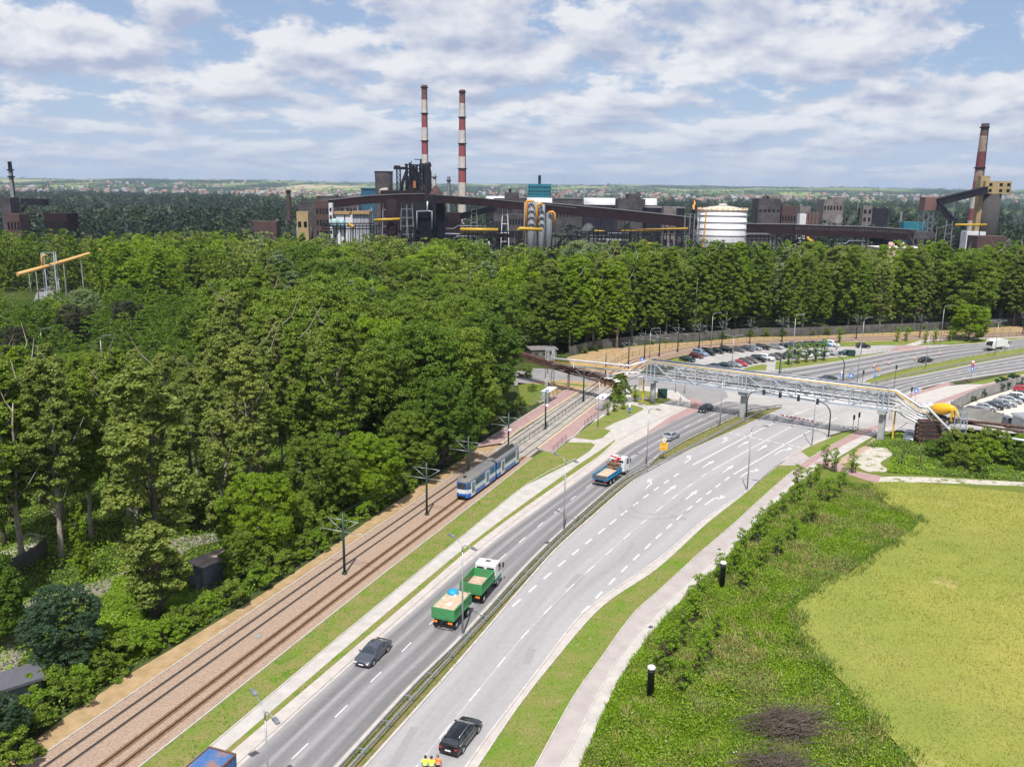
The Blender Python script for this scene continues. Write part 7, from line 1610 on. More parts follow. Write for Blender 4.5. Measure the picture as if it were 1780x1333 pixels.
# forked dark posts in the rough grass
for i, (u, v) in enumerate(((1566, 811), (1598, 816))):
    p = g(u, v); t = empty('braced_post', (p.x, p.y, 0), 0, ['dark braced pole on the rough ground, left of the pair', 'dark braced pole on the rough ground, right of the pair'][i], 'post'); m = MB(); m.tube([(0, 0, 0), (.15, 0, 5.6)], .07, 6); m.build('pole', M_bark, t); m = MB(); m.tube([(-.7, 0, 0), (.05, 0, 2.6)], .06, 6); m.tube([(.6, -.3, 0), (.07, 0, 2.4)], .06, 6); m.build('brace', M_bark, t)
# yard shed at the right edge
p = g(1775, 748); t = empty('yard_hut', (p.x, p.y, 0), .12, 'pale hut with grey metal roof and dark door at the right edge', 'hut')
m = MB(); m.box((1.6, 0, 1.35), (5.0, 3.6, 2.7)); m.build('wall', mat('pale_sheet', (.5, .5, .5), .6, var=.1), t); m = MB(); m.prism([(-1.2, 2.7), (4.4, 2.7), (4.2, 3.05), (-1.0, 3.05)], -2.1, 2.1); m.build('roof', M_galv, t); m = MB(); m.box((.6, -1.83, 1.1), (1.3, .06, 2.1)); m.build('door', M_ink, t)

# --- the sheet-metal shed, stones and other small buildings in the wood
p0 = g(336.5, 1027); p1 = g(353.5, 1030); M_sheet = mat('dark_corrugated_sheet', (.15, .165, .20), .6, .1, c2=(.09, .10, .125), scale=1.2)
t = empty('metal_shed', (p0.x + 1.8, p0.y + 2.2, 0), rad(58), 'dark corrugated metal shed with a rusty flat roof between the bushes', 'shed')
m = MB(); m.box((0, 0, 1.55), (5.2, 2.4, 3.1))
for k in range(35): 
    x = -2.55 + k * .15
    for sy in (1, -1): m.box((x, sy * 1.215, 1.55), (.07, .035, 3.08))
for k in range(16):
    y = -1.12 + k * .15
    for sx in (1, -1): m.box((sx * 2.615, y, 1.55), (.035, .07, 3.08))
m.build('wall', M_sheet, t); m = MB(); m.box((0, 0, 3.16), (5.7, 2.9, .1), ry=.03); m.build('roof', mat('rusty_roof', (.30, .24, .225), .8, c2=(.18, .13, .12), scale=1), t); m = MB(); m.box((-2.65, -.3, 1.1), (.05, .9, 2.0)); m.build('door', M_sheet, t)
m = MB(); p = g(345, 1043); t = empty('concrete_slab', (p.x, p.y, 0), .5, 'pale broken concrete slab lying in front of the metal shed', 'slab'); m.box((0, 0, .2), (2.6, 1.6, .35)); m.box((.5, .2, .45), (1.4, 1.1, .15), rz=.3); m.build('slab', M_conc, t)
for i, (u, v, w, d, h, rz, rc, wc, lab) in enumerate(((942, 622, 7, 5, 2.6, .2, (.2, .19, .19), (.16, .155, .15), 'small hut with a flat grey roof at the wood edge behind the lattice tower'), (185, 672, 16, 7, 3.4, .25, (.68, .66, .63), (.22, .23, .27), 'low building with a white roof edge glimpsed between the poplars'), (30, 1222, 3.6, 2.6, 2.3, .7, (.1, .1, .12), (.2, .21, .24), 'grey sheet wall of a hut hidden at the lower left corner'),
        (1557, 452, 22, 14, 16, .1, (.62, .6, .58), (.42, .32, .26), 'square pinkish building with a white roof rising behind the poplar row'))):
    p = g(u, v) if i < 3 else at(u, v, 430); t = empty('hut' if i != 3 else 'tower_building', (p.x, p.y, 0), rz, lab, 'building'); hh = h if i < 3 else p.z + 6
    m = MB(); m.box((0, 0, hh / 2), (w, d, hh)); m.build('wall', mat('hut_wall_%s' % 'abcd'[i], wc, .8, var=.2), t); m = MB(); m.box((0, 0, hh + .14), (w + .7, d + .7, .26)); m.build('roof', mat('hut_roof_%s' % 'abcd'[i], rc, .8, var=.2), t)
    q = MB(); q.box((0, 0, 0), (w * .12, .06, hh * .2 if i < 3 else 1.6)); o0 = q.build('window', M_glass, t, loc=(-w * .3, -d / 2 - .02, hh * .6))
    for k in (1, 2): o = o0.copy(); COL.objects.link(o); o.location.x = -w * .3 + k * w * .3
    if i == 3:
        for dx in (-3, 2): m = MB(); m.lathe((dx, 0, hh + .27), [(1.4, 0), (1.4, 1.8), (1.1, 2.2)], 10); m.build('roof_vent', mat('vent_pink', (.6, .35, .3), .6), t)
lamp(*gpt(181, 666), .2, 11, 1, 'pale lamp post standing beyond the white-roofed low building'); lamp(*gpt(76, 632), .2, 9, 1, 'pale lamp post between dark trees at the far left')
# yellow pipeline in the left clearing
t = empty('yellow_pipeline', (0, 0, 0), 0, 'orange-yellow pipeline crossing the clearing at the far left on steel legs', 'pipeline'); m = MB()
Yp = 330
m.tube([at(30, 477, 322), at(75, 465, 332), at(110, 455, 340), at(150, 443, 350), at(185, 432, 360)], .75, 8); m.tube([at(74, 465, 332), at(73, 447, 332), at(76, 444, 332), at(80, 444, 332)], .5, 8); m.build('pipe', mat('pipeline_yellow', (.62, .36, .13), .6, var=.2), t)
for u in (50, 62, 110, 140): q = at(u, 470 - (u - 50) * .3, 326 + (u - 40) * .25); m = MB(); m.beam(q, Vector((q.x, q.y, 0)), .35, .35); m.build('leg', M_galv, t)
q = at(86, 460, 335); lattice(Vector((q.x, q.y, 0)), 4.2, q.z + 4.5, M_truss, 'pale lattice stand beside the loop of the yellow pipeline')

# --- saplings on the slope
SAP = tree_proto(61, 3.3, 1.3, 'column', 680, .08, foliage('sapling_leaves', (.12, .21, .012), (.22, .33, .02), .35), M_bark, 'sapling', .26, (.16, .32), 36, 'young tree')
m = MB()
for k in range(3): a_ = 2.09 * k; m.beam((math.cos(a_) * .34, math.sin(a_) * .34, 0), (math.cos(a_) * .34, math.sin(a_) * .34, 1.35), .07, .07)
for k in range(3): a_ = 2.09 * k; b_ = 2.09 * (k + 1); m.beam((math.cos(a_) * .34, math.sin(a_) * .34, 1.25), (math.cos(b_) * .34, math.sin(b_) * .34, 1.25), .06, .08)
m.build('stake_frame', mat('stake_wood', (.10, .08, .065), .9, var=.3), SAP)
sp_ = []
def sapling(u, v, lab, gr, s=1.0):
    global SAP
    if abs(u - 1254) < 24 and 1012 < v < 1085 or abs(u - 1130) < 22: return
    o = SAP if not sp_ else copy_tree(SAP); x, y = gpt(u, v); o.location = (x, y, 0); o.rotation_euler = (0, 0, random.random() * 6); k = s * random.uniform(.85, 1.2); o.scale = (k, k, k); o['label'] = lab; o['group'] = gr; sp_.append(o)
rowA = curve([(1148, 1185), (1164, 1160), (1178, 1120), (1190, 1095), (1205, 1068), (1222, 1040), (1268, 1002), (1290, 972), (1305, 950), (1330, 925), (1352, 900), (1375, 880), (1395, 860), (1420, 838)])
rowB = curve([(1190, 1212), (1205, 1175), (1219, 1150), (1232, 1120), (1245, 1100), (1268, 1060), (1284, 1030), (1298, 1008), (1330, 985), (1360, 955), (1372, 940), (1395, 910), (1412, 895), (1440, 870), (1468, 850)])
for c, n, lab, gr in ((rowA, 36, 'staked sapling in the row next to the footpath on the right-hand slope', 'saplings along the footpath'), (rowB, 30, 'staked sapling in the upper row on the right-hand slope', 'saplings of the upper row')):
    for q in resample(c, n)[0]:
        d = q - Vector((0, 0, CH)); lat = _r.dot(d) / _f.dot(d) * F; ver = _t.dot(d) / _f.dot(d) * F
        u = 890 + lat; v = 666.5 - ver; sapling(u + random.uniform(-9, 9), v + random.uniform(-7, 7), lab, gr, random.uniform(.7, 1.2))
for u, v, lab in ((1434, 815, 'young tree at the red path crossing, nearest the kerb'), (1450, 820, 'tall young tree just right of the red path crossing'), (1482, 822, 'young tree standing on the right of the red path crossing')): sapling(u, v, lab, 'young trees at the red path crossing', 1.15)
for i, (u, v) in enumerate(((1371, 634), (1386, 632), (1401, 630), (1416, 629), (1431, 627))): sapling(u, v, 'young tree on the lawn between the car park and the far carriageway', 'young trees of the car park lawn', 1.5)
for u, v in ((1458, 596), (1559, 594), (1575, 593), (1608, 596), (1625, 594), (1650, 593)): sapling(u, v, 'small young tree on the lawn along the far tram line', 'young trees along the far tram line', 1.2)
for u, v in ((1056, 722), (1068, 716), (1083, 712), (1104, 699)): sapling(u, v, 'spindly young tree on the lawn near the stop totem', 'young trees near the stop totem', 1.0)
# dead brush heaps
for i, (u, v, w) in enumerate(((1385, 1268, 6.4), (1375, 1350, 5.0))):
    p = g(u, v); t = empty('brush_heap', (p.x, p.y, 0), .2, ['grey heap of dead branches lying in the weeds', 'second heap of dead branches cut by the bottom edge'][i], 'brush'); m = MB(); r = random.Random(i)
    for k in range(620):
        a_ = r.gauss(0.2, .75) + (math.pi if r.random() < .35 else 0); q = Vector((r.gauss(-1.4, 1.1), r.gauss(0, 1.0), r.uniform(.05, 1.2))); L_ = r.uniform(.8, w * .75)
        e = q + Vector((math.cos(a_) * L_, math.sin(a_) * L_ * .6, r.uniform(-.1, .75))); mm = q.lerp(e, .5) + Vector((r.gauss(0, .12), r.gauss(0, .12), r.uniform(0, .25))); m.tube([q, mm, e], [r.uniform(.015, .05), .018, .006], 4, caps=False)
    m.build('branches', mat('dead_branches', (.13, .10, .08), .9, c2=(.05, .038, .03), scale=2), t)
# small litter and manholes on the tracks
p = g(448, 1106); m = MB(); m.lathe((0, 0, 0), [(.42, 0), (.42, .03), (.3, .04)], 12); o = m.build('manhole_cover', M_conc, loc=(p.x, p.y, .06)); tag(o, 'pale round manhole cover between the two tram tracks', 'manhole')

# ================================================================== THE STEELWORKS
M_fd = mat('sooty_steel', (.010, .011, .018), .85, c2=(.025, .021, .027), scale=.12, spec=.1); M_fb = mat('brown_gallery', (.030, .015, .015), .85, c2=(.016, .010, .013), scale=.2, spec=.1); M_fc = mat('stained_concrete', (.095, .085, .088), .9, spec=.1, c2=(.04, .037, .04), scale=.15)
M_teal = mat('teal_cladding', (.012, .17, .23), .55, c2=(.01, .13, .19), scale=.1); M_teal2 = mat('blue_cladding', (.008, .09, .16), .55, var=.2, scale=.1); M_hole = mat('dark_opening', (.008, .008, .012), .9, spec=.05); M_froof = mat('pale_gallery_roof', (.16, .155, .17), .7, var=.3, scale=.2); M_fw = mat('white_cladding', (.62, .63, .66), .6, c2=(.5, .5, .53), scale=.1)
M_fbr = mat('brick_works', (.085, .04, .035), .9, c2=(.05, .03, .028), scale=.2); M_cream = mat('cream_cladding', (.38, .28, .14), .8, c2=(.26, .19, .10), scale=.12)
M_stkr = mat('stack_red', (.27, .055, .06), .8, c2=(.2, .05, .05), scale=.15); M_stkw = mat('stack_white', (.52, .49, .47), .8, c2=(.38, .33, .29), scale=.15); M_stkb = mat('stack_soot', (.06, .045, .045), .85, c2=(.13, .06, .05), scale=.1)
def win_grid(t, pts, size, m_=None):
    q = MB(); q.box((0, 0, 0), size); o0 = q.build('window', m_ or M_hole, t, loc=pts[0])
    for c in pts[1:]:
        o = o0.copy(); COL.objects.link(o); o.location = c
def fbox(name, u0, u1, vt, Y, m_, label, depth=12, vb=None, cat='building', win=None, parent=None, roof=None, rz=0.0):
    a = at(u0, vt, Y); b = at(u1, vt, Y); zt = (a.z + b.z) / 2; zb = 0 if vb is None else at((u0 + u1) / 2, vb, Y).z; w = b.x - a.x; cx = (a.x + b.x) / 2
    t = empty(name, (cx, Y + depth / 2, zb), rz, label, cat) if parent is None else parent
    ox, oy, oz = (0, 0, 0) if parent is None else (cx - parent.location.x, Y + depth / 2 - parent.location.y, zb - parent.location.z)
    h = zt - zb; q = MB(); q.box((ox, oy, oz + h / 2), (w, depth, h)); q.build('wall' if parent is None else 'annex', m_, t)
    if roof: q = MB(); q.box((ox, oy, oz + h + .3), (w + 1.2, depth + 1.2, .8)); q.build('roof', roof, t)
    if win:
        nx, nz, z0, z1 = win; win_grid(t, [(ox - w / 2 + w * (i + .5) / nx, oy - depth / 2 - .02, oz + h * (z0 + (z1 - z0) * (j + .5) / nz)) for i in range(nx) for j in range(nz)], (w / nx * .55, .12, h * (z1 - z0) / nz * .5))
    return t
def stack(name, ub, ut, vt, Y, r0, r1, bands, label, cat='chimney', rings=(), ladder=True, plat=None, n=20, lean=True):
    b = at(ut, vt, Y); h = b.z; t = empty(name, (b.x, Y, 0), 0, label, cat)
    zs = [0.0] + [x * h for x, _ in bands]; 
    def R(z): return r0 + (r1 - r0) * z / h
    ms = []
    for _, mm in bands:
        if mm not in ms: ms.append(mm)
    q = MB()
    for (z0, z1), (_, mm) in zip(zip(zs, zs[1:]), bands): q.lathe((0, 0, 0), [(R(z0), z0), (R(z1), z1)], n, ms.index(mm), caps=False)
    q.lathe((0, 0, 0), [(R(h) * .8, h - .5), (R(h) * .2, h - .5)], n, ms.index(bands[-1][1])); q.build('shaft', ms, t)
    for z in rings: q = MB(); q.lathe((0, 0, z * h), [(R(z * h), -.6), (R(z * h) + 1.0, -.4), (R(z * h) + 1.0, .4), (R(z * h), .5)], n); q.build('platform_ring', M_fd, t)
    if ladder: q = MB(); q.beam((R(0) * .9, -R(0) * .45, 0), (R(h) * .9, -R(h) * .5, h), .7, .5); q.build('ladder', M_fd, t)
    return t
RB = [M_stkw, M_stkr]
M_stb = mat('stack_brown', (.20, .075, .06), .85, c2=(.1, .05, .045), scale=.12); M_str = mat('stack_rust', (.16, .10, .075), .85, c2=(.30, .24, .19), scale=.18)
stack('striped_chimney', 740, 737.5, 148.5, 900, 3.7, 2.75, [(.353, M_stkw), (.446, M_stkr), (.536, M_stkw), (.628, M_stkr), (.719, M_stkw), (.8125, M_stkr), (.902, M_stkw), (1, M_stb)], 'left one of the twin red and white chimneys, rising behind the blast furnace', rings=(.628, .8125, .985))
stack('striped_chimney', 803, 803.5, 156.5, 900, 4.6, 2.75, [(.357, M_stkw), (.455, M_stkr), (.539, M_stkw), (.63, M_stkr), (.722, M_stkw), (.812, M_stkr), (.908, M_stkw), (1, M_stb)], 'right one of the twin red and white chimneys, standing clear against the sky', rings=(.455, .63, .812, .985))
stack('striped_chimney', 1692, 1712.5, 215, 700, 4.4, 2.5, [(.247, M_stkw), (.342, M_stkr), (.45, M_stkw), (.56, M_stkr), (.66, M_str), (.785, mat('stack_dark_red', (.12, .03, .035), .85)), (.905, M_str), (1, M_stkb)], 'sooty red and white chimney beside the cream coal tower at the far right', rings=(.66, .97))
stack('grey_chimney', 22, 16.5, 281, 650, 2.2, 1.3, [(.9, mat('stack_grey', (.22, .23, .26), .8, var=.3, scale=.2)), (1, M_fd)], 'slim grey chimney at the far left edge of the works', rings=(.82, .9))
stack('brick_stack', 502, 501, 330, 800, 2.1, 1.8, [(1, M_fbr)], 'short brick-red chimney left of the works halls', rings=(.97,))
stack('steel_stack', 780, 780, 307, 880, 1.7, 1.5, [(1, M_galvd)], 'pale steel stack in the gap right of the blast furnace', rings=(.93,), n=12)
stack('steel_stack', 755, 755, 303, 870, 1.7, 1.6, [(1, M_stkw)], 'blunt pale stack close to the right of the blast furnace', rings=(.95,), n=12)
stack('steel_stack', 584, 584, 339, 780, 1.8, 1.6, [(1, M_fc)], 'squat grey stack left of the blue cladded hall', rings=(), n=12)
stack('steel_stack', 938, 938, 305, 960, 1.4, 1.4, [(1, M_fd)], 'dark pipe stack on top of the teal tower building', rings=(), n=10)
stack('steel_stack', 1567, 1567.5, 368, 720, 1.2, 1.1, [(1, M_galvd)], 'thin pale stack left of the brown crusher house', rings=(), n=10)
# cooling tower
p = at(667, 299, 700); h = p.z; t = empty('cooling_tower', (p.x, 700, 0), 0, 'grey streaked cooling tower left of the blast furnace', 'tower'); w = (at(683.5, 299, 700).x - at(652, 299, 700).x) / 2
q = MB(); q.lathe((0, 0, 0), [(w * 1.38, 0), (w * 1.2, h * .25), (w * 1.06, h * .5), (w * .97, h * .72), (w * .97, h * .88), (w, h)], 32, caps=False); q.lathe((0, 0, 0), [(w * .93, h), (w * .9, h * .7)], 32, caps=False)
q.build('shell', mat('cooling_tower_concrete', (.10, .085, .085), .9, c2=(.035, .032, .035), scale=.14), t); q = MB(); q.lathe((0, 0, h), [(w * .93, -.2), (w * 1.04, -.2), (w * 1.04, .5), (w * .93, .5)], 32, caps=False); q.build('rim', M_fc, t)
# blast furnace
Y = 690; p = at(727, 340, Y); sc = Y / F
t = empty('blast_furnace', (p.x, Y, 0), 0, 'black blast furnace with inclined skip bridge between the cooling tower and twin chimneys', 'blast furnace')
def X(u): return (u - 727) * sc
def Z(v): return at(727, v, Y).z
q = MB(); q.lathe((X(720), 0, 0), [(6.5, 0), (6.5, Z(352)), (5.0, Z(345)), (5.6, Z(325)), (4.2, Z(308)), (3.0, Z(296)), (1.6, Z(290))], 20); q.build('furnace_shell', M_fd, t)
q = MB()
cols = [(707, 285), (713, 283), (719, 286), (724, 286), (730, 285), (735, 284)]
for i, (u, v) in enumerate(cols):
    for y in (-5, 0, 6): q.beam((X(u), y, 0), (X(u) + .3, y, Z(v)), .7, .7)
for v in (287, 294, 301, 309, 318, 327, 336, 345):
    for y in (-5, 6): q.beam((X(705), y, Z(v)), (X(737), y, Z(v)), .6, .5)
    q.box((X(721), 0, Z(v)), (X(737) - X(706), 11, .35))
for k, (v0, v1) in enumerate(((287, 301), (301, 318), (318, 336), (336, 352))):
    for u0, u1 in ((707, 719), (719, 730), (730, 736)):
        q.beam((X(u0), -5, Z(v1)), (X(u1), -5, Z(v0)), .5, .5); q.beam((X(u0), -5.2, Z(v0)), (X(u1), -5.2, Z(v1)), .4, .4)
q.build('furnace_frame', M_fd, t)
q = MB(); q.box((X(698), 0, Z(293)), (X(712) - X(689), 5, 2.0)); q.box((X(692), 0, Z(292)), (4, 4.5, 3)); 
for u in (691, 697): 
    for y in (-2, 2): q.beam((X(u), y, 0), (X(u), y, Z(294)), .45, .45)
for k in range(7): v0 = 297 + k * 8; q.beam((X(691), -2, Z(v0)), (X(697), -2, Z(v0 + 8)), .3, .3); q.beam((X(697), -2, Z(v0)), (X(691), -2, Z(v0 + 8)), .3, .3); q.beam((X(691), -2, Z(v0)), (X(697), -2, Z(v0)), .35, .35)
q.build('hoist_platform', M_fd, t)
q = MB(); q.tube([(X(709), -1, Z(297)), (X(700), -1, Z(320)), (X(699), -1, Z(335))], 1.3, 8); q.tube([(X(733), 1, Z(290)), (X(728), 1, Z(312)), (X(717), 1, Z(330)), (X(703), 1, Z(335))], 1.0, 8); q.tube([(X(716), -4, Z(288)), (X(722), -4, Z(300)), (X(734), -4, Z(325))], .8, 8); q.build('downcomer_pipe', M_fd, t)
q = MB(); q.beam((X(748), -8, Z(346)), (X(727), -2, Z(305)), 2.5, 1.2); q.beam((X(738), -8, Z(345)), (X(724), -2, Z(300)), .6, .6); q.build('skip_bridge', M_fd, t)
q = MB(); q.lathe((X(742), 2, 0), [(3.4, 0), (3.4, Z(300)), (2.6, Z(292)), (3.0, Z(288)), (1.5, Z(283))], 14); q.tube([(X(742), 2, Z(286)), (X(746), 2, Z(284)), (X(747), 2, Z(290))], 1.4, 8); q.build('dust_tower', M_fd, t)
q = MB(); q.beam((X(721), 0, Z(277.5)), (X(734), 0, Z(277.5)), .7, .6); q.beam((X(732), 0, Z(286)), (X(732), 0, Z(277)), 1.2, 1.2); q.beam((X(716), 0, Z(286)), (X(716), 0, Z(280)), .5, .5); q.build('top_crane', M_fd, t)
q = MB(); q.box((X(722.5), -6, (Z(315) + Z(327)) / 2), (1.7, 1.2, Z(315) - Z(327))); q.build('orange_panel', mat('dull_orange', (.35, .12, .03), .7), t)
q = MB(); q.lathe((X(757), 0, 0), [(5, 0), (5, Z(338)), (3.4, Z(330)), (1.0, Z(322))], 14); q.lathe((X(752), -3, 0), [(3, 0), (3, Z(338)), (1.0, Z(334))], 12); q.build('dust_catcher', M_fbr, t)
q = MB(); q.lathe((X(668), -2, Z(335)), [(2.6, -2.5), (3.3, 0), (2.6, 2.3), (.6, 3)], 14); q.lathe((X(673), -2, Z(333)), [(1.6, -2.5), (2, 0), (1.6, 2.0), (.6, 2.6)], 12); q.build('white_drum', mat('dirty_white', (.42, .38, .35), .8, var=.4, scale=.3), t)
# halls and galleries
fbox('works_hall', 661, 736, 331.5, 670, M_fb, 'long brown casting hall in front of the cooling tower', 14, win=(14, 1, .7, .8)); fbox('works_hall', 700, 745, 345, 655, M_fd, 'dark low hall under the blast furnace', 10)
fbox('works_hall', 627.5, 653, 328.5, 760, M_teal2, 'deep blue cladded hall left of the cooling tower', 20, roof=M_teal2); fbox('works_hall', 550, 630, 342, 850, M_fc, 'long grey hall with window strips behind the blue hall', 18, win=(14, 1, .5, .75), roof=M_froof); fbox('works_hall', 548, 570, 349, 640, M_fbr, 'brick-red hall left of the grey bin row', 14, win=(4, 3, .2, .9))
fbox('works_tower', 734, 757, 338.5, 560, M_fd, 'dark square transfer tower at the bend of the conveyor galleries', 10, win=(1, 4, .1, .9)); fbox('works_tower', 757, 772, 350, 565, M_hole, 'black narrow annex right of the transfer tower', 8); fbox('works_hall', 720, 753, 367, 552, M_hole, 'black hall with a pale pipe frame around it', 4)
t = empty('pipe_loop', (0, 0, 0), 0, 'pale pipe frame standing round the black hall', 'pipes'); q = MB(); q.tube([at(725, 400, 549), at(725, 367.5, 549), at(743, 367, 549), at(743, 350, 549)], .55, 6); q.tube([at(743, 367, 549), at(750.5, 367.5, 549), at(750.5, 398, 549)], .55, 6); q.build('pipe', M_galv, t)
t = empty('silo', at(681, 362, 545).xy.to_3d(), 0, 'brown round silo below the left conveyor gallery', 'silo'); q = MB(); zt = at(681, 349, 545).z; q.lathe((0, 0, 0), [(3.5, 0), (3.5, zt), (1, zt + .6)], 20); q.lathe((0, 0, zt * .55), [(3.6, -.3), (3.6, .3)], 20); q.build('shell', M_fb, t)
def gallery(pts, w, h, label, roofm=M_froof, legs=(), m_=M_fb, windows=0):
    t = empty('conveyor_gallery', (0, 0, 0), 0, label, 'conveyor'); P = [at(*p) for p in pts]; q = MB(); rr = MB(); ww = MB()
    for a, b in zip(P, P[1:]):
        q.beam(a, b, w, h, 0); up = Vector((0, 0, h / 2 + .2)); rr.beam(a + up, b + up, w + .8, .35)
        if windows:
            n = windows; d = (b - a)
            for k in range(n): c = a + d * (k + .5) / n + Vector((0, -w / 2 - .04, h * .22)); ww.box(c, (abs(d.x) / n * .45, .08, h * .28))
    q.build('gallery', m_, t); rr.build('roof', roofm, t)
    if windows: tag(ww.build('window_strip', M_fc, t), kind='stuff')
    for (u, v, Yl, m2) in legs:
        a = at(u, v, Yl); l = MB(); hw = 2.0
        for s in (-1, 1): l.beam((a.x + s * hw * 1.5, Yl, 0), (a.x + s * hw * .7, Yl, a.z), .5, .5)
        n = max(3, int(a.z / 5))
        for k in range(1, n): l.beam((a.x - hw * (1.5 - .8 * k / n), Yl, a.z * k / n), (a.x + hw * (1.5 - .8 * k / n), Yl, a.z * k / n), .35, .35)
        l.build('leg', m2, t)
    return t
gallery([(572, 355, 545), (640, 347.5, 552), (700, 344.5, 558), (738, 344, 562)], 4, 4.6, 'dark conveyor gallery sloping up from the white tower to the transfer tower', M_froof, [(595, 355, 547, M_galv), (617, 352, 549, M_galv), (641, 350, 552, M_galv), (670, 350, 555, M_galv), (702, 349, 558, M_galvd), (712, 349, 559, M_galvd)])
gallery([(757, 346, 560), (830, 351, 565), (900, 358, 570), (1000, 368.5, 580)], 4, 4.6, 'dark conveyor gallery falling from the transfer tower behind the bins', M_froof, [(824, 355, 566, M_galvd), (878, 358, 569, M_fw), (960, 366, 576, M_fd)])
gallery([(940, 361, 600), (1050, 371, 585), (1150, 381.5, 575), (1212, 388.5, 570)], 4.5, 6.4, 'long reddish-brown conveyor gallery running down to the white storage tank', M_froof, [(1040, 376, 586, M_fd), (1090, 380, 580, M_fd), (1160, 388, 574, M_fd)])
gallery([(1292, 398, 590), (1380, 399, 590)], 4.5, 6.4, 'brown conveyor gallery stretch right of the white storage tank', M_froof, [(1330, 404, 590, M_fd)])
gallery([(1380, 400, 588), (1500, 403.5, 585), (1590, 409, 580)], 5, 6.6, 'brown conveyor gallery with a windowed upper strip on the right', M_froof, [(1400, 410, 586, M_fd), (1505, 410, 585, M_galv)], windows=28)
gallery([(770, 384, 640), (860, 362, 660)], 3, 4, 'black inclined conveyor crossing behind the left bridge legs', M_fd, m_=M_hole)
gallery([(1628, 352, 620), (1713, 331, 640)], 4, 4.4, 'steep dark conveyor from the brown crusher house to the cream coal tower', M_fd, [(1655, 348, 625, M_galvd)], m_=M_fd)
gallery([(1632, 356, 618), (1656, 384, 612)], 3, 4, 'short dark conveyor dropping right from the brown crusher house', M_fd, m_=M_fd)
gallery([(1505, 412, 590), (1560, 428, 580)], 3, 3, 'dark sloping conveyor below the windowed gallery', M_fd, m_=M_fd)
fbox('works_tower', 571, 577.5, 353, 540, M_fw, 'narrow white tower at the left foot of the conveyor gallery', 5, win=(1, 7, .05, .95))
# grey bins
t = fbox('bin_house', 613, 641, 373, 535, mat('grey_bins', (.34, .35, .38), .7, c2=(.27, .28, .31), scale=.2), 'row of pale grey bins with orange-brown top edges', 12)
for u0, u1 in ((584, 598), (600, 613)): fbox('', u0, u1, 374, 536, M_fw, '', 8, parent=t)
q = MB(); q.box((0, -1, at(627, 370, 535).z), (10.5, 13, 1.6)); q.box((-11.2, -1, at(600, 370.5, 535).z), (9.5, 10, 1.5)); q.build('top_edge', mat('ochre_edge', (.36, .23, .10), .8, var=.3), t)
q = MB()
for k in range(5): q.box((-4.5 + k * 2.2, -6.1, at(627, 385, 535).z), (.16, .2, 14))
q.build('bin_seams', M_fc, t)
q = MB(); a = at(579, 386, 534); b = at(592, 387, 534)
for c in (a, b): q.lathe((c.x - t.location.x + .6, -6.5, c.z - 3.2), [(1.6, 0), (2.2, 1.6), (2.0, 4.2), (1.0, 5.2)], 14)
q.build('turquoise_vessel', mat('turquoise_paint', (.05, .3, .33), .6, c2=(.4, .45, .46), scale=.5), t)
# teal tower building and white arches
t = fbox('teal_tower', 918.5, 958, 320, 950, M_teal, 'tall teal cladded building with rows of small windows', 22, win=(9, 2, .80, .97)); q = MB(); q.box((0, 0, 26), (26, 24.5, .3)) if False else None
win_grid(t, [(-11 + i * 2.75, -11.15, at(938, 338, 950).z) for i in range(9)], (1.2, .12, 1.3))
for u0, u1, v0, v1, lab in ((916, 960, 344, 352, 'white barrel-roofed hall below the teal tower'), (1015, 1075, 344, 351, 'white barrel-roofed hall left of the ruined concrete block'), (1118, 1142, 345, 351, 'white barrel-roofed hall end right of the ruined concrete block'), (845, 878, 341, 349, 'white sheet-roofed hall behind the dark gallery')):
    a = at(u0, v0, 880); b = at(u1, v0, 880); t = empty('arched_hall', ((a.x + b.x) / 2, 885, 0), 0, lab, 'hall'); q = MB(); r = 6.5; zc = a.z - r; w = (b.x - a.x) / 2; n = 10; vs = []; 
    for x in (-w, w):
        for k in range(n + 1): th = math.pi * k / n; vs.append((x, math.cos(th) * r, zc + math.sin(th) * r))
    q.add(vs, [(k, k + 1, n + 2 + k, n + 1 + k) for k in range(n)] + [tuple(range(n + 1)), tuple(range(n + 1, 2 * n + 2))[::-1]], 0, True); q.build('roof', M_fw, t); q = MB(); q.box((0, 0, zc / 2), (2 * w - .6, 2 * r - .4, zc)); q.build('wall', M_fd, t)
# orange-piped columns
t = empty('gas_cleaning_plant', at(938, 400, 520).xy.to_3d(), 0, 'white gas cleaning columns wrapped by thick orange pipes', 'plant'); x0 = t.location.x
def fx(u, Yq=520): return at(u, 400, Yq).x - x0
def fz(v, Yq=520): return at(930, v, Yq).z
for u, r, vt, mm in ((923, 2.2, 352, MATS['grey_bins']), (913, .9, 352, mat('pinkish_pipe', (.4, .3, .27), .7)), (941, 2.0, 355, MATS['grey_bins']), (954, 2.0, 369, M_galvd), (931, 1.2, 349, M_galv)):
    q = MB(); q.lathe((fx(u), 0, 0), [(r, 0), (r, fz(vt) - 1), (r * .6, fz(vt))], 14); q.build('column', mm, t)
M_op = mat('orange_pipe', (.62, .27, .02), .5, var=.15)
for pts in (((914.5, 398), (914.5, 351.5), (916, 349.5), (925, 349.5), (926, 352)), ((933, 394), (933, 357), (935, 355), (942, 355)), ((963, 392), (963, 371), (960, 368), (952, 369))):
    q = MB(); q.tube([(fx(u), -3.2, fz(v)) for u, v in pts], .75, 8); q.build('orange_pipe', M_op, t)
q = MB()
for v in (366, 377, 389): q.box((fx(931), -2.5, fz(v)), (fx(950) - fx(916), 1.0, .25))
for u in (921, 929, 938, 946): q.box((fx(u), -2.9, fz(395) / 2 + fz(360) / 2), (.25, .25, fz(360) - fz(395) + 6))
q.build('walkways', M_galvd, t)
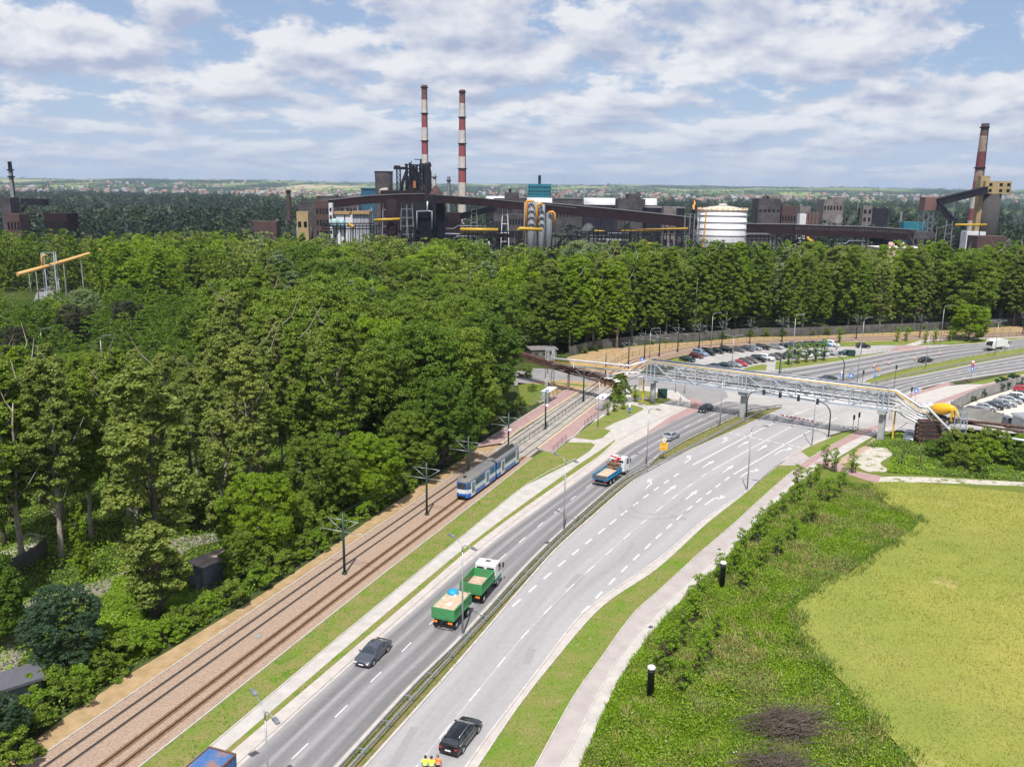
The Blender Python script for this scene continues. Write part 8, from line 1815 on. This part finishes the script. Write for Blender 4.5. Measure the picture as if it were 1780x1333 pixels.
# yellow ground pipes
M_yp = mat('works_yellow_pipe', (.48, .29, .01), .55, var=.2, scale=.3)
for i, (pts, r, lab) in enumerate(((((800, 399, 500), (866, 400, 500)), 1.0, 'upper yellow pipe on the pipe rack left of the orange columns'), (((800, 406, 500), (866, 408, 500), (885, 410, 500)), .9, 'lower yellow pipe on the pipe rack left of the orange columns'), (((900, 401, 505), (904, 397.5, 505), (943, 399.5, 505)), 1.0, 'yellow pipe at the foot of the orange-piped columns'),
        (((1080, 401, 540), (1150, 399.5, 545), (1195, 398, 548)), .8, 'long thin yellow pipe below the reddish gallery'), (((1112, 421, 500), (1124, 424, 500), (1143, 424, 500)), .8, 'short yellow pipe bend among trees left of the tank'), (((1403, 413, 520), (1409, 419, 518), (1413, 419, 517)), .9, 'short bright yellow elbow pipe under the right gallery'), (((1033, 402, 540), (1052, 403, 540)), .7, 'small yellow pipe piece near the steam plume'), (((607, 390, 500), (615, 395, 498)), .8, 'slanting yellow pipe right of the grey bins'), (((650, 383, 540), (695, 381, 540)), .8, 'ochre pipe bridge right of the grey bins'), (((1660, 391, 560), (1715, 391, 560)), .7, 'ochre pipe left of the coal tower base'))):
    t = empty('works_pipe', (0, 0, 0), 0, lab, 'pipe'); P = [at(*p) for p in pts]; q = MB(); q.tube(P, r, 8); q.build('pipe', M_yp, t); q = MB()
    for a, b in zip(P, P[1:]):
        for s in (.2, .8): c = a.lerp(b, s); q.beam(c, (c.x, c.y, 0), .5, .5)
    q.build('supports', M_fd, t)
for i, (u0, u1, v, Yq) in enumerate(((800, 905, 412, 498), (1040, 1200, 408, 535), (1010, 1110, 412, 515), (1300, 1400, 417, 520), (560, 650, 398, 505))):
    t = empty('pipe_rack', (0, 0, 0), 0, ['sooty pipe rack under the yellow pipes at the centre', 'long dark pipe rack left of the white tank', 'dark pipe rack near the steam plume', 'dark pipe rack under the gallery right of the tank', 'dark pipe rack right below the grey bins'][i], 'pipe rack'); q = MB()
    a = at(u0, v, Yq); b = at(u1, v, Yq)
    for dz in (0, 1.5, 3): q.beam(a + Vector((0, 0, dz)), b + Vector((0, 0, dz)), 2.4, .5)
    q.build('deck', M_fd, t); q = MB(); n = 14
    for k in range(n + 1): c = a.lerp(b, k / n); q.beam(c + Vector((0, 0, 3)), (c.x, c.y, 0), .4, .4)
    q.build('leg', M_fd, t)
# big white tank with stair tower and flare
p = at(1256, 365, 560); h = p.z; R_ = (at(1297.5, 400, 560).x - at(1214, 400, 560).x) / 2; t = empty('storage_tank', (p.x, 560, 0), 0, 'huge white ribbed storage tank with a rust-stained domed roof', 'tank')
q = MB(); q.lathe((0, 0, 0), [(R_, 0), (R_, h - .8)], 56); q.build('shell', mat('tank_white', (.66, .66, .68), .55, c2=(.58, .57, .57), scale=.12), t); q = MB()
for k in range(7): q.lathe((0, 0, h * (.17 + k * .122)), [(R_, -.25), (R_ + .35, -.22), (R_ + .35, .22), (R_, .25)], 56, caps=False)
q.build('stiffening_rings', mat('tank_ring', (.36, .37, .40), .6), t); q = MB(); q.lathe((0, 0, 0), [(R_ + .1, h - .9), (R_ * .8, h + .9), (R_ * .5, h + 1.9), (R_ * .2, h + 2.5), (.1, h + 2.6)], 56); q.build('dome', mat('tank_dome', (.50, .37, .24), .8, c2=(.6, .53, .45), scale=.25), t)
q = MB()
for k in range(28): a_ = k / 28 * 6.283; q.box((math.cos(a_) * (R_ - .2), math.sin(a_) * (R_ - .2), h + .4), (.9, .9, 1.8))
q.lathe((0, 0, h + .2), [(R_ + .15, -.5), (R_ + .5, -.4), (R_ + .5, .3), (R_ + .15, .4)], 56, caps=False); q.build('rim_vents', mat('tank_rim', (.52, .35, .15), .8, c2=(.6, .55, .48), scale=.4), t)
q = MB(); q.lathe((0, 0, h + 2.6), [(2.6, 0), (2.6, 1.0), (.3, 1.2)], 14); q.build('roof_cap', M_fw, t); q = MB(); q.beam((-R_ * .86, -R_ * .56, 2), (-R_ * .80, -R_ * .63, h), .9, .6); q.build('orange_ladder', M_op, t)
q0 = at(1205, 350, 552); lattice(Vector((q0.x, 552, 0)), 6.5, at(1205, 372, 552).z, M_galvd, 'steel lattice stair tower on the left side of the white tank')
stack('flare_stack', 1206, 1206, 364, 560, .7, .7, [(1, M_fd)], 'flare stack on the lattice tower burning with an orange flame', rings=(.97,), n=8, ladder=False)
fl = [o for o in bpy.data.objects if o.name.startswith('flare_stack')][0]; q = MB(); q.tube([(0, 0, fl.dimensions.z), (0, 0, at(1206, 364, 560).z), (-.3, 0, at(1206, 358, 560).z), (.5, 0, at(1206, 353, 560).z), (-.2, 0, at(1206, 347.5, 560).z)], [.3, .45, .6, .4, .05], 8); q.build('flame', mat('flame', (.9, .3, .05), .9, emit=(1, .2, .05, .8)), fl)
# ruined concrete blocks
t = fbox('ruined_block', 1075, 1122, 346, 720, M_fc, 'dark ruined concrete block between the white arched roofs', 22, win=(6, 1, .62, .82)); fbox('', 1091, 1114, 337, 722, M_fc, '', 12, parent=t); fbox('', 1107, 1113, 334.5, 724, M_fc, '', 5, parent=t)
t = fbox('concrete_block', 1154, 1176, 360, 640, mat('light_concrete', (.20, .175, .165), .85, c2=(.10, .09, .088), scale=.2), 'small light concrete tower left of the flare', 8, win=(2, 3, .1, .9))
M_lc = MATS['light_concrete']
t = fbox('ruined_block', 1319.5, 1358, 345.5, 800, M_fc, 'broad ruined concrete building right of the white tank, with a darker base', 22, win=(5, 1, .66, .78)); fbox('', 1332, 1356, 341.5, 803, M_lc, '', 12, parent=t); fbox('', 1333, 1337, 338.5, 803, M_lc, '', 5, parent=t)
t = fbox('ruined_block', 1433, 1465, 347, 820, M_lc, 'pinkish ruined concrete tower with many window holes, in the middle right distance', 20, win=(6, 1, .7, .9)); fbox('', 1446, 1468, 343, 823, M_lc, '', 12, parent=t, win=(3, 5, .2, .95))
t = fbox('concrete_block', 1391, 1409, 359, 700, M_lc, 'small pale concrete tower behind the red pipe columns', 8, win=(2, 3, .1, .9)); fbox('concrete_block', 1501, 1517, 358, 800, M_lc, 'lone pale concrete tower standing in the dark woodland', 7, win=(2, 4, .1, .95))
t = fbox('pipe_columns', 1391, 1402, 372, 640, M_fw, 'white and rust-red column house left of the first steam plume', 6, cat='plant'); q = MB()
for k in range(4): c = at(1405 + k * 6, 369, 640); q.lathe((c.x - t.location.x, 0, -t.location.z), [(1.1, 0), (1.1, c.z)], 8)
q.build('red_column', M_fbr, t)
fbox('works_hall', 1360, 1385, 358, 800, M_fbr, 'low rust-brown ruin right of the broad concrete building', 10, win=(5, 1, .5, .8)); fbox('works_hall', 1295, 1340, 409, 560, M_fc, 'low pale-roofed shed right beside the tank', 12, roof=M_froof)
fbox('works_hall', 858, 890, 345, 700, M_fc, 'concrete hall left of the teal tower', 16, win=(8, 2, .3, .9)); t = fbox('works_hall', 877, 902, 335, 720, M_fc, 'taller concrete hall with a small turret left of the teal tower', 14); fbox('', 884, 889, 328, 722, M_fd, '', 4, parent=t)
fbox('works_hall', 900, 1020, 345.5, 900, M_fc, 'long grey shed roofs right of the teal tower', 20, roof=M_froof, win=(20, 1, .4, .7)); fbox('works_hall', 1125, 1190, 362, 700, M_fd, 'dark flat halls left of the flare tower', 25, roof=M_froof)
fbox('works_hall', 1500, 1545, 362, 900, M_fd, 'faint dark hall in the far right woodland', 12); fbox('works_hall', 760, 800, 370, 640, M_fb, 'brown low building behind the gallery legs', 12, win=(6, 2, .2, .9)); fbox('works_hall', 880, 915, 372, 600, M_fc, 'ruined concrete wall front under the dark gallery', 8, win=(7, 3, .1, .95))
fbox('works_hall', 1572, 1610, 386, 700, M_teal, 'low turquoise-roofed shed left of the crusher house', 8); t = fbox('works_hall', 1589, 1623, 403, 570, M_fc, 'concrete end house of the right conveyor gallery', 9, win=(4, 1, .55, .85))
fbox('works_hall', 1681, 1714, 403, 560, M_fw, 'white and dark sheds below the coal tower', 8, win=(4, 1, .2, .8)); fbox('works_hall', 1700, 1750, 411, 520, M_fbr, 'flat brown roof just above the treetops at the right', 12)
# crusher house on legs
t = fbox('crusher_house', 1609, 1636, 343, 620, mat('rust_cladding', (.17, .085, .075), .8, c2=(.12, .065, .06), scale=.15), 'brown box-shaped crusher house on steel legs', 9, vb=366); q = MB(); z0 = t.location.z
for x in (-5, -1.6, 1.6, 5):
    for y in (-4, 4): q.beam((x, y, 0), (x, y, -z0), .35, .35)
for k in range(4): 
    for y in (-4, 4): q.beam((-5, y, -z0 * k / 4), (5, y, -z0 * (k + 1) / 4), .25, .25); q.beam((5, y, -z0 * k / 4), (-5, y, -z0 * (k + 1) / 4), .25, .25); q.beam((-5, y, -z0 * k / 4), (5, y, -z0 * k / 4), .3, .3)
q.build('legs', M_galvd, t)
# coal tower
p = at(1732, 337, 640); t = empty('coal_tower', (p.x, 648, 0), 0, 'sooty round coal tower with a cream boxed top house and stair shaft', 'coal tower'); z1 = p.z; R_ = 7.2
q = MB(); q.lathe((0, 0, 0), [(R_, 0), (R_, z1)], 24); q.build('silo', mat('sooty_concrete', (.03, .028, .03), .9, c2=(.06, .052, .05), scale=.2), t)
z2 = at(1738, 315, 640).z; q = MB(); q.box((1.2, 0, (z1 + z2) / 2), (18.5, 14, z2 - z1)); q.build('top_house', M_cream, t); z3 = at(1722, 306, 640).z; q = MB(); q.box((-8.4, -1.5, z3 / 2), (3.2, 5, z3)); q.box((-5.6, -1.4, (z1 + z3) / 2), (4.0, 5, z3 - z1)); q.build('stair_shaft', M_cream, t)
win_grid(t, [(x, -7.05, z1 + (z2 - z1) * k) for x in (-4.2, 3.2, 8.4) for k in (.25, .72)], (2.2, .15, (z2 - z1) * .24))
# far-left works
fbox('works_hall', 0, 17, 343.5, 560, M_fc, 'grey hall at the extreme left edge of the works', 10); fbox('works_hall', 10, 33, 372, 540, M_fbr, 'brick hall with windows below the slim grey chimney', 10, win=(4, 2, .2, .9)); fbox('works_hall', 76, 116, 371, 560, M_fb, 'brown ruined hall right of the slim grey chimney', 14, win=(6, 2, .2, .9))
t = empty('conveyor_gallery', (0, 0, 0), 0, 'dark overhead gallery behind the slim grey chimney', 'conveyor'); q = MB(); q.beam(at(40, 350, 580), at(80, 352, 570), 4, 4); q.tube([at(38, 368, 560), at(46, 352, 560)], .9, 6); q.build('gallery', M_fd, t)
fbox('works_hall', 515, 535, 368, 560, M_cream, 'small cream building at the left end of the central works', 6, win=(2, 1, .6, .85)); t = fbox('works_hall', 517, 548, 351, 650, M_fc, 'grey domed gas holder group left of the brick-red hall', 8); q = MB(); 
for dx in (-6, -2, 2): q.lathe((dx, -6, 0), [(1.8, 0), (1.8, 14), (.8, 16)], 12)
q.build('gas_vessel', M_galvd, t)
fbox('works_hall', 440, 480, 385, 600, M_fbr, 'low rusty yard structure in the wood left of the works', 8)
# rusty pipe bridge behind the poplars
t = empty('overhead_pipeline', (0, 0, 0), 0, 'pinkish-brown overhead pipeline glimpsed between the poplar trunks', 'pipeline'); q = MB()
for dz, r in ((0, .8), (1.6, .6)): q.tube([at(1190, 545 - 3 * dz, 300), at(1420, 543 - 3 * dz, 312), at(1600, 537 - 3 * dz, 322)], r, 8)
q.build('pipe', mat('pinkish_rust', (.28, .15, .12), .85, var=.3), t)
# sooty frames, tanks and ducts filling the works between the halls
rw = random.Random(31)
for i in range(64):
    if i < 40: u = rw.uniform(575, 1190); Yq = rw.uniform(520, 680)
    elif i < 54: u = rw.uniform(1300, 1600); Yq = rw.uniform(570, 760)
    else: u = rw.uniform(1590, 1775); Yq = rw.uniform(560, 700)
    a = at(u, 400, Yq); w = rw.uniform(6, 20); h = rw.uniform(7, 21) * (1.15 if 650 < u < 900 else .85); d = rw.uniform(5, 10); mm = rw.choice((M_fd, M_fd, M_fb, M_fc, M_fbr)); kind = rw.choice('fffbtd')
    t = empty({'f': 'ironwork_tower', 'b': 'works_shed', 't': 'works_tank', 'd': 'duct_rack'}[kind], (a.x, Yq, 0), rw.uniform(-.2, .2), {'f': 'sooty open steel frame crowded among the steelworks', 'b': 'small sooty shed crowded among the steelworks', 't': 'small dark tank group crowded among the steelworks', 'd': 'rack of bent ducts crowded among the steelworks'}[kind], 'works structure', {'f': 'steel frames of the works', 'b': 'sheds of the works', 't': 'tanks of the works', 'd': 'duct racks of the works'}[kind])
    q = MB()
    if kind == 'f':
        nx = max(2, int(w / 4)); nz = max(2, int(h / 4.5))
        for y in (-d / 2, d / 2):
            for k in range(nx + 1): x = -w / 2 + w * k / nx; q.beam((x, y, 0), (x, y, h), .35, .35)
            for k in range(1, nz + 1): q.beam((-w / 2, y, h * k / nz), (w / 2, y, h * k / nz), .3, .4)
            for k in range(nz): q.beam((-w / 2 + w * (k % nx) / nx, y, h * k / nz), (-w / 2 + w * (k % nx + 1) / nx, y, h * (k + 1) / nz), .2, .2)
        for k in range(1, nz + 1): q.box((0, 0, h * k / nz - .3), (w * rw.uniform(.4, 1), d * .9, .25))
        q.build('frame', mm, t); q = MB(); q.box((rw.uniform(-.2, .2) * w, 0, h * .3), (w * .35, d * .6, h * .5)); q.tube([(-w * .3, 0, 0), (-w * .3, 0, h * .8), (w * .1, 0, h * 1.05), (w * .3, 0, h * .6)], .55, 6); q.build('vessel_and_duct', rw.choice((M_galvd, M_fb, M_fd)), t)
    elif kind == 'b':
        q.prism([(-w / 2, 0), (w / 2, 0), (w / 2, h * .6), (0, h * .72), (-w / 2, h * .6)], -d / 2, d / 2); q.build('wall', mm, t); win_grid(t, [(-w / 2 + 1.4 + k * 2.2, -d / 2 - .03, h * .4) for k in range(int(w / 2.2))], (1.1, .1, 1.4))
    elif kind == 't':
        for k in range(rw.randint(2, 4)): r = rw.uniform(1.2, 2.6); q.lathe((-w / 2 + k * w / 3, rw.uniform(-1, 1), 0), [(r, 0), (r, h * rw.uniform(.5, .9)), (r * .3, h)], 12)
        q.build('vessel', rw.choice((M_galvd, M_fc, M_fd, M_fbr)), t)
    else:
        for k in range(4): z = h * (.35 + .15 * k); q.tube([(-w, k - 2, z), (-w * .2, k - 2, z), (0, k - 2, z + 2 * (k % 2)), (w, k - 2, z + 2 * (k % 2))], .35 + .12 * (k % 3), 6)
        q.build('duct', rw.choice((M_rust, M_fd, M_galvd)), t); q = MB()
        for k in range(5): q.beam((-w + k * w / 2, 0, 0), (-w + k * w / 2, 0, h * .9), .4, .4)
        q.build('supports', M_fd, t)
# steam and smoke
def plume(pts, rs, dens, label, colr=(.9, .9, .92)):
    m = bpy.data.materials.new('steam'); m.use_nodes = True; nt = m.node_tree; N = nt.nodes; L = nt.links; N.clear(); o_ = N.new('ShaderNodeOutputMaterial'); v = N.new('ShaderNodeVolumePrincipled'); v.inputs['Color'].default_value = colr + (1,)
    v.inputs['Density'].default_value = dens; L.new(v.outputs[0], o_.inputs[1]); a = at(*pts[0]); b = at(*pts[-1]); h = (b - a).length; R = max(rs); q = MB()
    q.lathe((0, 0, 0), [(R * f * (1 + .12 * math.sin(9 * s)), h * s) for s, f in ((0, .02), (.03, .3), (.15, .55), (.35, .75), (.55, 1.0), (.75, .85), (.9, .5), (1.0, .02))], 14)
    o = q.build('steam_plume', m, loc=a); o.rotation_euler = (b - a).to_track_quat('Z', 'Y').to_euler(); tag(o, label, 'steam', kind='stuff')
plume([(1010, 404, 560), (1020, 396, 560), (1030, 390, 560)], [1.2, 3.0, 2.6], .07, 'white steam near the orange-piped columns'); plume([(1455, 394, 620), (1457, 383, 620), (1461, 372, 620)], [3.0, 2.0, 1.2], .05, 'steam column right of the red pipe columns'); plume([(1474, 393, 620), (1479, 382, 620), (1483, 373, 620)], [2.2, 1.4, .8], .04, 'second thinner steam column on the right')
plume([(1712.5, 214, 700), (1714, 207, 700), (1711, 196, 700)], [1.8, 3.2, 4.6], .012, 'thin smoke above the sooty chimney at the right', (.3, .3, .3)); plume([(942, 316, 950), (945, 311, 950), (950, 306, 950)], [.6, 1.3, 1.6], .02, 'thin smoke beside the stack of the teal tower', (.3, .3, .3))
plume([(1775, 392, 600), (1768, 378, 600), (1778, 366, 600)], [7, 8, 7], .006, 'bluish smoke drifting at the right edge behind the coal tower', (.75, .8, .9))

# --- villages on the far plain and hills
hp = MB(); hp.box((0, 0, 3), (11, 9, 6)); M_hw = mat('village_wall', (.42, .39, .35), .8); M_hr = mat('village_roof_red', (.38, .13, .09), .8); M_hr2 = mat('village_roof_grey', (.25, .25, .27), .8); M_hr3 = mat('village_roof_brown', (.22, .13, .10), .8)
hp.prism([(-6, 6), (6, 6), (0, 10.5)], -5, 5, 1); hp.box((3, 2, 9.5), (1, 1, 3)); h0 = hp.build('village_house', [M_hw, M_hr]); tag(h0, 'tiny far house among the villages below the horizon', 'house', 'houses of the far villages')
cents = [(-.56, 3300, .05), (-.46, 3500, .06), (-.36, 3600, .06), (-.27, 3400, .05), (-.20, 3300, .05), (-.08, 3700, .06), (.02, 4000, .05), (.07, 4300, .04), (.14, 3700, .04), (.22, 3300, .06), (.28, 3600, .05), (.36, 4000, .06), (.46, 4300, .08), (.55, 4200, .06), (-.4, 5200, .12), (.0, 6000, .3)]
rh = random.Random(12); allh = []
for _ in range(700):
    c = rh.choice(cents); u = rh.gauss(c[0], c[2] * .55); y = c[1] * rh.uniform(.9, 1.25); allh.append((u * y, y, rh.random() * 3, rh.uniform(.8, 1.9), rh.random()))
allh.sort(key=lambda q: q[1] / q[3])
first = True
for (x, y, rz, s, c) in allh[:290]:
    o = h0 if first else h0.copy()
    if not first: COL.objects.link(o)
    first = False
    o.location = (x, y, float(hill(np.array(x), np.array(y))) - .3); o.rotation_euler = (0, 0, rz); o.scale = (s, s, s * .9)
    if c > .45: o.material_slots[1].link = 'OBJECT'; o.material_slots[1].material = M_hr2 if c < .75 else M_hr3
q = MB()
for (x, y, rz, s, c) in allh[290:]:
    z = float(hill(np.array(x), np.array(y))) - .3; ca, sa = math.cos(rz), math.sin(rz); b = len(q.v)
    for v in hp.v: q.v.append((x + (v[0] * ca - v[1] * sa) * s, y + (v[0] * sa + v[1] * ca) * s, z + v[2] * s * .9))
    for f, mi in zip(hp.f, hp.m): q.f.append(tuple(i + b for i in f)); q.m.append(mi if mi == 0 or c < .45 else 2); q.s.append(False)
o = q.build('village_houses', [M_hw, M_hr, M_hr2]); tag(o, 'remaining crowd of tiny houses in the far villages', 'houses', kind='stuff')

# ------------------------------------------------------------------ haze
q = MB(); q.box((0, 0, 98), (32000, 32000, 204)); m = bpy.data.materials.new('haze_air'); m.use_nodes = True; nt = m.node_tree; N = nt.nodes; L = nt.links; N.clear()
o_ = N.new('ShaderNodeOutputMaterial'); v = N.new('ShaderNodeVolumePrincipled'); v.inputs['Color'].default_value = (.62, .78, 1.0, 1); v.inputs['Density'].default_value = 0.00006; v.inputs['Anisotropy'].default_value = .2; L.new(v.outputs[0], o_.inputs[1])
o = q.build('haze', m); tag(o, 'pale blue haze of distance over the whole place', 'haze', kind='stuff')
